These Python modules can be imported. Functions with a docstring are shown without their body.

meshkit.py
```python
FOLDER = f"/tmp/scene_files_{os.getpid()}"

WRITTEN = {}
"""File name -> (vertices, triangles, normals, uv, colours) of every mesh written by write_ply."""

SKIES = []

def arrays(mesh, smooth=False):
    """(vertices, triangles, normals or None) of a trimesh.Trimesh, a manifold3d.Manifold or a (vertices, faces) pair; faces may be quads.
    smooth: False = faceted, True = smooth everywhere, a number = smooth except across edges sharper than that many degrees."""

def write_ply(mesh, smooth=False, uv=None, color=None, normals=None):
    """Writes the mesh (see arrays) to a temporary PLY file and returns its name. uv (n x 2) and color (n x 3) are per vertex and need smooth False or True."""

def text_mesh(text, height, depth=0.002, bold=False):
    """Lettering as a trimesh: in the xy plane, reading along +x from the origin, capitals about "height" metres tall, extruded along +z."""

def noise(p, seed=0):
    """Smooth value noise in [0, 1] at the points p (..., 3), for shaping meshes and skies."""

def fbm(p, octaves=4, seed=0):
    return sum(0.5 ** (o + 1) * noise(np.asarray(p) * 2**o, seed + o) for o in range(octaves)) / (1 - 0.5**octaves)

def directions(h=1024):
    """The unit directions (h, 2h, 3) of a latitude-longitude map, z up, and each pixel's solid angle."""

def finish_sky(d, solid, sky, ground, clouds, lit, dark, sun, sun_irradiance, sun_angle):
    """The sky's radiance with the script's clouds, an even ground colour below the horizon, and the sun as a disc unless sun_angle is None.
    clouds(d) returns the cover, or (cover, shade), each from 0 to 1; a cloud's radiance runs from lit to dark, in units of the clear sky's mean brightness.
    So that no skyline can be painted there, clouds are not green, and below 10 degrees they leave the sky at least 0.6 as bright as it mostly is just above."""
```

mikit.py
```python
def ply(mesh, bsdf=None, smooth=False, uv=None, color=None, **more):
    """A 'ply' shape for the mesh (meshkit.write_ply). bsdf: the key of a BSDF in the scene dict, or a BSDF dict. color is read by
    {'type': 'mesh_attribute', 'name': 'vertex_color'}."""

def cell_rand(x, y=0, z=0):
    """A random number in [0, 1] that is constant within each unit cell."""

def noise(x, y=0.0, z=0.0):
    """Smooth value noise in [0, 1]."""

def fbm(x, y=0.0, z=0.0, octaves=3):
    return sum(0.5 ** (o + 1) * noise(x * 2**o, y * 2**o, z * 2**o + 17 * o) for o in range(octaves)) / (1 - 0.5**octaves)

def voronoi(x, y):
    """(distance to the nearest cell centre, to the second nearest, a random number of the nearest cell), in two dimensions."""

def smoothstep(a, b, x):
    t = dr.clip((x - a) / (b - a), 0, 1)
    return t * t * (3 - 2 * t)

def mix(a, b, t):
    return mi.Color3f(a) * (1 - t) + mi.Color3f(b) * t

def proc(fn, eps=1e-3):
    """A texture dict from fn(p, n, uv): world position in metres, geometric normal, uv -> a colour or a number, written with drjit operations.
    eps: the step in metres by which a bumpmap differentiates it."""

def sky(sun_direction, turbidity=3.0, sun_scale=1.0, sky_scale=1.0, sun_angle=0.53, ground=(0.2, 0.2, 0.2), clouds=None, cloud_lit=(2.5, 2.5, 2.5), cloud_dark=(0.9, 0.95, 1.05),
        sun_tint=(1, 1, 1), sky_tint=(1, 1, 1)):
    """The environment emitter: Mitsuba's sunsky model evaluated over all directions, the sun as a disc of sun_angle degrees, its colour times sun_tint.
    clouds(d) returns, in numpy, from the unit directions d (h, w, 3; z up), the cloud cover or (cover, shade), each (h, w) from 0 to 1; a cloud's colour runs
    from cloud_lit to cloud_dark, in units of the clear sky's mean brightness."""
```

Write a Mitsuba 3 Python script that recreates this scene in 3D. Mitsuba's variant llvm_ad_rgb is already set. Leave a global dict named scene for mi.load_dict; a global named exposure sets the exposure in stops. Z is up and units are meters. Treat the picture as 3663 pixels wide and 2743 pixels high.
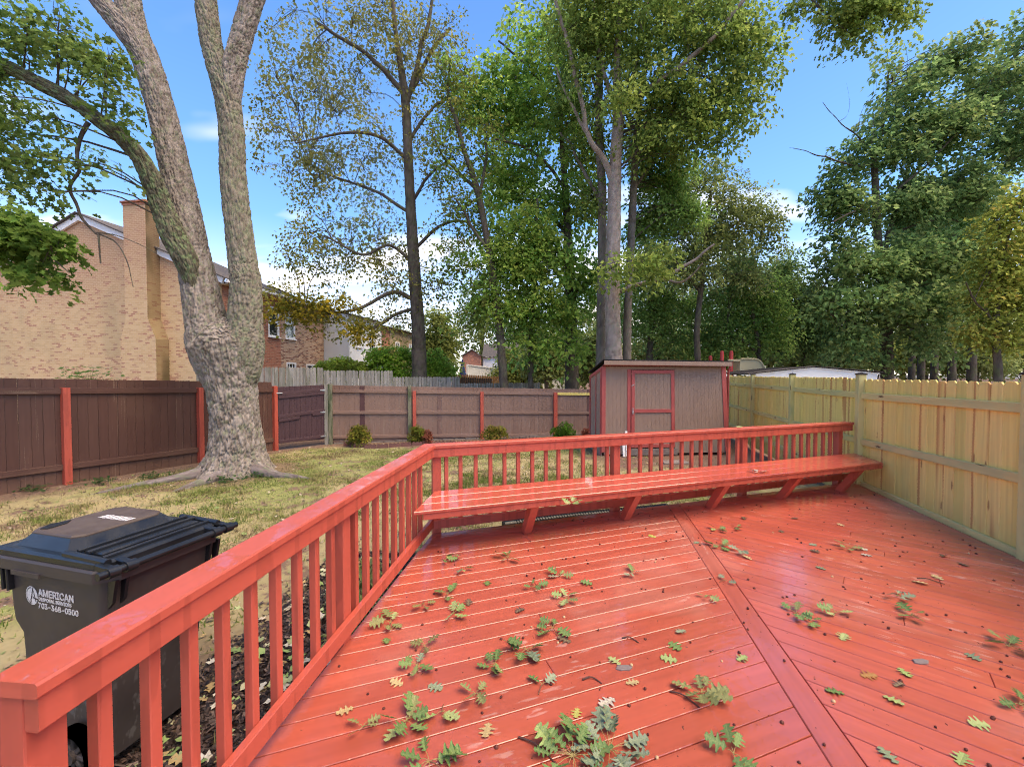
import math, random
import numpy as np
import trimesh
import shapely.geometry as sg
import drjit as dr
import mitsuba as mi
import mikit, meshkit
from mikit import noise, fbm, voronoi, cell_rand, smoothstep, mix, proc

T = mi.ScalarTransform4f
scene, labels = {}, {}
rng = np.random.default_rng(7)

# ------------------------------------------------------------------ camera, sky, exposure
EYE = 1.63                                   # metres above the deck boards (z = 0)
PITCH = math.radians(1.5)
scene['camera'] = {'type': 'perspective', 'fov': 102.1, 'fov_axis': 'x', 'near_clip': 0.05, 'far_clip': 600.0,
                   'principal_point_offset_y': -0.0028,
                   'to_world': T().look_at(origin=[0, 0, EYE], target=[0, math.cos(PITCH), EYE - math.sin(PITCH)], up=[0, 0, 1])}
SUN = np.array([0.42, -0.25, 0.87])


def clouds(d):
    """thin fair-weather wisps that thicken towards the horizon"""
    x, y, z = d[..., 0], d[..., 1], d[..., 2]
    q = np.stack([x / (z + 0.25) * 1.3, y / (z + 0.25) * 3.2, z * 0 + 0.5], -1)
    f = meshkit.fbm(q, 5, 11)
    w = np.clip((f - 0.53) / 0.22, 0, 1) * np.clip((0.62 - z) / 0.35, 0, 1)
    low = np.clip((0.32 - z) / 0.30, 0, 1) ** 1.5 * 0.80
    return np.clip(w * 0.8 + low, 0, 0.97)


scene['sky'] = mikit.sky(SUN.tolist(), turbidity=2.5, sun_scale=0.42, sky_scale=1.0, sun_angle=48.0, clouds=clouds,
                         cloud_lit=(3.1, 2.72, 2.30), cloud_dark=(1.2, 1.25, 1.3), sun_tint=(1.0, 0.92, 0.78), sky_tint=(0.70, 0.84, 0.96))
exposure = 3.25

# ------------------------------------------------------------------ helpers
_used = {}


def K(name, parent=None):
    base = (parent + '__' if parent else '') + name
    n = _used.get(base, 0)
    _used[base] = n + 1
    return base if n == 0 else f'{base}_{n:03d}'


def tag(key, label=None, cat=None, group=None, kind=None):
    d = labels.setdefault(key, {})
    for k, v in (('label', label), ('category', cat), ('group', group), ('kind', kind)):
        if v:
            d[k] = v
    return key


class M:
    """collects faceted pieces with uv and colour"""
    def __init__(self):
        self.v, self.f, self.uv, self.c, self.n = [], [], [], [], 0

    def add(self, v, f, uv=None, c=None):
        v = np.asarray(v, float).reshape(-1, 3)
        f = np.asarray(f, int)
        if f.shape[1] == 4:
            f = np.vstack([f[:, [0, 1, 2]], f[:, [0, 2, 3]]])
        self.v.append(v)
        self.f.append(f + self.n)
        self.uv.append(np.zeros((len(v), 2)) if uv is None else np.asarray(uv, float))
        c = (1, 1, 1) if c is None else c
        self.c.append(np.broadcast_to(np.asarray(c, float), v.shape) if np.ndim(c) < 2 else np.asarray(c, float))
        self.n += len(v)
        return self

    def put(self, key, bsdf, smooth=False, color=False):
        v, f, uv, c = np.vstack(self.v), np.vstack(self.f), np.vstack(self.uv), np.vstack(self.c)
        if smooth not in (False, True):
            scene[key] = mikit.ply(trimesh.Trimesh(v, f, process=False), bsdf, smooth=smooth)
        else:
            scene[key] = mikit.ply((v, f), bsdf, smooth=smooth, uv=uv, color=c if color else None)
        return key


def unit(a):
    a = np.asarray(a, float)
    return a / (np.linalg.norm(a) + 1e-12)


def prism(poly, d, bevel=0.0):
    """convex polygon (n,3) extruded by vector d, with a bevel at the far (d) face; flat shaded (vertices are not shared)"""
    poly = np.asarray(poly, float)
    n = len(poly)
    d = np.asarray(d, float)
    c = poly.mean(0)
    L = np.linalg.norm(d)
    V, Fc = [], []

    def quad(a, b, cc, dd):
        i = len(V)
        V.extend([a, b, cc, dd])
        Fc.extend([[i, i + 1, i + 2], [i, i + 2, i + 3]])

    nrm = np.cross(poly[1] - poly[0], poly[2] - poly[1])
    if nrm @ d < 0:
        poly = poly[::-1]
    rings = [poly]
    if bevel > 0:
        rings.append(poly + d * (1 - bevel / L))
        ins = []
        for i in range(n):
            a, b, e = poly[i - 1], poly[i], poly[(i + 1) % n]
            u1, u2 = unit(b - a), unit(e - b)
            dn = unit(d)
            n1, n2 = np.cross(dn, u1), np.cross(dn, u2)
            m = unit(n1 + n2)
            ins.append(b + m * min(bevel / max(m @ n1, 0.3), 0.4 * max(np.linalg.norm(c - b), 1e-6)))
        rings.append(np.array(ins) + d)
    else:
        rings.append(poly + d)
    for r0, r1 in zip(rings[:-1], rings[1:]):
        for i in range(n):
            j = (i + 1) % n
            quad(r0[i], r0[j], r1[j], r1[i])
    i0 = len(V)
    V.extend(rings[-1])
    Fc.extend([[i0, i0 + i, i0 + i + 1] for i in range(1, n - 1)])
    i0 = len(V)
    V.extend(rings[0])
    Fc.extend([[i0, i0 + i + 1, i0 + i] for i in range(1, n - 1)])
    return np.array(V), np.array(Fc)


_id = [0]


def beam(m, a, b, w, h, up=(0, 0, 1), bevel=0.004, ca=None, cb=None, c=None):
    """a straight timber from a to b, w across (perpendicular to up), h along up; ca/cb: end-cut directions (in the across direction) for mitres.
    uv: u along the timber in metres, v around it plus an id"""
    a, b = np.asarray(a, float), np.asarray(b, float)
    t = unit(b - a)
    s = unit(np.cross(t, up))
    u = np.cross(s, t)
    e = min(bevel, w / 3, h / 3)
    hw, hh = w / 2, h / 2
    sec = [(-hw + e, -hh), (hw - e, -hh), (hw, -hh + e), (hw, hh - e), (hw - e, hh), (-hw + e, hh), (-hw, hh - e), (-hw, -hh + e)] if bevel else [(-hw, -hh), (hw, -hh), (hw, hh), (-hw, hh)]
    sec = np.array(sec)
    n = len(sec)

    def ring(p, cut):
        sh = np.zeros(n)
        if cut is not None:                          # slide each corner along t so that the end face follows the cut direction
            cut = np.asarray(cut, float)
            sh = sec[:, 0] * (cut @ t) / (cut @ s)
        return p + sec[:, :1] * s + sec[:, 1:] * u + sh[:, None] * t

    r0, r1 = ring(a, ca), ring(b, cb)
    L = np.linalg.norm(b - a)
    _id[0] += 1
    vid = 3.0 * _id[0]
    per = np.concatenate([[0], np.cumsum(np.linalg.norm(np.diff(np.vstack([sec, sec[:1]]), axis=0), axis=1))])
    V, Fc, U = [], [], []
    for i in range(n):
        j = (i + 1) % n
        k = len(V)
        V += [r0[i], r1[i], r1[j], r0[j]]
        U += [(0, vid + per[i]), (L, vid + per[i]), (L, vid + per[i + 1]), (0, vid + per[i + 1])]
        Fc += [[k, k + 1, k + 2], [k, k + 2, k + 3]]
    for r, flip in ((r0, 1), (r1, 0)):
        k = len(V)
        V += list(r)
        U += [(sec[i, 0], vid + sec[i, 1]) for i in range(n)]
        Fc += [[k, k + i + 1, k + i] if flip == 0 else [k, k + i, k + i + 1] for i in range(1, n - 1)]
    V, Fc = np.array(V), np.array(Fc)
    # make sure faces look outwards
    cen = (a + b) / 2
    nn = np.cross(V[Fc[:, 1]] - V[Fc[:, 0]], V[Fc[:, 2]] - V[Fc[:, 0]])
    bad = (nn * (V[Fc].mean(1) - cen)).sum(1) < 0
    Fc[bad] = Fc[bad][:, ::-1]
    return m.add(V, Fc, np.array(U), c)


def box(m, lo, hi, c=None, bevel=0.0):
    lo, hi = np.asarray(lo, float), np.asarray(hi, float)
    p = (lo + hi) / 2
    return beam(m, [lo[0], p[1], p[2]], [hi[0], p[1], p[2]], hi[1] - lo[1], hi[2] - lo[2], bevel=bevel, c=c)


def one(name, parent, bsdf, fn, smooth=False, color=False):
    m = M()
    fn(m)
    return m.put(K(name, parent), bsdf, smooth, color)


def catmull(P, n):
    """n points along a Catmull-Rom curve through the rows of P"""
    P = np.asarray(P, float)
    if len(P) == 2:
        t = np.linspace(0, 1, n)[:, None]
        return P[0] * (1 - t) + P[1] * t
    Q = np.vstack([2 * P[0] - P[1], P, 2 * P[-1] - P[-2]])
    t = np.linspace(0, len(P) - 1 - 1e-9, n)
    i = t.astype(int)
    t = (t - i)[:, None]
    a, b, c, d = Q[i], Q[i + 1], Q[i + 2], Q[i + 3]
    return 0.5 * (2 * b + (c - a) * t + (2 * a - 5 * b + 4 * c - d) * t ** 2 + (3 * b - a - 3 * c + d) * t ** 3)


def tube(P, R, sides=8):
    """closed-end tube along points P with radii R; returns (V, F, along, angle)"""
    P, R = np.asarray(P, float), np.broadcast_to(np.asarray(R, float), (len(P),))
    t = np.gradient(P, axis=0)
    t /= np.linalg.norm(t, axis=1, keepdims=True) + 1e-12
    ref = np.array([0, 1.0, 0.1]) if abs(t[len(t) // 2] @ np.array([0, 1.0, 0.1])) < 0.85 else np.array([1.0, 0, 0.1])
    a = np.cross(t, ref)
    a /= np.linalg.norm(a, axis=1, keepdims=True) + 1e-12
    b = np.cross(t, a)
    ang = np.arange(sides) * 2 * np.pi / sides
    V = P[:, None] + R[:, None, None] * (np.cos(ang)[None, :, None] * a[:, None] + np.sin(ang)[None, :, None] * b[:, None])
    n = len(P)
    i, j = np.meshgrid(np.arange(n - 1), np.arange(sides), indexing='ij')
    q = np.stack([i * sides + j, i * sides + (j + 1) % sides, (i + 1) * sides + (j + 1) % sides, (i + 1) * sides + j], -1).reshape(-1, 4)
    F = np.vstack([q[:, [0, 1, 2]], q[:, [0, 2, 3]]])
    V = V.reshape(-1, 3)
    k = len(V)
    V = np.vstack([V, P[:1], P[-1:]])
    j = np.arange(sides)
    F = np.vstack([F, np.stack([(j + 1) % sides, j, j * 0 + k], 1), np.stack([(n - 1) * sides + j, (n - 1) * sides + (j + 1) % sides, j * 0 + k + 1], 1)])
    L = np.concatenate([[0], np.cumsum(np.linalg.norm(np.diff(P, axis=0), axis=1))])
    return V, F, L, ang


def gz(x, y):
    """height of the yard"""
    y = np.asarray(y, float)
    s = np.clip((y - 6.0) / 6.0, 0, 1)
    return -0.28 - 0.12 * s * s * (3 - 2 * s)
# ------------------------------------------------------------------ materials
def rgb(*c):
    return {'type': 'rgb', 'value': list(c)}


def mat(key, col, rough=0.6, spec=0.4, bump=None, bscale=1.0, two=False, eps=2e-3, **more):
    d = {'type': 'principled', 'base_color': col if isinstance(col, dict) else (proc(col) if callable(col) else rgb(*col)),
         'roughness': proc(rough) if callable(rough) else rough, 'specular': spec, **more}
    if bump:
        d = {'type': 'bumpmap', 'scale': bscale, 'arbitrary': proc(bump, eps), 'bsdf': d}
    if two:
        d = {'type': 'twosided', 'bsdf': d}
    scene[key] = d


VC = {'type': 'mesh_attribute', 'name': 'vertex_color'}

# red deck paint, soaked by rain: the film of water is smooth where it stands and rougher where it has drained
def wet(p):
    return smoothstep(0.44, 0.60, fbm(p.x * 2.3 + 3.1, p.y * 2.3, p.z * 2.0, 4))

def c_deck(p, n, uv):
    bid = dr.floor(uv.y / 3.0)
    tone = cell_rand(bid, 3.0) - 0.5
    g = fbm(uv.x * 2.0, uv.y * 26.0, 1.0, 3) - 0.5
    worn = smoothstep(0.56, 0.74, fbm(p.x * 1.7, p.y * 1.7, 4.0, 4))  # worn and scuffed paint; the paler pink also stands in for sky sheen
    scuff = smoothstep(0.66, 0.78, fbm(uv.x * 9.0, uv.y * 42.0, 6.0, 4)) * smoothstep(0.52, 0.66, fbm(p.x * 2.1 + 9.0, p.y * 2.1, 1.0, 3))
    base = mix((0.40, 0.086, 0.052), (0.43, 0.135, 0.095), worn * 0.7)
    base = mix(base, (0.52, 0.27, 0.22), scuff * 0.6)
    return base * (1.0 + 0.18 * tone + 0.32 * g)

def r_deck(p, n, uv):
    return mix((0.21,) * 3, (0.03,) * 3, wet(p)).x + 0.03 * noise(p.x * 90, p.y * 90)

def b_deck(p, n, uv):
    return 0.0005 * fbm(uv.x * 6.0, uv.y * 60.0, 2.0, 3) + 0.0004 * smoothstep(0.45, 0.6, fbm(p.x * 24, p.y * 24, 0.0, 3))
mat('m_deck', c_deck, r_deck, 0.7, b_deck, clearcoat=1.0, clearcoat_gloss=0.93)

def c_rail(p, n, uv):
    bid = dr.floor(uv.y / 3.0)
    tone = cell_rand(bid, 5.0) - 0.5
    g = fbm(uv.x * 2.2, uv.y * 30.0, 1.0, 3) - 0.5
    drip = smoothstep(0.62, 0.70, noise(p.x * 26 + p.y * 26, p.z * 2.5, 3.0)) * 0.16 * smoothstep(0.5, 0.2, dr.abs(n.z))
    return mi.Color3f(0.45, 0.088, 0.056) * (1.0 + 0.08 * tone + 0.14 * g - drip)

def r_rail(p, n, uv):
    up = smoothstep(0.7, 0.95, n.z)
    return mix((0.42,) * 3, mix((0.38,) * 3, (0.09,) * 3, smoothstep(0.42, 0.56, fbm(p.x * 7, p.y * 7, 0, 4))), up).x

def b_rail(p, n, uv):
    up = smoothstep(0.7, 0.95, n.z)
    return 0.0007 * fbm(uv.x * 5.0, uv.y * 50.0, 2.0, 3) + up * 0.0012 * smoothstep(0.45, 0.6, fbm(p.x * 22, p.y * 22, 0, 3))
mat('m_rail', c_rail, r_rail, 0.5, b_rail, clearcoat=0.2, clearcoat_gloss=0.9)
mat('m_post_red', c_rail, 0.5, 0.4)
mat('m_seat', c_rail, lambda p, n, uv: 0.03 + 0.09 * fbm(p.x * 6, p.y * 6, 0, 3), 0.7, None, clearcoat=1.0, clearcoat_gloss=0.97)

# new pine pickets
def c_pine(p, n, uv):
    bid = dr.floor(uv.y / 3.0)
    r1, r2 = cell_rand(bid, 1.0), cell_rand(bid, 2.0)
    base = mix((0.73, 0.57, 0.155), (0.80, 0.61, 0.20), r1)
    base = mix(base, (0.62, 0.53, 0.16), smoothstep(0.6, 0.9, r2) * 0.7)
    w = uv.y - bid * 3.0
    g = fbm(uv.x * 1.3 + r1 * 40, w * 46.0 + 2.5 * noise(uv.x * 1.1, r2 * 50), bid, 4)
    base = base * (0.84 + 0.30 * g)
    streak = smoothstep(0.70, 0.82, noise(w * 16.0 + 0.35 * noise(uv.x * 2, bid) + r2 * 90, uv.x * 0.25, bid)) * smoothstep(0.45, 0.6, r1)
    base = mix(base, (0.46, 0.20, 0.07), streak * 0.75)
    d1, d2, h = voronoi(uv.x * 2.2 + r1 * 31, w * 9.0 + bid * 5)
    knot = smoothstep(0.15, 0.06, d1) * smoothstep(0.90, 0.93, h)
    base = mix(base, (0.28, 0.115, 0.045), knot * 0.75)
    damp = smoothstep(0.35, -0.1, p.z + 0.35 * (fbm(p.x * 2.4, p.y * 2.4, p.z, 3) - 0.5)) * 0.4
    return mix(base, (0.34, 0.27, 0.11), damp)

def b_wood(p, n, uv):
    return 0.0012 * fbm(uv.x * 3.0, uv.y * 55.0, 2.0, 3)
mat('m_pine', c_pine, 0.62, 0.25, b_wood)

def c_treated(p, n, uv):
    bid = dr.floor(uv.y / 3.0)
    r1 = cell_rand(bid, 7.0)
    w = uv.y - bid * 3.0
    ring = dr.sin(60.0 * (w + 0.10 * fbm(uv.x * 1.1 + r1 * 30, w * 6.0, bid, 3)) + 9.0 * noise(uv.x * 0.8, r1 * 70)) * 0.5 + 0.5
    base = mix((0.53, 0.47, 0.185), (0.63, 0.53, 0.21), ring * 0.6 + 0.3 * r1)
    base = mix(base, (0.43, 0.42, 0.19), smoothstep(0.5, 0.75, fbm(uv.x * 2.0, w * 5.0, bid, 3)) * 0.6)
    d1, d2, h = voronoi(uv.x * 1.6 + r1 * 31, w * 7.0 + bid * 5)
    return mix(base, (0.12, 0.07, 0.035), smoothstep(0.12, 0.05, d1) * smoothstep(0.6, 0.7, h))
mat('m_treated', c_treated, 0.62, 0.25, b_wood)

# dark brown fence paint, with bare wood showing along some edges
def c_brown(p, n, uv):
    bid = dr.floor(uv.y / 3.0)
    r1 = cell_rand(bid, 9.0)
    g = fbm(uv.x * 2.0, uv.y * 36.0, 1.0, 3) - 0.5
    base = mix((0.088, 0.040, 0.030), (0.102, 0.049, 0.037), r1) * (1.0 + 0.22 * g)
    base = mix(base, (0.13, 0.07, 0.05), smoothstep(0.55, 0.75, fbm(p.x * 1.6, p.y * 1.6, p.z * 1.6, 3)) * 0.35)
    low = smoothstep(0.15, -0.30, p.z + 0.3 * (fbm(p.x * 3, p.y * 3, p.z * 2, 3) - 0.5))
    base = mix(base, (0.20, 0.115, 0.075), low * 0.45)
    flake = smoothstep(0.86, 0.90, noise(uv.y * 110.0 + bid * 7.7, uv.x * 1.2, bid)) * smoothstep(0.62, 0.72, r1)
    return mix(base, (0.22, 0.15, 0.10), flake * 0.6)
mat('m_brown', c_brown, 0.55, 0.35, b_wood)

def c_brown2(p, n, uv):
    bid = dr.floor(uv.y / 3.0)
    r1 = cell_rand(bid, 9.0)
    g = fbm(uv.x * 2.0, uv.y * 30.0, 1.0, 3) - 0.5
    base = mix((0.225, 0.140, 0.108), (0.25, 0.158, 0.124), r1) * (1.0 + 0.15 * g)
    base = mix(base, (0.095, 0.045, 0.045), smoothstep(0.92, 0.95, r1))
    top = smoothstep(0.95, 1.30, p.z) * 0.5
    base = mix(base, (0.10, 0.045, 0.030), top * smoothstep(0.3, 0.6, noise(p.x * 2.0, p.z, 3.0)))
    bare = smoothstep(0.62, 0.72, fbm(uv.x * 1.5, uv.y * 14.0, 3.0, 3)) * smoothstep(0.5, 0.0, p.z)
    return mix(base, (0.30, 0.22, 0.18), bare * 0.4)
mat('m_brown2', c_brown2, 0.6, 0.3, b_wood)
mat('m_plum', lambda p, n, uv: mix((0.055, 0.026, 0.032), (0.085, 0.045, 0.05), fbm(uv.x * 2, uv.y * 30, 1, 3)), 0.55, 0.35, b_wood)

# weathered grey cedar
def c_grey(p, n, uv):
    bid = dr.floor(uv.y / 3.0)
    r1 = cell_rand(bid, 4.0)
    g = fbm(uv.x * 1.4, uv.y * 44.0, 1.0, 4) - 0.5
    base = mix((0.235, 0.215, 0.185), (0.33, 0.31, 0.275), r1) * (1.0 + 0.7 * g)
    alg = smoothstep(0.5, 0.7, fbm(uv.x * 1.5 + r1 * 9, uv.y * 6, 2.0, 3))
    return mix(base, (0.12, 0.13, 0.085), alg * 0.5)
mat('m_grey', c_grey, 0.85, 0.15, b_wood)
mat('m_mossy', lambda p, n, uv: mix((0.20, 0.19, 0.13), (0.075, 0.095, 0.05), smoothstep(0.35, 0.7, fbm(p.x * 9, p.y * 9, p.z * 3, 3))), 0.85, 0.15, b_wood)
mat('m_darkfence_shade', lambda p, n, uv: mix((0.060, 0.045, 0.036), (0.10, 0.075, 0.06), fbm(uv.x * 2, uv.y * 30, 1, 3)), 0.85, 0.15)

def brickcol(p, u, v):
    """colour of fired brick by brick (courses 68 mm, bricks 205 mm), mortar between; u along the wall, v height"""
    row = dr.floor(v / 0.0677)
    uu = u / 0.2035 + 0.5 * (row - 2.0 * dr.floor(row / 2.0))
    col = dr.floor(uu)
    r1, r2 = cell_rand(col, row, 1.0), cell_rand(col, row, 2.0)
    fu, fv = (uu - col) * 0.2035, v - row * 0.0677
    mortar = dr.maximum(smoothstep(0.014, 0.008, dr.minimum(fu, 0.2035 - fu)), smoothstep(0.014, 0.008, dr.minimum(fv, 0.0677 - fv)))
    return r1, r2, mortar

def c_brick_tan(p, n, uv):
    r1, r2, m = brickcol(p, uv.x, uv.y)
    b = mix((0.57, 0.375, 0.180), (0.65, 0.455, 0.235), r1)
    b = mix(b, (0.44, 0.21, 0.12), smoothstep(0.76, 0.92, r2))
    b = mix(b, (0.42, 0.22, 0.13), smoothstep(3.6, 6.4, p.z + 1.2 * (fbm(p.x * 0.6, p.z * 0.6, 0, 3) - 0.5)) * 0.7)
    b = mix(b, (0.60, 0.46, 0.32), m * 0.6)
    moss = smoothstep(0.55, 0.75, fbm(p.x * 0.7, p.y * 0.7, p.z * 0.35, 4))
    return mix(b, (0.34, 0.27, 0.15), moss * 0.28)
mat('m_brick_tan', c_brick_tan, 0.85, 0.2)

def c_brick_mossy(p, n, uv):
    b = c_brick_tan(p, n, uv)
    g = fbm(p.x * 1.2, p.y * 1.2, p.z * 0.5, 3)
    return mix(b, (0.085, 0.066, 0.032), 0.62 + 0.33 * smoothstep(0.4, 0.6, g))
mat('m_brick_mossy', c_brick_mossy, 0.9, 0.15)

def c_brick_red(p, n, uv):
    r1, r2, m = brickcol(p, uv.x, uv.y)
    b = mix((0.34, 0.115, 0.062), (0.43, 0.165, 0.095), r1)
    b = mix(b, (0.24, 0.09, 0.055), smoothstep(0.75, 0.9, r2))
    return mix(b, (0.42, 0.31, 0.24), m * 0.55)
mat('m_brick_red', c_brick_red, 0.85, 0.2)

def c_brick_buff(p, n, uv):
    r1, r2, m = brickcol(p, uv.x, uv.y)
    b = mix((0.40, 0.235, 0.145), (0.52, 0.33, 0.21), r1)
    b = mix(b, (0.22, 0.09, 0.055), smoothstep(0.55, 0.8, r2))
    return mix(b, (0.50, 0.42, 0.33), m * 0.6)
mat('m_brick_buff', c_brick_buff, 0.85, 0.2)
mat('m_stucco', lambda p, n, uv: mi.Color3f(0.74, 0.74, 0.72) * (0.94 + 0.12 * fbm(p.x * 2, p.y * 2, p.z * 0.7, 3)), 0.8, 0.2)
mat('m_white', lambda p, n, uv: mi.Color3f(0.80, 0.79, 0.77) * (0.92 + 0.12 * fbm(p.x * 4, p.y * 4, p.z * 4, 3)), 0.55, 0.35)
mat('m_tanwall', (0.40, 0.30, 0.18), 0.8, 0.2)
mat('m_shingle', lambda p, n, uv: mi.Color3f(0.085, 0.075, 0.07) * (0.6 + 0.9 * cell_rand(dr.floor(uv.x / 0.17 + 0.5 * dr.floor(uv.y / 0.13)), dr.floor(uv.y / 0.13))), 0.9, 0.15)
mat('m_dark', (0.012, 0.012, 0.013), 0.6, 0.3)
mat('m_curtain', lambda p, n, uv: mi.Color3f(0.30, 0.36, 0.37) * (0.6 + 0.8 * noise(p.x * 14 + p.y * 14, p.z * 0.4)), 0.9, 0.1)
scene['m_glass'] = {'type': 'thindielectric', 'int_ior': 1.5}

# shed siding
def c_shed(p, n, uv):
    g = fbm(uv.x * 40.0, uv.y * 2.5, 1.0, 3)
    s = noise(uv.x * 33.0, uv.y * 1.1, 4.0)
    b = mix((0.265, 0.172, 0.130), (0.32, 0.215, 0.164), g)
    b = mix(b, (0.32, 0.225, 0.16), smoothstep(0.80, 0.92, s) * 0.35)
    low = smoothstep(0.5, -0.2, p.z + 0.25 * (fbm(p.x * 3, p.y * 3, p.z * 3, 3) - 0.5))
    return mix(b, (0.30, 0.25, 0.20), low * 0.45)
mat('m_shed', c_shed, 0.75, 0.2)
mat('m_trim', lambda p, n, uv: mix((0.36, 0.068, 0.060), (0.44, 0.105, 0.09), fbm(p.x * 5, p.y * 5, p.z * 3, 3)), 0.55, 0.35)
mat('m_roofing', (0.025, 0.022, 0.022), 0.9, 0.2)
mat('m_steel', (0.62, 0.62, 0.60), 0.38, 0.5, metallic=0.8)

# plastics
def c_bin(p, n, uv):
    g = fbm(p.x * 9, p.y * 9, p.z * 5, 4)
    scuff = smoothstep(0.60, 0.75, fbm(p.x * 40, p.y * 40, p.z * 14, 3)) * smoothstep(0.45, -0.1, p.z)
    return mix(mix((0.034, 0.026, 0.024), (0.056, 0.044, 0.041), g), (0.14, 0.13, 0.125), scuff * 0.5)
mat('m_bin', c_bin, lambda p, n, uv: 0.40 + 0.2 * noise(p.x * 20, p.y * 20, p.z * 20), 0.5)
mat('m_lid', lambda p, n, uv: mi.Color3f(0.010, 0.011, 0.013) * (0.8 + 0.6 * noise(p.x * 12, p.y * 12)), lambda p, n, uv: 0.16 + 0.35 * fbm(p.x * 14, p.y * 14, 0, 3), 0.6)
mat('m_lid_top', lambda p, n, uv: mix((0.055, 0.036, 0.026), (0.10, 0.072, 0.055), fbm(p.x * 16, p.y * 16, 0, 4)), lambda p, n, uv: 0.22 + 0.5 * fbm(p.x * 11, p.y * 11, 4, 3), 0.5)
mat('m_print', lambda p, n, uv: mi.Color3f(0.66, 0.62, 0.60) * (0.75 + 0.35 * noise(p.x * 160, p.y * 160, p.z * 160)), 0.6, 0.3)
mat('m_rubber', lambda p, n, uv: mix((0.018, 0.016, 0.015), (0.085, 0.065, 0.055), smoothstep(0.4, 0.7, fbm(p.x * 14, p.y * 14, p.z * 14, 3))), 0.7, 0.3)
mat('m_pipe', (0.010, 0.010, 0.011), 0.28, 0.5)
mat('m_navy', (0.020, 0.032, 0.115), 0.8, 0.2)
mat('m_orange_lit', (0.42, 0.20, 0.08), 0.8, 0.2)
mat('m_playtan', (0.50, 0.42, 0.25), 0.5, 0.4)
mat('m_playred', (0.48, 0.045, 0.04), 0.4, 0.5)
mat('m_edging', lambda p, n, uv: mix((0.23, 0.10, 0.085), (0.13, 0.075, 0.07), fbm(p.x * 3, p.y * 3, p.z * 6, 3)), 0.85, 0.2)
mat('m_stone', lambda p, n, uv: mix((0.25, 0.21, 0.19), (0.13, 0.11, 0.10), fbm(p.x * 12, p.y * 12, p.z * 12, 3)), 0.85, 0.2)

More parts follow.
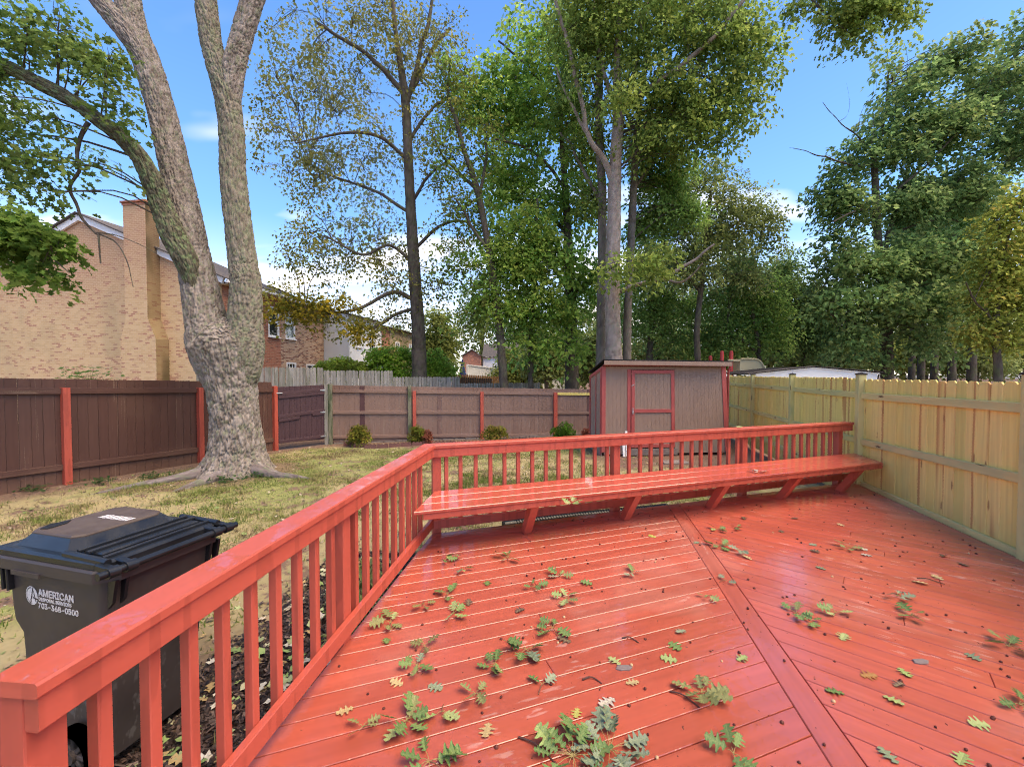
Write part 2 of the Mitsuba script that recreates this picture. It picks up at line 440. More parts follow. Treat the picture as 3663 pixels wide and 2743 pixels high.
# vegetation: colours live on the leaves
scene['m_leaf'] = {'type': 'principledthin', 'base_color': VC, 'roughness': 0.42, 'diff_trans': 1.3, 'eta': 1.4, 'spec_trans': 0.0}
scene['m_bark'] = {'type': 'principled', 'base_color': VC, 'roughness': 0.88, 'specular': 0.15}
scene['m_grass'] = {'type': 'principledthin', 'base_color': VC, 'roughness': 0.55, 'diff_trans': 0.7, 'eta': 1.4, 'spec_trans': 0.0}
scene['m_litter'] = {'type': 'twosided', 'bsdf': {'type': 'principled', 'base_color': VC, 'roughness': 0.6, 'specular': 0.35}}

def c_ground(p, n, uv):
    f1 = fbm(p.x * 0.55 + 7.3, p.y * 0.55, 0, 4)
    f2 = fbm(p.x * 3.5, p.y * 3.5, 1, 4)
    f3 = fbm(p.x * 26, p.y * 26, 2, 3)
    soil = mix((0.115, 0.072, 0.050), (0.19, 0.125, 0.090), f3)
    straw = mix((0.25, 0.20, 0.10), (0.34, 0.28, 0.15), f3)
    green = mix((0.16, 0.175, 0.06), (0.24, 0.24, 0.085), f3)
    c = mix(straw, green, smoothstep(0.40, 0.62, f1 * 0.6 + f2 * 0.4))
    dirt = smoothstep(0.54, 0.66, f2 * 0.55 + f3 * 0.25 + 0.2 * fbm(p.x * 1.1, p.y * 1.1, 5, 3))
    c = mix(c, soil, dirt)
    # bare soil along the fences, under the shed's eaves and round the tree
    e1 = smoothstep(0.9, 0.3, (p.x + 7.79) * 0.943 - (p.y - 7.21) * 0.331 + 0.5 * (f2 - 0.5))
    e2 = smoothstep(11.1, 11.8, p.y + 0.7 * (f2 - 0.5) + 0.0 * p.x)
    e3 = smoothstep(1.5, 0.9, dr.sqrt(dr.square(p.x + 5.45) + dr.square(p.y - 8.2)) + 0.8 * (f2 - 0.5)) * 0.8
    e4 = smoothstep(8.0, 8.9, p.y + 0.9 * (f2 - 0.5)) * smoothstep(1.6, 2.4, p.x)
    c = mix(c, soil, dr.minimum(e1 + e2 + e3 + e4, 1.0))
    # mulch bed along the deck's open side
    side = (p.x + 1.10) * 0.995 - (p.y - 0.94) * 0.095
    bed = smoothstep(-1.05, -0.75, side + 0.5 * (f2 - 0.5)) * smoothstep(3.9, 3.4, p.y)
    worn = smoothstep(-2.6, -1.2, side + 0.9 * (f2 - 0.5)) * smoothstep(3.4, 2.6, p.y)
    c = mix(c, soil, worn * 0.85)
    mulch = mix((0.022, 0.014, 0.011), (0.075, 0.047, 0.036), f3)
    return mix(c, mulch, bed)

def b_ground(p, n, uv):
    return 0.02 * fbm(p.x * 9, p.y * 9, 0, 4) + 0.008 * noise(p.x * 60, p.y * 60)
mat('m_ground', c_ground, 0.9, 0.15, b_ground)
# ------------------------------------------------------------------ deck
def P3(p, z):
    return np.array([p[0], p[1], z])


A, B = np.array([-1.10, 0.94]), np.array([-0.785, 4.18])          # inner edge of the left cap rail
C, E = np.array([-0.785, 4.18]), np.array([5.165, 6.233])         # inner edge of the back cap rail
dl, db = unit(B - A), unit(E - C)
nl, nb = np.array([dl[1], -dl[0]]), np.array([db[1], -db[0]])     # towards the deck
df = unit(np.array([0.61, 2.32]))                                 # along the new fence, away from the camera
F0 = np.array([5.16, 6.01])                                       # where the deck's back corner meets that fence
nf = np.array([-df[1], df[0]])                                    # towards the deck
back_left, back_right = C - nb * 0.004 - nl * 0.0, F0 + df * 0.19 + nf * 0.02
edgeL = lambda y: np.array([-1.19 + (y - 0.95) * 0.350 / 3.02 * 0.98, y])
fenceX = lambda y: F0 + df * ((y - F0[1]) / df[1]) + nf * 0.03
cbd = unit(np.array([0.176, 0.984]))
cbL0 = np.array([1.33, 1.66])
cbn = np.array([cbd[1], -cbd[0]])                                 # to the right


def line_x(p, d, q, e):
    m = np.linalg.solve(np.array([d, -e]).T, q - p)
    return p + d * m[0]


Y0 = -1.3
bl = line_x(edgeL(3.0), unit(edgeL(4.0) - edgeL(3.0)), C - nb * 0.03, db)
br = line_x(F0 + nf * 0.03, df, C - nb * 0.03, db)
cL0, cL1 = cbL0 + cbd * ((Y0 - cbL0[1]) / cbd[1]), line_x(cbL0, cbd, C - nb * 0.03, db)
cR = cbL0 + cbn * 0.143
cR0, cR1 = cR + cbd * ((Y0 - cR[1]) / cbd[1]), line_x(cR, cbd, C - nb * 0.03, db)
regL = sg.Polygon([edgeL(Y0), cL0 - cbn * 0.004, cL1 - cbn * 0.004, bl])
regR = sg.Polygon([cR0 + cbn * 0.004, fenceX(Y0), br, cR1 + cbn * 0.004])
deck = tag('deck', 'rain-wet red painted timber deck laid in a chevron of boards', 'deck')
_used['deck'] = 1


def board(poly, parent='deck', top=0.0, th=0.026, bev=0.0024, adir=None):
    pts = np.array(sg.polygon.orient(poly, 1.0).exterior.coords)[:-1]
    keep = [i for i in range(len(pts)) if np.linalg.norm(pts[i] - pts[i - 1]) > 1e-4]
    pts = pts[keep]
    V, Fc = prism(np.c_[pts, np.full(len(pts), top - th)], [0, 0, th], bev)
    ad = np.asarray(adir)
    ac = np.array([-ad[1], ad[0]])
    _id[0] += 1
    w = V[:, :2] @ ac
    U = np.c_[V[:, :2] @ ad, 3.0 * _id[0] + (w - w.min()) + V[:, 2] - top + 0.1]
    m = M()
    m.add(V, Fc, U)
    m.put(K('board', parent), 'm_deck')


def strips(region, ang, pitch, gap, off):
    d = np.array([math.sin(math.radians(ang)), math.cos(math.radians(ang))])
    n = np.array([d[1], -d[0]])
    k = np.array(region.exterior.coords) @ n
    i0, i1 = int(math.floor((k.min() - off) / pitch)), int(math.ceil((k.max() - off) / pitch))
    for i in range(i0, i1 + 1):
        lo, hi = off + i * pitch + gap / 2, off + (i + 1) * pitch - gap / 2
        rect = sg.Polygon([d * s + n * w for s, w in ((-15, lo), (15, lo), (15, hi), (-15, hi))])
        p = region.intersection(rect)
        if p.is_empty or p.area < 0.01 or p.geom_type != 'Polygon':
            continue
        # long runs are made of two boards butted together
        c = np.array(p.exterior.coords) @ d
        if c.max() - c.min() > 2.6 and i % 3 == 0:
            cut = c.min() + (c.max() - c.min()) * (0.35 + 0.3 * ((i * 37) % 10) / 10)
            for s0, s1 in ((-20, cut - 0.0015), (cut + 0.0015, 20)):
                q = p.intersection(sg.Polygon([d * s + n * w for s, w in ((s0, lo - 1), (s1, lo - 1), (s1, hi + 1), (s0, hi + 1))]))
                if not q.is_empty:
                    board(q, adir=d)
        else:
            board(p, adir=d)


kL = np.array([cbL0 + cbd * 0.0]) @ np.array([math.cos(math.radians(70.4)), -math.sin(math.radians(70.4))])
strips(regL, 70.4, 0.1435, 0.0055, 0.02)
strips(regR, 130.6, 0.1435, 0.0055, 0.05)
m = M()
V, Fc = prism(np.array([P3(cL0, -0.026), P3(cR0, -0.026), P3(cR1, -0.026), P3(cL1, -0.026)]), [0, 0, 0.026], 0.0045)
_id[0] += 1
m.add(V, Fc, np.c_[V[:, :2] @ cbd, 3.0 * _id[0] + V[:, :2] @ cbn - cbL0 @ cbn + 0.1])
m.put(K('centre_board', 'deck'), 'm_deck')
# rim joists and a few joists below
for a, b in ((edgeL(Y0), bl), (bl, br), (fenceX(Y0), br), (edgeL(Y0), fenceX(Y0))):
    d = unit(b - a)
    ins = np.array([d[1], -d[0]]) * 0.03 * (1 if a is not fenceX else -1)
    cen = np.array([1.5, 2.0])
    nn = np.array([d[1], -d[0]])
    nn = nn if (cen - a) @ nn > 0 else -nn
    one('rim_joist', 'deck', 'm_post_red', lambda m: beam(m, P3(a + nn * 0.03 + d * 0.03, -0.125), P3(b + nn * 0.03 - d * 0.03, -0.125), 0.038, 0.19))
for i in range(9):
    x = -0.6 + i * 0.62
    one('joist', 'deck', 'm_post_red', lambda m: beam(m, [x, Y0 + 0.1, -0.115], [x, 3.9 if x < 0.4 else 4.4, -0.115], 0.038, 0.17, bevel=0))

# ------------------------------------------------------------------ railings
Ci = C                                             # inner corner of the cap
Co = line_x(A - nl * 0.14, dl, C - nb * 0.14, db)
mitre = Co - Ci


def railing(key, P, d, n, L, posts, bals, cut0, cut1, zb, ext0=0.0, ext1=0.0, start=0.0):
    at = lambda s, off, z: P3(P + d * s + n * off, z)
    c0 = P3(cut0, 0) if cut0 is not None else None
    c1 = P3(cut1, 0) if cut1 is not None else None

    def cap_end(s, cut, off):
        return s if cut is None else s + (cut @ d) / (cut @ n) * off
    one('cap_rail', key, 'm_rail', lambda m: beam(m, at(cap_end(start, cut0, -0.07), -0.07, 0.895), at(cap_end(L, cut1, -0.07), -0.07, 0.895), 0.14, 0.038, bevel=0.006, ca=c0, cb=c1))
    one('top_rail', key, 'm_rail', lambda m: beam(m, at(start + 0.012 if cut0 is None else cap_end(0, cut0, -0.034), -0.034, 0.8305), at(cap_end(L, cut1, -0.034), -0.034, 0.8305), 0.038, 0.089, ca=c0, cb=c1))
    one('bottom_rail', key, 'm_rail', lambda m: beam(m, at(start + 0.012 if cut0 is None else cap_end(0, cut0, -0.034), -0.034, zb), at(cap_end(L, cut1, -0.034), -0.034, zb), 0.038, 0.089, ca=c0, cb=c1))
    for s in posts:
        one('post', key, 'm_post_red', lambda m: beam(m, at(s, -0.0995, -0.27), at(s, -0.0995, 0.875), 0.089, 0.089, up=P3(n, 0)))
    for s in bals:
        one('baluster', key, 'm_rail', lambda m: beam(m, at(s, -0.0745, zb - 0.035), at(s, -0.0745, 0.8745), 0.039, 0.039, up=P3(n, 0), bevel=0.003))


lr = tag('deck_railing', 'red railing on the left side of the deck beside the black bin', 'railing')
_used['deck_railing'] = 1
LL, LB = np.linalg.norm(C - A), np.linalg.norm(E - C)
railing('deck_railing', A, dl, nl, LL, [0.056, 1.556],
        [.19, .336, .477, .622, .773, .928, 1.088, 1.24, 1.40, 1.686, 1.845, 2.008, 2.18, 2.35, 2.525, 2.69, 2.85, 3.01], None, mitre, 0.115)
tag('deck_railing_001', 'red railing across the far end of the deck above the long bench', 'railing')
_used['deck_railing'] = 2
railing('deck_railing_001', C, db, nb, LB, [0.03, 2.185, 4.205, 6.10],
        [.13, .28, .445, .608, .768, .927, 1.095, 1.26, 1.417, 1.578, 1.734, 1.89, 2.055, 2.363, 2.525, 2.68, 2.837, 2.998, 3.155, 3.313, 3.464,
         3.62, 3.776, 3.927, 4.085, 4.37, 4.527, 4.683, 4.827, 4.98, 5.135, 5.288, 5.433, 5.58, 5.74, 5.89], mitre, None, 0.095)

# ------------------------------------------------------------------ bench
tag('bench', 'long red plank bench fixed along the far railing of the deck', 'bench')
_used['bench'] = 1
PF = np.array([-0.86, 3.52])
at = lambda s, off, z: P3(PF + db * s - nb * off, z)
fcut = P3(df, 0)
for i in range(3):
    o0 = 0.003 + i * 0.1985
    oc = o0 + 0.0955
    sL = np.linalg.solve(np.array([db, -dl]).T, (A + nl * 0.004) - (PF - nb * oc))[0]
    sR = np.linalg.solve(np.array([db, -df]).T, (F0 + nf * 0.045) - (PF - nb * oc))[0]
    one('seat_plank', 'bench', 'm_seat', lambda m: beam(m, at(sL, oc, 0.4355), at(sR, oc, 0.4355), 0.191, 0.029, bevel=0.005, ca=P3(dl, 0), cb=fcut))
one('fascia', 'bench', 'm_rail', lambda m: beam(m, at(0.10, 0.035, 0.392), at(6.22, 0.035, 0.392), 0.036, 0.056))
for s in (1.19, 2.38, 3.60, 4.78, 5.93):
    def brace(m):
        a, b = at(s, 0.365, 0.001), at(s - 0.02, 0.075, 0.415)
        up = np.cross(unit(b - a), P3(db, 0))
        # a slanting strut, its foot and head cut level
        t = P3(db, 0) * 0.04
        th = P3(-nb, 0) * 0.048
        V, Fc = prism([a - t - th, a + t - th, a + t + th, a - t + th], b - a)
        _id[0] += 1
        m.add(V, Fc, np.c_[V[:, 2], 3.0 * _id[0] + V[:, 0] * 0.5 + 1])
    one('brace', 'bench', 'm_rail', brace)
for s in (0.62, 1.8, 2.98, 4.18, 5.36):
    one('bearer', 'bench', 'm_rail', lambda m: beam(m, at(s, 0.06, 0.396), at(s, 0.585, 0.396), 0.036, 0.048, bevel=0))

# ------------------------------------------------------------------ new pine fence on the right
tag('pine_fence', 'new unpainted pine fence of dog-eared pickets along the right of the deck', 'fence')
_used['pine_fence'] = 1
fat = lambda s, off, z: P3(F0 + df * s + nf * off, z)       # off > 0 towards the deck
r = random.Random(3)
posts = [-7.66, -5.06, -2.50, 0.165, 2.72, 5.37, 7.9]
for s in posts:
    pz = 1.63
    one('post', 'pine_fence', 'm_treated', lambda m: beam(m, fat(s, 0.0, -0.6), fat(s, 0.0, pz), 0.098, 0.098, up=P3(nf, 0), bevel=0.005))
    def cap(m):
        p = fat(s, 0, pz)
        q = [p + P3(df, 0) * a + P3(nf, 0) * b for a, b in ((-.057, -.057), (.057, -.057), (.057, .057), (-.057, .057))]
        V, Fc = prism(q, [0, 0, 0.014])
        m.add(V, Fc)
        q2 = np.array(q) + [0, 0, 0.014]
        top = p + np.array([0, 0, 0.04])
        for i in range(4):
            m.add([q2[i], q2[(i + 1) % 4], top], [[0, 1, 2]])
    one('post_cap', 'pine_fence', 'm_roofing', cap)
for s0, s1 in zip(posts[:-1], posts[1:]):
    a, b = s0 + 0.05, s1 - 0.05
    far = s0 > 0.1
    zt = (1.325, 1.325) if far else (1.335, 1.318)
    zm = (0.64, 0.63) if far else (0.705, 0.64)
    for z0, z1 in (zt, zm, (0.015, 0.005)):
        one('rail', 'pine_fence', 'm_treated', lambda m: beam(m, fat(a, -0.005, z0), fat(b, -0.005, z1), 0.038, 0.09))
    x = s0 + r.uniform(0, 0.05)
    while x < s1 - 0.02:
        w = r.choice((0.138, 0.138, 0.14, 0.135))
        top = 1.565 + r.uniform(-0.008, 0.008) + (0.02 if far else 0)
        off = -0.036 + r.uniform(-0.003, 0.003)
        def picket(m):
            c = fat(x + w / 2, off, 0)
            e = 0.028
            prof = [(-w / 2, -0.33), (w / 2, -0.33), (w / 2, top - e), (w / 2 - e, top), (-w / 2 + e, top), (-w / 2, top - e)]
            poly = [c + P3(df, 0) * (px + 0.012 * 0) + np.array([0, 0, pz_]) - P3(nf, 0) * 0.008 for px, pz_ in prof]
            V, Fc = prism(poly, P3(nf, 0) * 0.016, 0.002)
            _id[0] += 1
            m.add(V, Fc, np.c_[V[:, 2] + _id[0] * 0.37, 3.0 * _id[0] + (V - c) @ P3(df, 0) + 0.1 + 0.5 * ((V - c) @ P3(nf, 0))])
        one('picket', 'pine_fence', 'm_pine', picket)
        x += w + r.uniform(0.001, 0.004)
# ------------------------------------------------------------------ brown board fence on the left, gate, back fence
def board_run(key, P, d, n, s0, s1, top, bot, mat_, seed, name='board', gap=(0.002, 0.006), off=0.0, wid=0.14, dog=0.0, lean=0.0, thick=0.018, curve=None):
    """vertical boards from s0 to s1 along P + d s; n points to the viewer's side; top/bot: functions of s"""
    r = random.Random(seed)
    x = s0
    while x < s1 - 0.03:
        w = min(wid * r.uniform(0.96, 1.03), s1 - x)
        t, b = top(x + w / 2) + r.uniform(-.004, .004) - (r.uniform(0, 0.02) if dog else 0), bot(x + w / 2)
        o = off + r.uniform(-.004, .004)
        ln = r.uniform(-lean, lean)
        def f(m):
            c = P + d * (x + w / 2) + n * o
            prof = [(-w / 2, b), (w / 2, b), (w / 2 + ln, t - dog), (w / 4 + ln, t), (-w / 4 + ln, t), (-w / 2 + ln, t - dog)] if dog else [(-w / 2, b), (w / 2, b), (w / 2 + ln, t), (-w / 2 + ln, t)]
            poly = [P3(c + d * px - n * thick / 2, pz) for px, pz in prof]
            V, Fc = prism(poly, P3(n * thick, 0), 0.002)
            _id[0] += 1
            m.add(V, Fc, np.c_[V[:, 2] + _id[0] * 0.37, 3.0 * _id[0] + (V[:, :2] - c) @ d + 0.1])
        one(name, key, mat_, f)
        x += w + r.uniform(*gap)


LP = np.array([-7.79, 7.21])
ld = unit(np.array([1.48, 3.79]))
ln_ = np.array([ld[1], -ld[0]])                     # towards the yard
tag('board_fence', 'dark brown board fence with red posts behind the big forked tree', 'fence')
_used['board_fence'] = 1
dz = lambda s: -0.03 * s
posts = [-4.4, -2.2, 0.0, 2.2, 4.07]
for s in posts[:-1]:
    p = LP + ld * s
    one('post', 'board_fence', 'm_post_red', lambda m: beam(m, P3(p, -0.7), P3(p, 1.405 + dz(s)), 0.10, 0.10, up=P3(ln_, 0), bevel=0.004))
one('post', 'board_fence', 'm_post_red', lambda m: beam(m, P3(LP + ld * 4.07, -0.7), P3(LP + ld * 4.07, 1.33), 0.10, 0.10, up=P3(ln_, 0), bevel=0.004))
for s0, s1 in zip(posts[:-1], posts[1:]):
    for z in (1.345, 0.02):
        one('rail', 'board_fence', 'm_brown', lambda m: beam(m, P3(LP + ld * (s0 + .052) - ln_ * 0.02, z + dz(s0)), P3(LP + ld * (s1 - .052) - ln_ * 0.02, z + dz(s1)), 0.04, 0.10))
board_run('board_fence', LP, ld, ln_, -5.0, 4.02, lambda s: 1.555 + dz(s), lambda s: float(gz(0, 7.2 + s * .93)) - 0.05, 'm_brown', 5, off=-0.056, gap=(0.001, 0.006))

# gate
GA, GB = LP + ld * 4.07, np.array([-5.39, 12.03])
gd = unit(GB - GA)
gn = np.array([gd[1], -gd[0]])
GL = np.linalg.norm(GB - GA)
tag('gate', 'plum brown board gate with steel hinges beside the forked tree', 'gate')
_used['gate'] = 1
gt = lambda s: 1.30 + 0.04 * s / GL
board_run('gate', GA, gd, gn, 0.075, GL - 0.06, gt, lambda s: -0.20 - 0.04 * s / GL, 'm_plum', 6, off=-0.02)
gz_ = lambda s, z: P3(GA + gd * s + gn * 0.008, z)
for a, b, z0, z1 in ((0.08, GL - .06, 1.12, 1.20), (0.085, GL - .065, 1.03, 1.11), (0.08, GL - .06, 0.50, 0.60), (0.08, 0.62, 0.40, 0.45), (GL - .42, GL - .06, 0.51, 0.53), (0.08, 0.80, -0.17, -0.16), (GL - .70, GL - .06, -0.17, -0.14)):
    one('rail', 'gate', 'm_plum', lambda m: beam(m, gz_(a, z0), gz_(b, z1), 0.03, 0.085))
for z in (1.19, 0.555, -0.14):
    def hinge(m):
        V, Fc = prism([P3(GA + gd * a + gn * 0.026, zz) for a, zz in ((GL - .02, z + .03), (GL - .02, z - .03), (GL - .20, z - .012), (GL - .20, z + .012))], P3(gn * 0.006, 0))
        m.add(V, Fc)
    one('hinge', 'gate', 'm_steel', hinge)
one('latch', 'gate', 'm_steel', lambda m: beam(m, gz_(0.03, 1.14) + P3(gn * .03, 0), gz_(0.17, 1.14) + P3(gn * .03, 0), 0.02, 0.03))

# back fence
BP, bd = np.array([-5.35, 12.03]), unit(np.array([0.972, 0.235]))
bn = np.array([bd[1], -bd[0]])
tag('board_fence_001', 'faded brown board fence with red posts along the far end of the yard', 'fence')
_used['board_fence'] = 2
sl = lambda s: -0.023 * s
for s, top, mt, w in ((0.06, 1.36, 'm_mossy', .10), (-0.05, 1.35, 'm_grey', .10), (2.30, 1.30, 'm_mossy', .10), (2.44, 1.135, 'm_post_red', .10), (4.52, 1.09, 'm_post_red', .10), (6.98, 1.04, 'm_post_red', .12), (8.9, 1.0, 'm_post_red', .10)):
    p = BP + bd * s
    one('post', 'board_fence_001', mt, lambda m: beam(m, P3(p, -0.8), P3(p, top), w, 0.10, up=P3(bn, 0)))
cuts = [0.12, 2.24, 2.50, 4.46, 4.58, 6.91, 7.05, 8.8]
for i, (s0, s1) in enumerate(((0.12, 2.24), (2.355, 2.385), (2.50, 4.46), (4.58, 6.91), (7.05, 8.8))):
    for j, z in enumerate((1.16, 0.53, -0.19)):
        if i == 1:
            continue
        mt = 'm_pine' if (i == 4 and j == 0) else 'm_brown2'
        one('rail', 'board_fence_001', mt, lambda m: beam(m, P3(BP + bd * s0 - bn * 0.02, z + sl(s0)), P3(BP + bd * s1 - bn * 0.02, z + sl(s1)), 0.04, 0.085))
board_run('board_fence_001', BP, bd, bn, 0.02, 9.2, lambda s: 1.325 + sl(s), lambda s: -0.36, 'm_brown2', 8, off=-0.056, gap=(0.001, 0.004))
for i in range(26):
    s0 = 0.15 + i * 0.35
    one('base_board', 'board_fence_001', 'm_stone', lambda m: beam(m, P3(BP + bd * s0 - bn * 0.01, -0.415 + 0.01 * (i % 3)), P3(BP + bd * (s0 + .33) - bn * 0.01, -0.42 + 0.012 * (i % 2)), 0.05, 0.09))

# ------------------------------------------------------------------ neighbours' fences
tag('picket_fence', 'weathered grey picket fence rising behind the gate', 'fence')
_used['picket_fence'] = 1
WP = np.array([-10.4, 13.65])
wd = unit(np.array([7.3, 2.7]))
wn = np.array([wd[1], -wd[0]])


def wtop(s):
    return 1.90 if s < 3.8 else 1.80 if s < 6.2 else 1.56 if s < 8.9 else 1.30


board_run('picket_fence', WP, wd, wn, 0.0, 12.4, wtop, lambda s: -0.4, 'm_grey', 12, name='picket', off=0, gap=(0.004, 0.016), wid=0.10, dog=0.035, lean=0.012)
for s in (0.4, 2.9, 5.4, 7.9, 10.4):
    p = WP + wd * s - wn * 0.07
    one('post', 'picket_fence', 'm_grey', lambda m: beam(m, P3(p, -0.6), P3(p, wtop(s) - 0.02), 0.09, 0.09, up=P3(wn, 0)))
for s0, s1 in ((0, 3.8), (3.8, 6.2), (6.2, 8.9), (8.9, 12.4)):
    for z in (0.30, 1.30):
        t = wtop((s0 + s1) / 2) - 1.9
        one('rail', 'picket_fence', 'm_grey', lambda m: beam(m, P3(WP + wd * (s0 + .01) - wn * 0.03, z + t), P3(WP + wd * (s1 - .01) - wn * 0.03, z + t), 0.036, 0.085))
tag('picket_fence_001', 'dark brown picket fence farther back behind the end of the grey one', 'fence')
_used['picket_fence'] = 2
DP, dd = np.array([-4.35, 20.5]), unit(np.array([1.0, 0.12]))
dn = np.array([dd[1], -dd[0]])
board_run('picket_fence_001', DP, dd, dn, 0.0, 3.4, lambda s: (1.70 if s < 1.25 else 1.62 - 0.05 * s), lambda s: -0.4, 'm_darkfence_shade', 13, name='picket', gap=(0.008, 0.02), wid=0.10, dog=0.06)
tag('picket_fence_002', 'orange picket fence painting the lit tips of the dark brown one before it', 'fence')
_used['picket_fence'] = 3
board_run('picket_fence_002', DP - dn * 0.5, dd, dn, 1.4, 3.9, lambda s: 1.76 - 0.055 * s, lambda s: -0.4, 'm_orange_lit', 14, name='picket', gap=(0.01, 0.02), wid=0.10, dog=0.06)  # orange colour stands for light on the dark fence tips
tag('panel_fence', 'pale vinyl panel fence far off beside the folded blue parasol', 'fence')
_used['panel_fence'] = 1
for i in range(4):
    a, b = np.array([-3.35 + i * 1.9, 31.0 + 0.3 * i]), np.array([-3.35 + (i + 1) * 1.9, 31.3 + 0.3 * i])
    h0, h1 = 2.35 - 0.24 * i, 2.35 - 0.24 * (i + 1)
    def pan(m):
        V, Fc = prism([P3(a, -.4), P3(b, -.4), P3(b, h1), P3(a, h0)], [0, 0.05, 0])
        m.add(V, Fc)
    one('panel', 'panel_fence', 'm_stucco', pan)
    one('post', 'panel_fence', 'm_white', lambda m: beam(m, P3(a, -.4), P3(a, h0 + .06), 0.13, 0.13, up=(0, 1, 0)))
    one('cap_rail', 'panel_fence', 'm_white', lambda m: beam(m, P3(a, h0 + .02), P3(b, h1 + .02), 0.10, 0.09))

# ------------------------------------------------------------------ garden shed
tag('garden_shed', 'brown garden shed with red trimmed door at the end of the yard', 'shed')
_used['garden_shed'] = 1
S0, S1 = np.array([2.20, 10.12]), np.array([5.43, 10.33])
sd = unit(S1 - S0)
sn = np.array([sd[1], -sd[0]])                       # towards the camera
SW = np.linalg.norm(S1 - S0)
DEP = 1.15
rack = lambda s, z: s - 0.06 * (s / SW) ** 2 * (z + 0.36)      # the front leans a little to the left at its right end
sp = lambda s, off, z: P3(S0 + sd * rack(s, z) + sn * off, z)


def quadpanel(m, pts, th, dirv, uoff=0.0):
    V, Fc = prism(pts, th)
    _id[0] += 1
    dv = np.asarray(dirv)
    m.add(V, Fc, np.c_[V @ dv + uoff, V[:, 2]])


def grooved(key, s0, s1, z0, z1, off, mat_='m_shed', name='wall_panel'):
    """sheet siding with shallow upright grooves every 10 cm"""
    def f(m):
        x = s0
        while x < s1 - 1e-6:
            e = min(x + 0.1, s1)
            g = 0.002
            pts = [sp(x + g, off, z0), sp(e - g, off, z0), sp(e - g, off, z1), sp(x + g, off, z1)]
            quadpanel(m, pts, P3(-sn * 0.004, 0), P3(sd, 0))
            x = e
        quadpanel(m, [sp(s0, off - 0.006, z0), sp(s1, off - 0.006, z0), sp(s1, off - 0.006, z1), sp(s0, off - 0.006, z1)], P3(-sn * 0.012, 0), P3(sd, 0))
    one(name, key, mat_, f)


def bar(name, key, a, b, w, th, mat_='m_trim'):
    one(name, key, mat_, lambda m: beam(m, a, b, w, th, up=P3(sn, 0), bevel=0.003))


gk = 'garden_shed'
zb = -0.37
grooved(gk, 0.06, 0.64, zb + .04, 1.83, 0.0)
grooved(gk, 1.86, 3.17, zb + .06, 1.83, 0.0)
one('header', gk, 'm_shed', lambda m: quadpanel(m, [sp(.64, 0, 1.755), sp(1.86, 0, 1.755), sp(1.86, 0, 1.83), sp(.64, 0, 1.83)], P3(-sn * .018, 0), P3(sd, 0)))
bar('corner_trim', gk, sp(0.04, 0.008, zb + .1), sp(0.04, 0.008, 1.83), 0.10, 0.022)
bar('corner_trim', gk, sp(3.20, 0.008, zb + .1), sp(3.20, 0.008, 1.83), 0.11, 0.022)
bar('jamb', gk, sp(0.68, 0.008, zb + .1), sp(0.68, 0.008, 1.76), 0.085, 0.024)
dk = K('door', gk)
grooved(dk, 0.76, 1.83, -0.16, 1.72, 0.012, name='door_panel')
for a, b, w in ((sp(.775, .026, -.16), sp(.775, .026, 1.745), .085), (sp(1.80, .026, -.16), sp(1.80, .026, 1.745), .085)):
    bar('stile', dk, a, b, w, 0.02)
for z in (1.70, 0.74, -0.12):
    bar('door_rail', dk, sp(.82, .026, z), sp(1.755, .026, z), .085, .02)
one('hasp', dk, 'm_steel', lambda m: (beam(m, sp(.77, .045, .66), sp(.77, .045, .82), .022, .012, up=P3(sn, 0)), beam(m, sp(.765, .055, .69), sp(.765, .055, .735), .04, .02, up=P3(sn, 0))))
for z in (1.36,):
    one('bracket', dk, 'm_steel', lambda m: (beam(m, sp(.73, .045, z), sp(.80, .045, z + .03), .02, .01, up=P3(sn, 0))))
# sides, back and lean-to roof falling away from the camera
back = lambda s, z: P3(S0 + sd * s - sn * DEP, z)
roofz = lambda off: 1.93 + 0.20 * off
for s, nm in ((0.0, 'side_wall'), (SW - 0.03, 'side_wall')):
    def side(m):
        V, Fc = prism([sp(s, -.02, zb), back(s, zb), back(s, 1.62), sp(s, -.02, 1.84)], P3(sd * 0.018, 0))
        m.add(V, Fc, np.c_[-(V[:, :2] @ sn), V[:, 2]])
    one(nm, gk, 'm_shed', side)
    o = -0.012 if s == 0 else 0.03
    for t in (0.06, DEP - 0.06, DEP * 0.45):
        one('side_trim', gk, 'm_trim', lambda m: beam(m, P3(S0 + sd * (s + o) - sn * t, zb + .02), P3(S0 + sd * (s + o) - sn * t, 1.80 - 0.2 * t), 0.075 if t != DEP * .45 else .03, 0.018, up=P3(sd, 0)))
one('side_trim', gk, 'm_trim', lambda m: beam(m, P3(S0 - sd * .013 + sn * 0.0, 1.78), P3(S0 - sd * .013 - sn * DEP, 1.57), 0.018, 0.08))
one('back_wall', gk, 'm_shed', lambda m: quadpanel(m, [back(0, zb), back(SW, zb), back(SW, 1.62), back(0, 1.62)], P3(-sn * .018, 0), P3(sd, 0)))
def roof(m):
    a, b = 0.24, -DEP - 0.12
    V, Fc = prism([P3(S0 - sd * 0.03 + sn * a, roofz(a)), P3(S0 + sd * (SW - 0.06) + sn * a, roofz(a) - 0.03), P3(S0 + sd * (SW + .02) + sn * b, roofz(b)), P3(S0 - sd * 0.03 + sn * b, roofz(b))], [0, 0, 0.022])
    m.add(V, Fc)
one('roof', gk, 'm_roofing', roof)
one('fascia', gk, 'm_shed', lambda m: beam(m, P3(S0 - sd * 0.015 + sn * 0.225, roofz(.22) - 0.055), P3(S0 + sd * (SW - 0.08) + sn * 0.225, roofz(.22) - 0.085), 0.022, 0.105))
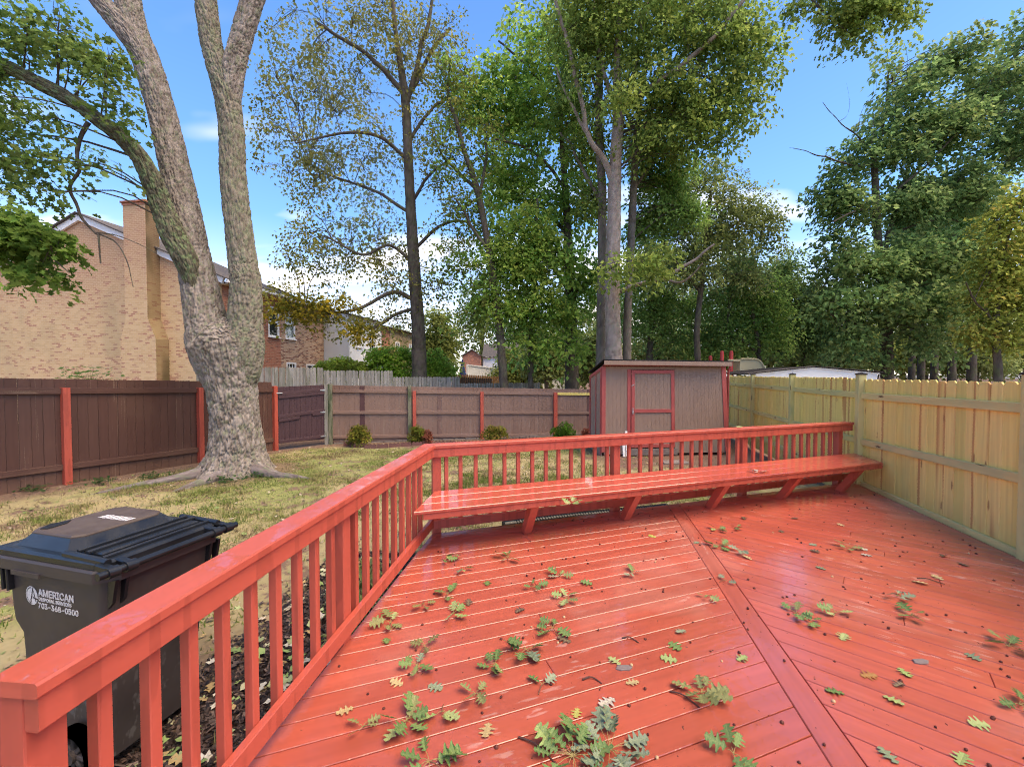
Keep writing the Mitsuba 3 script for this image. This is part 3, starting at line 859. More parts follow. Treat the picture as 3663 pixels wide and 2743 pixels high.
one('soffit', gk, 'm_trim', lambda m: quadpanel(m, [P3(S0 + sn * .21, 1.875), P3(S0 + sd * (SW - .1) + sn * .21, 1.845), P3(S0 + sd * (SW - .1) + sn * .012, 1.835), P3(S0 + sn * .012, 1.845)], [0, 0, 0.012], P3(sd, 0)))
for i, (w, o) in enumerate(((0.55, 0.05), (0.7, 0.06), (1.3, 0.04))):
    pass
one('sill_board', gk, 'm_stone', lambda m: beam(m, sp(.72, .03, -.27), sp(1.9, .03, -.27), .04, .16))
tag('concrete_slab', 'flat grey slab lying on bare soil in front of the shed door', 'slab')
_used['concrete_slab'] = 1
scene['concrete_slab'] = mikit.ply(prism(np.array([[3.35, 9.05, -.37], [3.95, 9.10, -.37], [3.92, 9.42, -.37], [3.38, 9.38, -.37]]), [0, 0, 0.06], 0.01), 'm_stone')
for i, (s, o, h) in enumerate(((0.52, 0.06, 0.42), (0.60, 0.05, 0.47))):
    k = K('offcut_board')
    mm = M()
    beam(mm, sp(s, o + .08, -.36), sp(s, o - 0.02, -.36 + h + .14), 0.06, 0.02, up=P3(sn, 0))
    mm.put(k, 'm_white')
    tag(k, ('shorter' if i == 0 else 'taller') + ' white offcut board leaning on the shed left of its door', 'board')

# ------------------------------------------------------------------ neighbour's white shed and the play frame
tag('white_shed', 'low white gabled shed roof and wall showing over the pine fence', 'shed')
_used['white_shed'] = 1
w0 = np.array([7.91, 13.75])
ws = 4.22
one('gable_wall', 'white_shed', 'm_white', lambda m: m.add(*prism([P3(w0, -.4), P3(w0 + [ws, 0], -.4), P3(w0 + [ws, 0], 1.69), P3(w0 + [ws / 2, 0], 1.88), P3(w0, 1.66)], [0, 0.05, 0])))
one('side_wall', 'white_shed', 'm_darkfence_shade', lambda m: m.add(*prism([P3(w0, -.4), P3(w0 + [0, 2.4], -.4), P3(w0 + [0, 2.4], 1.56), P3(w0, 1.56)], [0.05, 0, 0])))  # white wall in shadow: its shade put in as a dark colour
one('side_wall', 'white_shed', 'm_white', lambda m: m.add(*prism([P3(w0 + [ws, .05], -.4), P3(w0 + [ws, 2.4], -.4), P3(w0 + [ws, 2.4], 1.6), P3(w0 + [ws, .05], 1.6)], [-0.05, 0, 0])))
for sgn, a, b, za, zb_ in ((0, -0.12, ws / 2, 1.65, 1.887), (1, ws / 2, ws + 0.10, 1.887, 1.695)):
    rk = one('roof', 'white_shed', 'm_roofing', lambda m: m.add(*prism([P3(w0 + [a, -.08], za), P3(w0 + [b, -.08], zb_), P3(w0 + [b, 2.5], zb_), P3(w0 + [a, 2.5], za)], [0, 0, 0.02])))
    for row in range(7):
        n_ = 8
        for c_ in range(n_):
            f0, f1 = c_ / n_ + 0.004, (c_ + 1) / n_ - 0.004
            xa, xb = a + (b - a) * f0, a + (b - a) * f1
            z0_, z1_ = za + (zb_ - za) * f0, za + (zb_ - za) * f1
            if row == 0:
                one('shingle', rk, 'm_shingle', lambda m: m.add(*prism([P3(w0 + [xa, -.11], z0_ + .021), P3(w0 + [xb, -.11], z1_ + .021), P3(w0 + [xb, .2], z1_ + .021), P3(w0 + [xa, .2], z0_ + .021)], [0, 0, 0.010 + 0.006 * ((c_ * 7) % 3)])))
one('bargeboard', 'white_shed', 'm_white', lambda m: (beam(m, P3(w0 + [-.06, -.02], 1.625), P3(w0 + [ws / 2, -.02], 1.855), .02, .05), beam(m, P3(w0 + [ws / 2 + .004, -.02], 1.855), P3(w0 + [ws + .05, -.02], 1.665), .02, .05)))

tag('play_frame', 'tan play frame with red posts and a hooded slide behind the shed', 'play frame')
_used['play_frame'] = 1
py = 17.0
for px_, dy_, tz in ((8.609, 0, 2.606), (8.988, 0, 2.606), (8.712, 1.2, 2.469)):
    def pst(m):
        V, Fc, _, _ = tube([[px_, py + dy_, -.4], [px_, py + dy_, tz - .05], [px_, py + dy_, tz]], [0.075, 0.075, 0.05], 10)
        m.add(V, Fc)
    one('post', 'play_frame', 'm_playred', pst, smooth=40)
for i in range(7):
    bx_ = 8.85 + i * 0.069
    one('rail_bar', 'play_frame', 'm_playtan', lambda m: beam(m, [bx_, py - .1, 1.733], [bx_, py - .1, 2.193], .04, .04))
one('rail', 'play_frame', 'm_playtan', lambda m: beam(m, [8.804, py - .1, 2.216], [9.310, py - .1, 2.216], .06, .08))
one('platform', 'play_frame', 'm_playtan', lambda m: box(m, [8.598, py - .1, 1.664], [9.861, py + 1.2, 1.722]))
def hood(m):
    n = 14
    ring = [(9.310, 2.262), (9.861, 2.262)] + [(9.861 + 0.40 * math.sin(t), 2.262 - 0.42 + 0.42 * math.cos(t)) for t in np.linspace(0.2, 1.5, 6)] + [(10.217, 1.630), (9.310, 1.630)]
    m.add(*prism([[x, py - .08, z] for x, z in ring], [0, 0.9, 0], 0))
one('slide_hood', 'play_frame', 'm_playtan', hood)
def hoodrim(m):
    pts = [(9.333, 2.273)] + [(9.861 + 0.42 * math.sin(t), 2.273 - 0.42 + 0.42 * math.cos(t)) for t in np.linspace(0.0, 1.6, 8)]
    V, Fc, _, _ = tube([[x, py - .1, z] for x, z in pts], 0.035, 8)
    m.add(V, Fc)
one('hood_rim', 'play_frame', 'm_playtan', hoodrim, smooth=40)
# ------------------------------------------------------------------ houses
from shapely.geometry import Polygon as SPoly


def wall(key, name, O, d, n, poly, holes, mat_, th=0.12, keylabel=None):
    """wall with openings: poly and holes in (along d, z); outer face at O, thickness away from n"""
    P = SPoly(poly, holes)
    v2, f = trimesh.creation.triangulate_polygon(P, engine='earcut')
    m = M()
    front = np.c_[O + v2[:, :1] * d, v2[:, 1]]
    nn = np.cross(front[f[0, 1]] - front[f[0, 0]], front[f[0, 2]] - front[f[0, 0]])
    f = f if nn @ P3(n, 0) > 0 else f[:, ::-1]
    m.add(front, f, v2)
    m.add(front - P3(n * th, 0), f[:, ::-1], v2)
    for ring in [P.exterior] + list(P.interiors):
        c = np.array(ring.coords)
        for (s0, z0), (s1, z1) in zip(c[:-1], c[1:]):
            a, b = P3(O + d * s0, z0), P3(O + d * s1, z1)
            e = P3(-n * th, 0)
            m.add([a, b, b + e, a + e], [[0, 1, 2, 3]], [(0, z0), (math.hypot(s1 - s0, z1 - z0), z1), (math.hypot(s1 - s0, z1 - z0), z1 + th), (0, z0 + th)])
    return m.put(K(name, key), mat_)


def window(key, O, d, n, s0, s1, z0, z1, mull=1, meet=True, curtain=True, name='window', door=False):
    wk = K(name, key)
    Q = lambda s, off, z: P3(O + d * s + n * off, z)
    for nm, a, b in (('frame', (s0, z0), (s0, z1)), ('frame', (s1, z0), (s1, z1))):
        one(nm, wk, 'm_white', lambda m: beam(m, Q(a[0] + (.03 if a[0] == s0 else -.03), -.02, a[1]), Q(b[0] + (.03 if b[0] == s0 else -.03), -.02, b[1]), .07, .07, up=P3(n, 0), bevel=0))
    for z in ([z0 + .03, z1 - .03] + ([(z0 + z1) / 2] if meet else [])):
        one('frame', wk, 'm_white', lambda m: beam(m, Q(s0 + .065, -.022, z), Q(s1 - .065, -.022, z), .07, .06, up=P3(n, 0), bevel=0))
    for i in range(1, mull + 1):
        s = s0 + (s1 - s0) * i / (mull + 1)
        one('glazing_bar', wk, 'm_white', lambda m: beam(m, Q(s, -.025, (z0 + z1) / 2 + .03 if not door and mull > 1 else z0 + .06), Q(s, -.025, z1 - .06), .03 if not door else .07, .03, up=P3(n, 0), bevel=0))
    one('pane', wk, 'm_glass', lambda m: m.add([Q(s0 + .05, -.035, z0 + .05), Q(s1 - .05, -.035, z0 + .05), Q(s1 - .05, -.035, z1 - .05), Q(s0 + .05, -.035, z1 - .05)], [[0, 1, 2, 3]]))
    one('blind' if curtain else 'dark_room', wk, 'm_curtain' if curtain else 'm_dark', lambda m: m.add([Q(s0, -.11, z0), Q(s1, -.11, z0), Q(s1, -.11, z1), Q(s0, -.11, z1)], [[0, 1, 2, 3]]))  # without a blind, a black sheet paints in the unlit room
    one('sill', wk, 'm_white', lambda m: beam(m, Q(s0 - .04, .03, z0 - .03), Q(s1 + .04, .03, z0 - .03), .10, .05, bevel=0)) if not door else None


HK = np.array([-10.9, 15.5])
hd = unit(np.array([0.156, 0.988]))                   # along the row
hn = np.array([hd[1], -hd[0]])                         # out of the rear facade, towards the right
gd2, gn2 = -hn, -hd                                    # along the gable (leftwards), out of the gable (to the camera)
house = tag('brick_house', 'tan brick house end wall with tall chimney left of the forked tree', 'house')
_used['brick_house'] = 1
wall('brick_house', 'gable_wall', HK, gd2, gn2, [(0, -.6), (12.28, -.6), (12.28, 5.15), (6.14, 7.72), (0, 5.15)], [], 'm_brick_tan')
wl = [(0.62, 1.45, 3.05, 4.35), (2.30, 3.30, 0.55, 1.95)]
hz = [(0.45, 1.35, 3.3, 4.65), (2.45, 3.1, 3.3, 4.6), (0.55, 1.65, 0.6, 2.45), (2.6, 3.25, 0.8, 2.25)]
wall('brick_house', 'rear_wall', HK + hd * 0.0, hd, hn, [(0.121, -.6), (3.2, -.6), (3.2, 5.15), (0.121, 5.15)], [[(a, c), (b, c), (b, e), (a, e)] for a, b, c, e in hz if b < 3.2], 'm_brick_red')
for i, (a, b, c, e) in enumerate(hz):
    if b < 3.2:
        window('brick_house', HK, hd, hn, a, b, c, e, mull=2 if c < 2 else 0, curtain=c < 2)
one('rake_board', 'brick_house', 'm_white', lambda m: beam(m, P3(HK + gd2 * -0.25 + gn2 * .06, 5.12), P3(HK + gd2 * 6.14 + gn2 * .06, 7.80), .09, .24))
one('rake_board', 'brick_house', 'm_white', lambda m: beam(m, P3(HK + gd2 * 6.145 + gn2 * .06, 7.80), P3(HK + gd2 * 12.5 + gn2 * .06, 5.06), .09, .24))
rk = one('roof', 'brick_house', 'm_shingle', lambda m: m.add(*prism([P3(HK + gd2 * -.45 + gn2 * .2, 5.14), P3(HK + gd2 * 6.14 + gn2 * .2, 7.93), P3(HK + gd2 * 6.14 - gn2 * 3.25, 7.93), P3(HK + gd2 * -.45 - gn2 * 3.25, 5.14)], [0, 0, .05])))
rk2 = one('roof', 'brick_house', 'm_shingle', lambda m: m.add(*prism([P3(HK + gd2 * 6.145 + gn2 * .2, 7.93), P3(HK + gd2 * 12.7 + gn2 * .2, 5.12), P3(HK + gd2 * 12.7 - gn2 * 3.25, 5.12), P3(HK + gd2 * 6.145 - gn2 * 3.25, 7.93)], [0, 0, .05])))
one('gutter', 'brick_house', 'm_white', lambda m: beam(m, P3(HK + hn * .42 + hd * -.1, 5.08), P3(HK + hn * .42 + hd * 3.2, 5.08), .12, .11))
one('soffit', 'brick_house', 'm_tanwall', lambda m: beam(m, P3(HK + hn * .19, 5.0), P3(HK + hn * .19 + hd * 3.2, 5.0), .34, .04, bevel=0))
def vent(m):
    V, Fc, _, _ = tube([P3(HK + gd2 * 4.5 - gn2 * 1.2, 7.0), P3(HK + gd2 * 4.5 - gn2 * 1.2, 7.85)], .06, 8)
    m.add(V, Fc)
one('vent_pipe', rk, 'm_steel', vent, smooth=40)
# chimney breast with sloped shoulders
ck = K('chimney', 'brick_house')
CO = HK + gn2 * 0.5
cp = lambda s, z, o=0.0: P3(CO + gd2 * s + gn2 * o, z)
prof = [(2.23, -.6), (2.23, 2.95), (2.56, 3.72), (2.56, 8.0), (3.54, 8.0), (3.54, 3.72), (3.78, 2.95), (3.78, -.6)]
def chim_front(m):
    v2, f = trimesh.creation.triangulate_polygon(SPoly(prof), engine='earcut')
    fr = np.array([cp(s, z) for s, z in v2])
    nn = np.cross(fr[f[0, 1]] - fr[f[0, 0]], fr[f[0, 2]] - fr[f[0, 0]])
    m.add(fr, f if nn @ P3(gn2, 0) > 0 else f[:, ::-1], v2 + [0.05, 0])
scene[ck] = None
mm = M(); chim_front(mm); mm.put(ck, 'm_brick_tan')
def chim_side(lo):
    def f(m):
        pts = prof[:4] if lo else prof[4:]
        for (s0, z0), (s1, z1) in zip(pts[:-1], pts[1:]):
            a, b = cp(s0, z0), cp(s1, z1)
            e = P3(-gn2 * 0.5, 0)
            m.add([a, a + e, b + e, b], [[0, 1, 2, 3]], [(0.05, z0), (.55, z0), (.55, z1), (.05, z1)])
    return f
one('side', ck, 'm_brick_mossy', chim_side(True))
one('side', ck, 'm_brick_tan', chim_side(False))
one('top_course', ck, 'm_brick_red', lambda m: (beam(m, cp(2.50, 8.03, -.25), cp(3.60, 8.03, -.25), .62, .07, bevel=0), beam(m, cp(2.54, 7.94, -.25), cp(3.56, 7.94, -.25), .56, .06, bevel=0)))
one('back', ck, 'm_brick_tan', lambda m: m.add([cp(2.56, 5.5, -.5), cp(3.54, 5.5, -.5), cp(3.54, 8.0, -.5), cp(2.56, 8.0, -.5)], [[0, 1, 2, 3]], [(0, 5.5), (1, 5.5), (1, 8), (0, 8)]))
one('flue', ck, 'm_stone', lambda m: beam(m, cp(2.9, 8.065, -.25), cp(2.9, 8.22, -.25), .3, .3, bevel=.01))
one('flue', ck, 'm_stone', lambda m: beam(m, cp(3.3, 8.065, -.25), cp(3.3, 8.30, -.25), .28, .28, bevel=.01))

# second unit of the row: buff brick
tag('brick_house_001', 'buff brick house with sliding door, second in the row behind the tree', 'house')
_used['brick_house'] = 2
H2 = HK + hd * 3.2
hz2 = [(0.30, 0.95, 3.3, 4.6), (0.35, 1.0, 0.75, 2.2), (1.75, 2.75, 0.1, 2.15)]
wall('brick_house_001', 'rear_wall', H2, hd, hn, [(0.002, -.6), (3.2, -.6), (3.2, 5.1), (0.002, 5.1)], [[(a, c), (b, c), (b, e), (a, e)] for a, b, c, e in hz2], 'm_brick_buff')
for i, (a, b, c, e) in enumerate(hz2):
    window('brick_house_001', H2, hd, hn, a, b, c, e, mull=1 if i == 2 else (0 if i == 0 else 2), meet=i < 2, curtain=i == 0, name='sliding_door' if i == 2 else 'window', door=i == 2)
one('roof', 'brick_house_001', 'm_shingle', lambda m: m.add(*prism([P3(H2 + hn * .45, 5.05), P3(H2 - hn * 6, 6.4), P3(H2 - hn * 6 + hd * 3.4, 6.4), P3(H2 + hn * .45 + hd * 3.4, 5.05)], [0, 0, .05])))
one('gutter', 'brick_house_001', 'm_white', lambda m: beam(m, P3(H2 + hn * .42, 5.0), P3(H2 + hn * .42 + hd * 3.2, 5.0), .12, .11))
one('downpipe', 'brick_house_001', 'm_brick_red', lambda m: beam(m, P3(H2 + hn * .05 + hd * .05, -.4), P3(H2 + hn * .05 + hd * .05, 5.0), .07, .07))
one('lamp', 'brick_house_001', 'm_dark', lambda m: beam(m, P3(H2 + hn * .08 + hd * 1.55, 1.95), P3(H2 + hn * .08 + hd * 1.55, 2.2), .12, .12))
one('side_wall', 'brick_house_001', 'm_brick_buff', lambda m: m.add([P3(H2 + hd * 3.2, -.6), P3(H2 + hd * 3.2 - hn * 3, -.6), P3(H2 + hd * 3.2 - hn * 3, 6.4), P3(H2 + hd * 3.2, 5.1)], [[0, 1, 2, 3]]))

# white rendered house set forward
tag('white_house', 'white rendered house between the brick row and the sparse tall tree', 'house')
_used['white_house'] = 1
H3 = HK + hd * 6.45 + hn * 1.42
wall('white_house', 'side_wall', H3, -hn, -hd, [(0.0, -.6), (5.5, -.6), (5.5, 5.8), (0.0, 4.75)], [], 'm_stucco')
wz = [(0.7, 1.3, 3.15, 4.2), (2.1, 2.75, 3.05, 4.15)]
wall('white_house', 'rear_wall', H3, hd, hn, [(0.121, -.6), (3.6, -.6), (3.6, 4.75), (0.121, 4.75)], [[(a, c), (b, c), (b, e), (a, e)] for a, b, c, e in wz], 'm_white')
for a, b, c, e in wz:
    window('white_house', H3, hd, hn, a, b, c, e, mull=1, curtain=False)
one('roof', 'white_house', 'm_shingle', lambda m: m.add(*prism([P3(H3 + hn * .3 - hd * .1, 4.72), P3(H3 - hn * 5.5 - hd * .1, 5.9), P3(H3 - hn * 5.5 + hd * 3.7, 5.9), P3(H3 + hn * .3 + hd * 3.7, 4.72)], [0, 0, .05])))
one('downpipe', 'white_house', 'm_white', lambda m: beam(m, P3(H3 + hn * .06 + hd * .1, -.4), P3(H3 + hn * .06 + hd * .1, 4.7), .08, .08))
ek = one('porch_roof', 'white_house', 'm_stucco', lambda m: beam(m, P3(H3 + hn * .9 + hd * 1.5, 2.05), P3(H3 + hn * .9 + hd * 3.9, 2.05), 1.6, .16))
for s in (1.6, 3.8):
    one('porch_post', 'white_house', 'm_white', lambda m: beam(m, P3(H3 + hn * 1.6 + hd * s, -.4), P3(H3 + hn * 1.6 + hd * s, 1.96), .12, .12))
tag('brick_house_002', 'tan and red house half hidden behind the sparse tree, right of the white one', 'house')
_used['brick_house'] = 3
H4 = H3 + hd * 3.62
wall('brick_house_002', 'rear_wall', H4, hd, hn, [(0, -.6), (1.1, -.6), (1.1, 4.6), (0, 4.6)], [], 'm_brick_red')
H5 = H4 + hd * 1.1
wz = [(0.8, 1.5, 2.9, 3.8), (3.0, 3.8, 2.9, 3.8)]
wall('brick_house_002', 'rear_wall', H5, hd, hn, [(0.002, -.6), (5.5, -.6), (5.5, 4.6), (0.002, 4.6)], [[(a, c), (b, c), (b, e), (a, e)] for a, b, c, e in wz], 'm_tanwall')
for a, b, c, e in wz:
    window('brick_house_002', H5, hd, hn, a, b, c, e, mull=1, curtain=False)
one('roof', 'brick_house_002', 'm_shingle', lambda m: m.add(*prism([P3(H4 + hn * .3, 4.55), P3(H4 - hn * 5.5, 5.7), P3(H4 - hn * 5.5 + hd * 6.8, 5.7), P3(H4 + hn * .3 + hd * 6.8, 4.55)], [0, 0, .05])))

# far terrace seen through the trunks
def far_house(x0, x1, y, h, mat_, lab, nwin, gable):
    k = K('town_house')
    tag(k, lab, 'house')
    O, d, n = np.array([x0, y]), np.array([1.0, 0]), np.array([0, -1.0])
    W = x1 - x0
    ws_ = [((i + .5) * W / nwin - .55, (i + .5) * W / nwin + .55, z, z + 1.35) for i in range(nwin) for z in (0.6, 3.3)]
    ws_ = [w for w in ws_ if w[3] < h - .2]
    top = [(W, h), (W / 2, h + W * .3), (0, h)] if gable else [(W, h), (0, h)]
    wall(k, 'front_wall', O, d, n, [(0, -.6), (W, -.6)] + top, [[(a, c), (b, c), (b, e), (a, e)] for a, b, c, e in ws_], mat_)
    for a, b, c, e in ws_:
        window(k, O, d, n, a, b, c, e, mull=1, curtain=False)
    if gable:
        for u in (0, 1):
            a, b = (0 - .2, W / 2) if u == 0 else (W / 2, W + .2)
            za, zb2 = (h - .05, h + W * .3 + .05) if u == 0 else (h + W * .3 + .05, h - .05)
            one('roof', k, 'm_shingle', lambda m: m.add(*prism([[x0 + a, y - .3, za], [x0 + b, y - .3, zb2], [x0 + b, y + 8, zb2], [x0 + a, y + 8, za]], [0, 0, .15])))
    else:
        one('roof', k, 'm_shingle', lambda m: m.add(*prism([[x0 - .1, y - .4, h], [x1 + .1, y - .4, h], [x1 + .1, y + 4, h + 2.2], [x0 - .1, y + 4, h + 2.2]], [0, 0, .15])))
    for s in (0.1, W - .1):
        one('corner_board', k, 'm_white', lambda m: beam(m, [x0 + s, y - .04, -.5], [x0 + s, y - .04, h - .1], .2, .06))


far_house(-7.4, -4.6, 62, 4.4, 'm_brick_red', 'far gabled house left of the folded blue parasol', 2, True)
far_house(-4.5, 0.0, 64, 4.3, 'm_white', 'far white town house right behind the folded blue parasol', 3, False)
far_house(0.1, 5.0, 64, 4.5, 'm_brick_buff', 'far buff town house seen between the slim trunks', 3, False)
far_house(5.1, 10.0, 62, 4.2, 'm_brick_red', 'far red brick house seen low between the trunks left of the shed', 3, False)

# folded parasol
tag('parasol', 'folded navy blue parasol far off over the pale panel fence', 'parasol')
_used['parasol'] = 1
pb = np.array([-3.62, 30.2])
def par(m):
    zz = np.linspace(1.2, 2.75, 8)
    V, Fc, _, _ = tube([P3(pb, z) for z in zz], 0.30 * (1 - (zz - 1.2) / 1.62) ** 0.8 + 0.02, 12)
    m.add(V, Fc)
one('canopy', 'parasol', 'm_navy', par, smooth=30)
def parp(m):
    V, Fc, _, _ = tube([P3(pb, -.4), P3(pb, 1.25)], 0.03, 8)
    m.add(V, Fc)
one('pole', 'parasol', 'm_dark', parp, smooth=40)
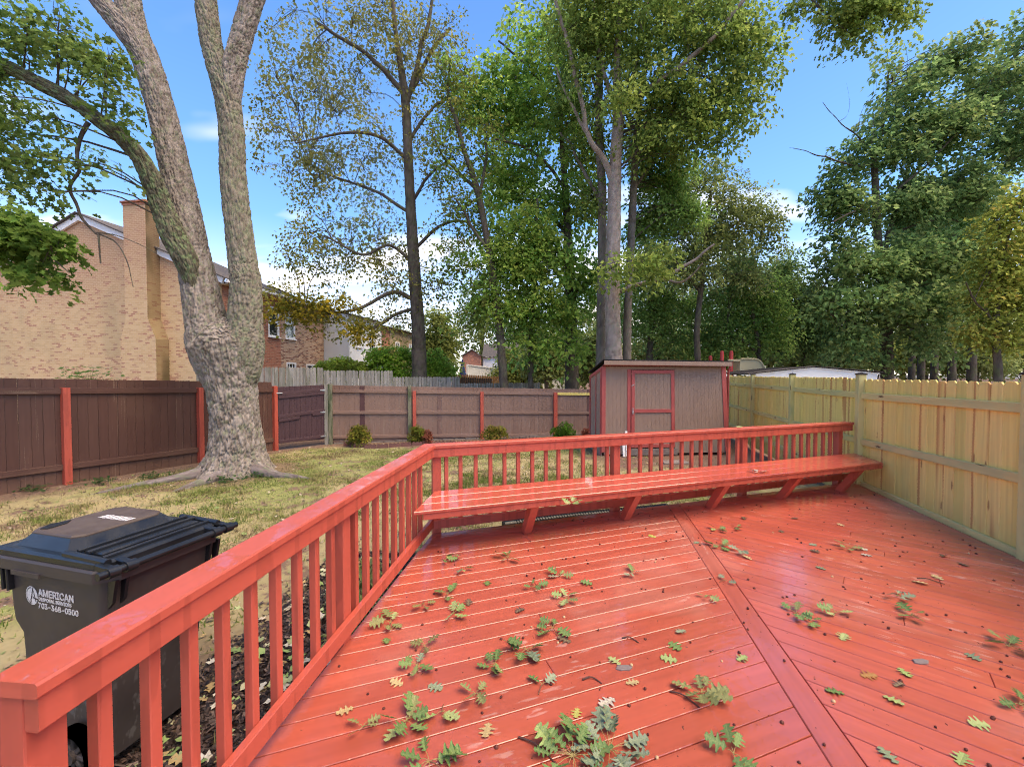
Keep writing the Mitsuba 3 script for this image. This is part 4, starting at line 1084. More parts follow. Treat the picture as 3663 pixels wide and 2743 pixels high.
# ------------------------------------------------------------------ trees: limbs are (x, y, z, radius) in metres, crown masses (x, y, z, rx, ry, rz, weight)
TREES = {'bigright': {'blobs': [[16.76, 16.0, 13.56, np.float64(1.189), 1.0, 0.896, 1.2], [15.21, 16.0, 12.35, np.float64(0.963), 0.9, 0.985, 1.1], [18.02, 16.0, 12.35, np.float64(1.152), 1.0, 0.896, 1.3], [16.48, 16.0, 10.97, np.float64(1.466), 1.18, 0.985, 1.6], [18.96, 16.0, 10.62, np.float64(0.752), 1.0, 1.433, 1.2], [14.74, 16.0, 9.92, np.float64(0.836), 0.75, 0.806, 0.9],
                        [12.8, 16.0, 9.58, np.float64(0.658), 0.68, 0.896, 0.6], [13.02, 16.0, 7.83, np.float64(0.874), 0.75, 0.806, 1.0], [12.33, 16.0, 6.77, np.float64(0.742), 0.64, 0.716, 0.8], [15.13, 16.0, 8.35, np.float64(1.243), 1.0, 0.896, 1.3], [17.25, 16.0, 8.7, np.float64(1.178), 1.07, 1.075, 1.5], [12.74, 15.2, 5.68, np.float64(1.234), 0.92, 0.766, 1.4],
                        [14.96, 15.4, 6.07, np.float64(1.318), 1.03, 0.862, 1.6], [16.83, 15.4, 6.24, np.float64(0.878), 0.9, 1.034, 1.3], [11.94, 15.0, 4.3, np.float64(0.964), 0.77, 0.756, 1.1], [13.25, 14.6, 4.23, np.float64(1.026), 0.82, 0.735, 1.0], [14.91, 14.8, 4.1, np.float64(1.124), 0.93, 0.828, 1.4], [12.13, 15.0, 2.97, np.float64(0.891), 0.71, 0.672, 1.0],
                        [14.42, 14.6, 2.93, np.float64(0.746), 0.62, 0.572, 0.8], [17.05, 16.0, 3.05, np.float64(0.793), 0.72, 0.716, 0.8], [14.0, 16.0, 11.31, np.float64(0.497), 0.54, 0.716, 0.35], [12.89, 16.0, 9.84, np.float64(0.803), 0.72, 0.806, 0.8], [12.3, 16.0, 8.44, np.float64(0.815), 0.72, 0.806, 0.9], [12.09, 16.0, 5.54, np.float64(0.671), 0.64, 0.806, 0.7],
                        [13.67, 16.0, 10.45, np.float64(0.716), 0.68, 0.806, 0.6], [15.06, 16.0, 11.31, np.float64(0.829), 0.79, 0.896, 0.7], [14.51, 16.0, 13.7, np.float64(0.587), 0.56, 0.645, 0.45], [19.76, 16.0, 12.87, np.float64(0.98), 1.72, 2.866, 1.5], [13.58, 16.0, 2.34, np.float64(0.576), 0.47, 0.448, 0.5]],
              'limbs': [[[13.79, 16.0, 9.75, np.float64(0.054)], [13.49, 15.88, 10.2, np.float64(0.04)], [12.92, 15.75, 10.65, np.float64(0.027)], [12.12, 15.62, 11.0, np.float64(0.018)], [11.42, 15.5, 11.6, np.float64(0.01)]], [[13.82, 16.0, 9.84, np.float64(0.068)], [14.25, 16.17, 10.89, np.float64(0.054)], [14.49, 16.33, 12.4, np.float64(0.041)], [14.75, 16.5, 13.75, np.float64(0.027)]],
                        [[14.33, 16.0, 4.83, np.float64(0.08)], [14.57, 16.16, 6.65, np.float64(0.081)], [14.83, 16.32, 7.95, np.float64(0.074)], [15.17, 16.48, 9.0, np.float64(0.061)], [15.97, 16.64, 9.71, np.float64(0.047)], [17.13, 16.8, 10.89, np.float64(0.033)]], [[13.9, 16.0, 8.0, np.float64(0.054)], [12.78, 15.5, 7.72, np.float64(0.04)], [11.55, 15.0, 7.11, np.float64(0.027)]],
                        [[13.83, 16.0, 9.66, np.float64(0.041)], [12.66, 15.6, 9.38, np.float64(0.034)], [11.32, 15.2, 9.51, np.float64(0.027)], [9.71, 14.8, 9.66, np.float64(0.007)]], [[14.39, 16.0, 3.77, np.float64(0.053)], [12.79, 15.4, 3.52, np.float64(0.04)], [11.29, 14.8, 3.77, np.float64(0.026)]],
                        [[14.37, 16.0, 4.48, np.float64(0.053)], [15.25, 15.5, 5.07, np.float64(0.037)], [16.08, 15.0, 5.63, np.float64(0.023)]], [[14.73, 16.0, 8.7, np.float64(0.053)], [15.68, 15.7, 9.6, np.float64(0.037)], [16.87, 15.4, 10.95, np.float64(0.023)]], [[14.42, 16.0, 6.95, np.float64(0.053)], [16.26, 16.4, 7.62, np.float64(0.039)], [18.14, 16.8, 7.77, np.float64(0.026)]]],
              'trunk': [[14.54, 16.0, 0.55, np.float64(0.238)], [14.5, 16.0, 1.54, np.float64(0.213)], [14.42, 16.0, 3.41, np.float64(0.186)], [14.25, 16.0, 5.18, np.float64(0.147)], [14.04, 16.0, 6.6, np.float64(0.134)], [13.94, 16.0, 7.83, np.float64(0.128)], [13.86, 16.0, 9.05, np.float64(0.114)], [13.78, 16.0, 9.92, np.float64(0.094)]],
              'twigs': [[[12.64, 15.4, 10.45, np.float64(0.012)], [12.79, 15.4, 11.28, np.float64(0.008)], [13.28, 15.4, 11.95, np.float64(0.006)], [13.35, 15.4, 12.61, np.float64(0.004)]], [[13.16, 15.4, 9.95, np.float64(0.011)], [13.3, 15.4, 11.12, np.float64(0.008)], [13.2, 15.4, 11.78, np.float64(0.006)], [13.24, 15.4, 13.61, np.float64(0.004)]],
                        [[11.95, 15.4, 10.87, np.float64(0.009)], [12.28, 15.4, 11.28, np.float64(0.006)], [12.19, 15.4, 12.28, np.float64(0.004)]], [[11.6, 15.4, 11.25, np.float64(0.007)], [11.79, 15.4, 10.28, np.float64(0.006)]], [[14.01, 15.4, 13.44, np.float64(0.01)], [14.24, 15.4, 14.1, np.float64(0.007)], [14.4, 15.4, 14.76, np.float64(0.004)]],
                        [[11.47, 15.4, 9.61, np.float64(0.007)], [10.79, 15.4, 9.45, np.float64(0.006)]], [[13.42, 15.4, 13.11, np.float64(0.011)], [13.65, 15.4, 14.1, np.float64(0.008)], [13.55, 15.4, 14.76, np.float64(0.004)]]]},
 'far': [{'blobs': [[-20.71, 36.0, 5.07, np.float64(1.293), 0.97, 0.975, 1.0], [-21.7, 36.0, 3.83, np.float64(1.281), 1.01, 1.064, 1.1], [-19.77, 36.0, 3.96, np.float64(1.305), 1.01, 1.064, 1.1], [-20.75, 36.0, 2.73, np.float64(1.832), 1.21, 0.975, 1.3]],
          'c': 0,
          'limbs': [],
          'trunk': [[-20.79, 36.0, 0.01, np.float64(0.174)], [-20.74, 36.0, 3.23, np.float64(0.157)], [-20.61, 36.0, 4.27, np.float64(0.105)], [-20.55, 36.0, 5.38, np.float64(0.052)]]},
         {'blobs': [[-32.47, 70.0, 8.31, np.float64(3.043), 2.08, 1.896, 1.0], [-34.68, 70.0, 5.91, np.float64(3.013), 2.14, 2.069, 1.1], [-30.3, 70.0, 6.17, np.float64(3.072), 2.14, 2.069, 1.1], [-32.52, 70.0, 3.76, np.float64(4.311), 2.62, 1.896, 1.3]],
          'c': 0,
          'limbs': [],
          'trunk': [[-32.59, 70.0, -1.52, np.float64(0.355)], [-32.51, 70.0, 4.74, np.float64(0.32)], [-32.25, 70.0, 6.77, np.float64(0.213)], [-32.15, 70.0, 8.91, np.float64(0.107)]]},
         {'blobs': [[-20.55, 75.0, 8.79, np.float64(2.691), 1.92, 2.032, 1.0], [-22.41, 75.0, 6.22, np.float64(2.677), 1.99, 2.216, 1.1], [-18.73, 75.0, 6.49, np.float64(2.705), 1.99, 2.216, 1.1], [-20.59, 75.0, 3.92, np.float64(3.812), 2.38, 2.032, 1.3]],
          'c': 1,
          'limbs': [],
          'trunk': [[-20.63, 75.0, -1.75, np.float64(0.405)], [-20.58, 75.0, 4.96, np.float64(0.364)], [-20.31, 75.0, 7.14, np.float64(0.243)], [-20.21, 75.0, 9.43, np.float64(0.122)]]},
         {'blobs': [[-5.01, 28.0, 5.28, np.float64(0.706), 0.7, 1.034, 1.0], [-5.49, 28.0, 3.97, np.float64(0.704), 0.74, 1.128, 1.1], [-4.54, 28.0, 4.11, np.float64(0.708), 0.74, 1.128, 1.1], [-5.02, 28.0, 2.8, np.float64(0.999), 0.82, 1.034, 1.3]],
          'c': 2,
          'limbs': [],
          'trunk': [[-5.04, 28.0, -0.26, np.float64(0.155)], [-5.02, 28.0, 2.87, np.float64(0.139)], [-4.92, 28.0, 4.43, np.float64(0.093)], [-4.89, 28.0, 5.6, np.float64(0.046)]]},
         {'blobs': [[-5.25, 72.0, 16.61, np.float64(2.895), 2.86, 4.256, 1.0], [-7.19, 72.0, 11.24, np.float64(2.889), 3.02, 4.642, 1.1], [-3.33, 72.0, 11.82, np.float64(2.898), 3.02, 4.642, 1.1], [-5.27, 72.0, 6.44, np.float64(4.101), 3.35, 4.256, 1.3]],
          'c': 2,
          'limbs': [],
          'trunk': [[-5.28, 72.0, -1.61, np.float64(0.402)], [-5.27, 72.0, 4.83, np.float64(0.362)], [-5.01, 72.0, 13.16, np.float64(0.241)], [-4.93, 72.0, 17.94, np.float64(0.121)]]},
         {'blobs': [[1.2, 74.0, 11.9, np.float64(2.982), 2.36, 2.916, 1.0], [-0.78, 74.0, 8.22, np.float64(2.982), 2.46, 3.181, 1.1], [3.18, 74.0, 8.61, np.float64(2.98), 2.46, 3.181, 1.1], [1.2, 74.0, 4.92, np.float64(4.225), 2.86, 2.916, 1.3]],
          'c': 1,
          'limbs': [],
          'trunk': [[1.2, 74.0, -1.7, np.float64(0.414)], [1.2, 74.0, 4.92, np.float64(0.373)], [1.45, 74.0, 9.54, np.float64(0.249)], [1.53, 74.0, 12.82, np.float64(0.124)]]},
         {'blobs': [[4.64, 38.0, 8.22, np.float64(1.776), 1.46, 1.872, 1.0], [3.46, 38.0, 5.86, np.float64(1.781), 1.53, 2.042, 1.1], [5.83, 38.0, 6.11, np.float64(1.77), 1.53, 2.042, 1.1], [4.65, 38.0, 3.74, np.float64(2.516), 1.76, 1.872, 1.3]],
          'c': 1,
          'limbs': [],
          'trunk': [[4.66, 38.0, -0.08, np.float64(0.211)], [4.65, 38.0, 3.32, np.float64(0.19)], [4.77, 38.0, 6.7, np.float64(0.127)], [4.8, 38.0, 8.81, np.float64(0.063)]]},
         {'blobs': [[7.74, 34.0, 8.7, np.float64(1.567), 1.44, 2.01, 1.0], [6.69, 34.0, 6.17, np.float64(1.575), 1.52, 2.192, 1.1], [8.81, 34.0, 6.44, np.float64(1.558), 1.52, 2.192, 1.1], [7.77, 34.0, 3.9, np.float64(2.219), 1.71, 2.01, 1.3]],
          'c': 0,
          'limbs': [],
          'trunk': [[7.79, 34.0, 0.1, np.float64(0.185)], [7.77, 34.0, 3.14, np.float64(0.167)], [7.86, 34.0, 7.08, np.float64(0.111)], [7.89, 34.0, 9.33, np.float64(0.056)]]},
         {'blobs': [[11.12, 34.0, 11.34, np.float64(1.753), 1.84, 2.763, 1.0], [9.94, 34.0, 7.87, np.float64(1.767), 1.94, 3.014, 1.1], [12.36, 34.0, 8.24, np.float64(1.738), 1.94, 3.014, 1.1], [11.18, 34.0, 4.75, np.float64(2.483), 2.14, 2.763, 1.3]],
          'c': 0,
          'limbs': [],
          'trunk': [[11.22, 34.0, 0.1, np.float64(0.18)], [11.19, 34.0, 3.14, np.float64(0.162)], [11.25, 34.0, 9.11, np.float64(0.108)], [11.26, 34.0, 12.2, np.float64(0.054)]]},
         {'blobs': [[15.37, 36.0, 11.91, np.float64(1.807), 1.94, 2.926, 1.0], [14.13, 36.0, 8.23, np.float64(1.825), 2.05, 3.192, 1.1], [16.69, 36.0, 8.63, np.float64(1.788), 2.05, 3.192, 1.1], [15.45, 36.0, 4.94, np.float64(2.56), 2.27, 2.926, 1.3]],
          'c': 1,
          'limbs': [],
          'trunk': [[15.51, 36.0, 0.01, np.float64(0.185)], [15.47, 36.0, 3.23, np.float64(0.166)], [15.52, 36.0, 9.55, np.float64(0.111)], [15.52, 36.0, 12.83, np.float64(0.055)]]},
         {'blobs': [[17.4, 33.0, 10.2, np.float64(1.605), 1.68, 2.438, 1.0], [16.27, 33.0, 7.13, np.float64(1.624), 1.77, 2.66, 1.1], [18.62, 33.0, 7.46, np.float64(1.586), 1.77, 2.66, 1.1], [17.48, 33.0, 4.38, np.float64(2.274), 1.98, 2.438, 1.3]],
          'c': 0,
          'limbs': [],
          'trunk': [[17.54, 33.0, 0.14, np.float64(0.163)], [17.5, 33.0, 3.1, np.float64(0.147)], [17.54, 33.0, 8.23, np.float64(0.098)], [17.54, 33.0, 10.97, np.float64(0.048)]]},
         {'blobs': [[21.72, 34.0, 9.58, np.float64(1.392), 1.54, 2.261, 1.0], [20.71, 34.0, 6.74, np.float64(1.408), 1.63, 2.466, 1.1], [22.83, 34.0, 7.04, np.float64(1.376), 1.63, 2.466, 1.1], [21.81, 34.0, 4.18, np.float64(1.972), 1.81, 2.261, 1.3]],
          'c': 1,
          'limbs': [],
          'trunk': [[21.88, 34.0, 0.1, np.float64(0.16)], [21.83, 34.0, 3.14, np.float64(0.144)], [21.87, 34.0, 7.75, np.float64(0.096)], [21.86, 34.0, 10.29, np.float64(0.048)]]},
         {'blobs': [[24.43, 33.0, 7.35, np.float64(1.115), 1.18, 1.625, 1.0], [23.58, 33.0, 5.3, np.float64(1.127), 1.24, 1.773, 1.1], [25.35, 33.0, 5.52, np.float64(1.104), 1.24, 1.773, 1.1], [24.5, 33.0, 3.46, np.float64(1.58), 1.4, 1.625, 1.3]],
          'c': 0,
          'limbs': [],
          'trunk': [[24.57, 33.0, 0.14, np.float64(0.148)], [24.51, 33.0, 3.1, np.float64(0.133)], [24.56, 33.0, 6.04, np.float64(0.089)], [24.56, 33.0, 7.87, np.float64(0.044)]]},
         {'blobs': [[29.83, 36.0, 9.12, np.float64(1.371), 1.53, 2.128, 1.0], [28.76, 36.0, 6.44, np.float64(1.388), 1.61, 2.321, 1.1], [31.0, 36.0, 6.72, np.float64(1.354), 1.61, 2.321, 1.1], [29.94, 36.0, 4.03, np.float64(1.942), 1.81, 2.128, 1.3]],
          'c': 1,
          'limbs': [],
          'trunk': [[30.03, 36.0, 0.01, np.float64(0.154)], [29.96, 36.0, 3.23, np.float64(0.139)], [29.99, 36.0, 7.4, np.float64(0.093)], [29.97, 36.0, 9.79, np.float64(0.046)]]},
         {'blobs': [[31.93, 34.0, 9.88, np.float64(1.415), 1.67, 2.344, 1.0], [30.79, 34.0, 6.92, np.float64(1.436), 1.75, 2.558, 1.1], [33.2, 34.0, 7.24, np.float64(1.395), 1.75, 2.558, 1.1], [32.06, 34.0, 4.28, np.float64(2.005), 1.97, 2.344, 1.3]],
          'c': 0,
          'limbs': [],
          'trunk': [[32.17, 34.0, 0.1, np.float64(0.138)], [32.09, 34.0, 3.14, np.float64(0.124)], [32.09, 34.0, 7.98, np.float64(0.083)], [32.06, 34.0, 10.61, np.float64(0.041)]]},
         {'blobs': [[37.76, 36.0, 11.91, np.float64(1.433), 1.94, 2.926, 1.0], [36.58, 36.0, 8.23, np.float64(1.453), 2.05, 3.192, 1.1], [39.14, 36.0, 8.63, np.float64(1.412), 2.05, 3.192, 1.1], [37.96, 36.0, 4.94, np.float64(2.03), 2.27, 2.926, 1.3]],
          'c': 1,
          'limbs': [],
          'trunk': [[38.09, 36.0, 0.01, np.float64(0.138)], [38.0, 36.0, 3.23, np.float64(0.124)], [37.95, 36.0, 9.55, np.float64(0.083)], [37.9, 36.0, 12.83, np.float64(0.041)]]},
         {'blobs': [[39.45, 34.0, 11.05, np.float64(1.294), 1.8, 2.679, 1.0], [38.34, 34.0, 7.68, np.float64(1.313), 1.9, 2.923, 1.1], [40.76, 34.0, 8.04, np.float64(1.276), 1.9, 2.923, 1.1], [39.65, 34.0, 4.66, np.float64(1.833), 2.11, 2.679, 1.3]],
          'c': 0,
          'limbs': [],
          'trunk': [[39.79, 34.0, 0.1, np.float64(0.123)], [39.69, 34.0, 3.14, np.float64(0.111)], [39.63, 34.0, 8.88, np.float64(0.074)], [39.58, 34.0, 11.88, np.float64(0.037)]]},
         {'blobs': [[45.31, 36.0, 13.45, np.float64(1.317), 2.12, 3.369, 1.0], [44.17, 36.0, 9.23, np.float64(1.336), 2.24, 3.675, 1.1], [46.72, 36.0, 9.68, np.float64(1.299), 2.24, 3.675, 1.1], [45.58, 36.0, 5.44, np.float64(1.866), 2.44, 3.369, 1.3]],
          'c': 0,
          'limbs': [],
          'trunk': [[45.76, 36.0, 0.01, np.float64(0.124)], [45.65, 36.0, 3.23, np.float64(0.112)], [45.52, 36.0, 10.74, np.float64(0.075)], [45.43, 36.0, 14.51, np.float64(0.037)]]},
         {'blobs': [[2.16, 26.0, 3.89, np.float64(0.871), 0.61, 0.64, 1.0], [1.58, 26.0, 3.08, np.float64(0.872), 0.63, 0.699, 1.1], [2.75, 26.0, 3.16, np.float64(0.869), 0.63, 0.699, 1.1], [2.17, 26.0, 2.35, np.float64(1.234), 0.75, 0.64, 1.3]],
          'c': 1,
          'limbs': [],
          'trunk': [[2.17, 26.0, -0.12, np.float64(0.145)], [2.17, 26.0, 2.79, np.float64(0.131)], [2.25, 26.0, 3.37, np.float64(0.087)], [2.28, 26.0, 4.09, np.float64(0.044)]]},
         {'blobs': [[5.56, 27.0, 4.21, np.float64(0.802), 0.62, 0.731, 1.0], [5.02, 27.0, 3.28, np.float64(0.805), 0.65, 0.798, 1.1], [6.11, 27.0, 3.38, np.float64(0.8), 0.65, 0.798, 1.1], [5.57, 27.0, 2.45, np.float64(1.137), 0.76, 0.731, 1.3]],
          'c': 0,
          'limbs': [],
          'trunk': [[5.58, 27.0, -0.19, np.float64(0.148)], [5.57, 27.0, 2.83, np.float64(0.133)], [5.65, 27.0, 3.61, np.float64(0.089)], [5.68, 27.0, 4.44, np.float64(0.044)]]}],
 'fork': {'A': [[-5.73, 8.15, 1.08, np.float64(0.149)], [-5.82, 8.19, 1.63, np.float64(0.328)], [-5.98, 8.23, 2.18, np.float64(0.394)], [-6.08, 8.27, 2.64, np.float64(0.364)], [-6.24, 8.3, 3.47, np.float64(0.319)], [-6.42, 8.34, 4.22, np.float64(0.303)], [-6.59, 8.38, 5.06, np.float64(0.279)], [-6.8, 8.42, 5.97, np.float64(0.262)], [-7.04, 8.46, 6.9, np.float64(0.246)],
                [-7.33, 8.5, 7.85, np.float64(0.25)], [-7.62, 8.53, 8.54, np.float64(0.247)], [-7.77, 8.57, 9.22, np.float64(0.232)], [-7.92, 8.61, 10.17, np.float64(0.21)], [-8.13, 8.65, 11.39, np.float64(0.181)]],
          'A2': [[-7.14, 8.43, 7.28, np.float64(0.086)], [-7.32, 8.41, 7.9, np.float64(0.169)], [-7.68, 8.39, 8.47, np.float64(0.206)], [-8.09, 8.37, 8.95, np.float64(0.186)], [-8.52, 8.35, 9.55, np.float64(0.155)], [-9.03, 8.33, 10.33, np.float64(0.124)]],
          'B': [[-6.15, 8.15, 3.08, np.float64(0.087)], [-6.26, 8.04, 3.77, np.float64(0.198)], [-6.43, 7.93, 4.27, np.float64(0.213)], [-6.55, 7.83, 4.75, np.float64(0.187)], [-6.62, 7.72, 5.18, np.float64(0.176)], [-6.74, 7.61, 5.55, np.float64(0.152)], [-6.97, 7.5, 5.86, np.float64(0.135)], [-7.23, 7.39, 6.08, np.float64(0.129)], [-7.65, 7.28, 6.39, np.float64(0.122)],
                [-8.06, 7.18, 6.59, np.float64(0.116)], [-8.57, 7.07, 6.84, np.float64(0.109)], [-9.12, 6.96, 7.04, np.float64(0.093)], [-9.94, 6.85, 7.33, np.float64(0.069)]],
          'C': [[-5.39, 8.15, 1.08, np.float64(0.152)], [-5.34, 8.18, 1.63, np.float64(0.322)], [-5.3, 8.21, 2.18, np.float64(0.363)], [-5.29, 8.24, 2.64, np.float64(0.318)], [-5.29, 8.27, 3.47, np.float64(0.28)], [-5.36, 8.3, 3.91, np.float64(0.257)], [-5.52, 8.33, 5.31, np.float64(0.24)], [-5.59, 8.37, 6.54, np.float64(0.225)], [-5.69, 8.4, 7.21, np.float64(0.24)],
                [-5.86, 8.43, 7.73, np.float64(0.215)], [-6.02, 8.46, 8.27, np.float64(0.199)], [-6.13, 8.49, 9.05, np.float64(0.199)], [-6.22, 8.52, 9.89, np.float64(0.183)], [-6.36, 8.55, 11.28, np.float64(0.152)]],
          'C2': [[-5.65, 8.33, 6.31, np.float64(0.077)], [-5.64, 8.38, 6.93, np.float64(0.186)], [-5.56, 8.43, 7.73, np.float64(0.203)], [-5.45, 8.48, 8.29, np.float64(0.198)], [-5.25, 8.53, 9.09, np.float64(0.202)], [-4.99, 8.58, 9.95, np.float64(0.19)], [-4.65, 8.63, 11.19, np.float64(0.169)]],
          'blobs': [[-8.17, 7.0, 7.37, np.float64(0.495), 0.47, 0.47, 1.2], [-7.33, 7.0, 7.11, np.float64(0.462), 0.39, 0.353, 1.3], [-6.69, 7.0, 6.85, np.float64(0.36), 0.31, 0.313, 0.8], [-8.06, 7.0, 5.98, np.float64(0.444), 0.41, 0.392, 1.2], [-8.39, 7.0, 5.26, np.float64(0.327), 0.41, 0.549, 1.3], [-6.67, 7.0, 6.06, np.float64(0.331), 0.28, 0.274, 0.7],
                    [-6.88, 7.0, 5.18, np.float64(0.268), 0.25, 0.274, 0.5], [-7.69, 7.0, 5.26, np.float64(0.34), 0.33, 0.353, 0.8], [-7.24, 7.0, 7.56, np.float64(0.348), 0.28, 0.235, 0.4], [-6.47, 7.0, 6.36, np.float64(0.182), 0.25, 0.392, 0.4], [-7.82, 7.0, 4.72, np.float64(0.282), 0.25, 0.235, 0.5], [-7.09, 7.0, 4.49, np.float64(0.176), 0.16, 0.157, 0.25],
                    [-6.19, 7.0, 6.62, np.float64(0.111), 0.18, 0.313, 0.12], [-9.11, 7.0, 6.62, np.float64(0.574), 0.85, 1.254, 2.0], [-6.63, 7.0, 7.6, np.float64(0.21), 0.19, 0.196, 0.3]],
          'dead': [[-7.4, 7.35, 6.04, np.float64(0.041)], [-7.5, 7.35, 5.84, np.float64(0.034)], [-7.56, 7.35, 5.64, np.float64(0.034)], [-7.57, 7.35, 5.42, np.float64(0.028)], [-7.53, 7.35, 5.2, np.float64(0.026)], [-7.7, 7.35, 4.9, np.float64(0.025)], [-7.61, 7.35, 4.61, np.float64(0.026)], [-7.54, 7.35, 4.37, np.float64(0.023)], [-7.32, 7.35, 4.13, np.float64(0.02)],
                   [-7.24, 7.35, 4.05, np.float64(0.018)], [-7.22, 7.35, 3.59, np.float64(0.013)]],
          'dead2': [[-7.3, 7.35, 4.12, np.float64(0.015)], [-7.02, 7.35, 3.95, np.float64(0.012)], [-6.82, 7.35, 3.59, np.float64(0.009)], [-6.71, 7.35, 3.18, np.float64(0.006)]],
          'dead3': [[-7.32, 7.35, 4.13, np.float64(0.013)], [-6.89, 7.35, 4.07, np.float64(0.009)], [-6.33, 7.35, 3.83, np.float64(0.007)], [-6.01, 7.35, 3.59, np.float64(0.005)]],
          'trunk': [[-5.45, 8.15, -0.48, np.float64(0.654)], [-5.44, 8.15, -0.21, np.float64(0.562)], [-5.44, 8.15, 0.16, np.float64(0.501)], [-5.45, 8.15, 0.71, np.float64(0.433)], [-5.5, 8.15, 1.17, np.float64(0.431)], [-5.54, 8.15, 1.63, np.float64(0.452)], [-5.61, 8.15, 2.17, np.float64(0.51)], [-5.62, 8.15, 2.4, np.float64(0.435)], [-5.61, 8.15, 2.61, np.float64(0.255)],
                    [-5.61, 8.15, 2.76, np.float64(0.06)]]},
 'gold': {'blobs': [[14.61, 12.5, 6.2, np.float64(0.494), 0.56, 0.7, 1.0], [15.28, 12.5, 6.75, np.float64(0.483), 0.56, 0.7, 1.0], [14.51, 12.5, 4.96, np.float64(0.595), 0.59, 0.63, 1.2], [15.23, 12.5, 4.13, np.float64(0.582), 0.67, 0.84, 1.4], [14.26, 12.5, 3.85, np.float64(0.45), 0.5, 0.63, 0.9], [14.57, 12.5, 3.02, np.float64(0.595), 0.56, 0.56, 1.0],
                    [15.41, 12.5, 2.74, np.float64(0.386), 0.45, 0.56, 0.8], [13.87, 12.5, 3.16, np.float64(0.304), 0.34, 0.42, 0.4], [15.9, 12.5, 4.96, np.float64(0.57), 1.01, 1.679, 1.2]],
          'limbs': [[[14.6, 12.5, 3.02, np.float64(0.036)], [13.65, 12.2, 3.8, np.float64(0.027)], [13.03, 11.9, 4.27, np.float64(0.018)]], [[14.62, 12.5, 3.72, np.float64(0.036)], [15.46, 12.7, 4.73, np.float64(0.027)], [16.25, 12.9, 5.35, np.float64(0.018)]]],
          'trunk': [[14.72, 12.5, 0.79, np.float64(0.118)], [14.68, 12.5, 1.63, np.float64(0.109)], [14.57, 12.5, 3.02, np.float64(0.082)], [14.66, 12.5, 4.41, np.float64(0.054)], [14.83, 12.5, 5.79, np.float64(0.036)]]},
 'hang': {'B': [[-8.36, 5.6, 3.37, np.float64(0.031)], [-7.79, 5.6, 3.61, np.float64(0.029)], [-7.24, 5.6, 3.61, np.float64(0.023)], [-6.68, 5.6, 3.49, np.float64(0.018)], [-6.25, 5.6, 3.25, np.float64(0.013)], [-5.95, 5.6, 3.0, np.float64(0.009)]],
          'blobs': [[-6.62, 5.6, 3.55, np.float64(0.308), 0.26, 0.201, 1.5], [-6.18, 5.6, 3.49, np.float64(0.227), 0.2, 0.188, 1.0], [-6.79, 5.6, 3.12, np.float64(0.174), 0.16, 0.157, 0.8], [-6.0, 5.6, 3.25, np.float64(0.161), 0.13, 0.1, 0.35], [-6.29, 5.6, 3.03, np.float64(0.158), 0.12, 0.088, 0.4], [-6.2, 5.6, 2.9, np.float64(0.072), 0.06, 0.05, 0.12],
                    [-7.23, 5.6, 3.68, np.float64(0.337), 0.35, 0.376, 1.5], [-6.67, 5.6, 3.8, np.float64(0.263), 0.2, 0.125, 0.7]],
          'trunk': [[-8.57, 5.6, 1.25, np.float64(0.076)], [-8.5, 5.6, 2.25, np.float64(0.069)], [-8.37, 5.6, 3.12, np.float64(0.063)], [-8.27, 5.6, 4.11, np.float64(0.056)]]},
 'hedge': {'blobs': [[-7.62, 16.8, 1.91, np.float64(0.315), 0.26, 0.301, 0.8], [-6.96, 16.8, 2.0, np.float64(0.618), 0.4, 0.339, 1.4], [-6.21, 16.8, 1.91, np.float64(0.393), 0.28, 0.282, 1.0], [-7.81, 16.8, 1.63, np.float64(0.209), 0.17, 0.188, 0.4]]},
 'low': [{'blobs': [[9.48, 27.0, 3.58, np.float64(2.019), 1.51, 1.662, 1.2], [8.43, 27.0, 2.83, np.float64(1.427), 0.99, 0.997, 0.8], [10.55, 27.0, 2.92, np.float64(1.399), 0.99, 0.997, 0.8]], 'c': 1, 'limbs': [], 'trunk': [[9.52, 27.0, 0.11, np.float64(0.114)], [9.5, 27.0, 1.62, np.float64(0.1)], [9.54, 27.0, 3.58, np.float64(0.072)]]},
         {'blobs': [[13.28, 28.0, 3.34, np.float64(2.022), 1.5, 1.567, 1.2], [12.19, 28.0, 2.56, np.float64(1.433), 0.99, 0.94, 0.8], [14.38, 28.0, 2.66, np.float64(1.398), 0.99, 0.94, 0.8]], 'c': 2, 'limbs': [], 'trunk': [[13.32, 28.0, 0.05, np.float64(0.113)], [13.3, 28.0, 1.62, np.float64(0.099)], [13.34, 28.0, 3.34, np.float64(0.07)]]},
         {'blobs': [[16.72, 27.0, 3.58, np.float64(2.122), 1.63, 1.662, 1.2], [15.53, 27.0, 2.83, np.float64(1.51), 1.08, 0.997, 0.8], [17.94, 27.0, 2.92, np.float64(1.462), 1.08, 0.997, 0.8]], 'c': 1, 'limbs': [], 'trunk': [[16.78, 27.0, 0.11, np.float64(0.103)], [16.75, 27.0, 1.62, np.float64(0.09)], [16.78, 27.0, 3.58, np.float64(0.065)]]},
         {'blobs': [[19.89, 26.0, 3.08, np.float64(1.693), 1.28, 1.164, 1.2], [18.88, 26.0, 2.35, np.float64(1.203), 0.85, 0.699, 0.8], [20.92, 26.0, 2.44, np.float64(1.168), 0.85, 0.699, 0.8]], 'c': 1, 'limbs': [], 'trunk': [[19.94, 26.0, 0.17, np.float64(0.092)], [19.92, 26.0, 1.62, np.float64(0.081)], [19.94, 26.0, 3.08, np.float64(0.058)]]},
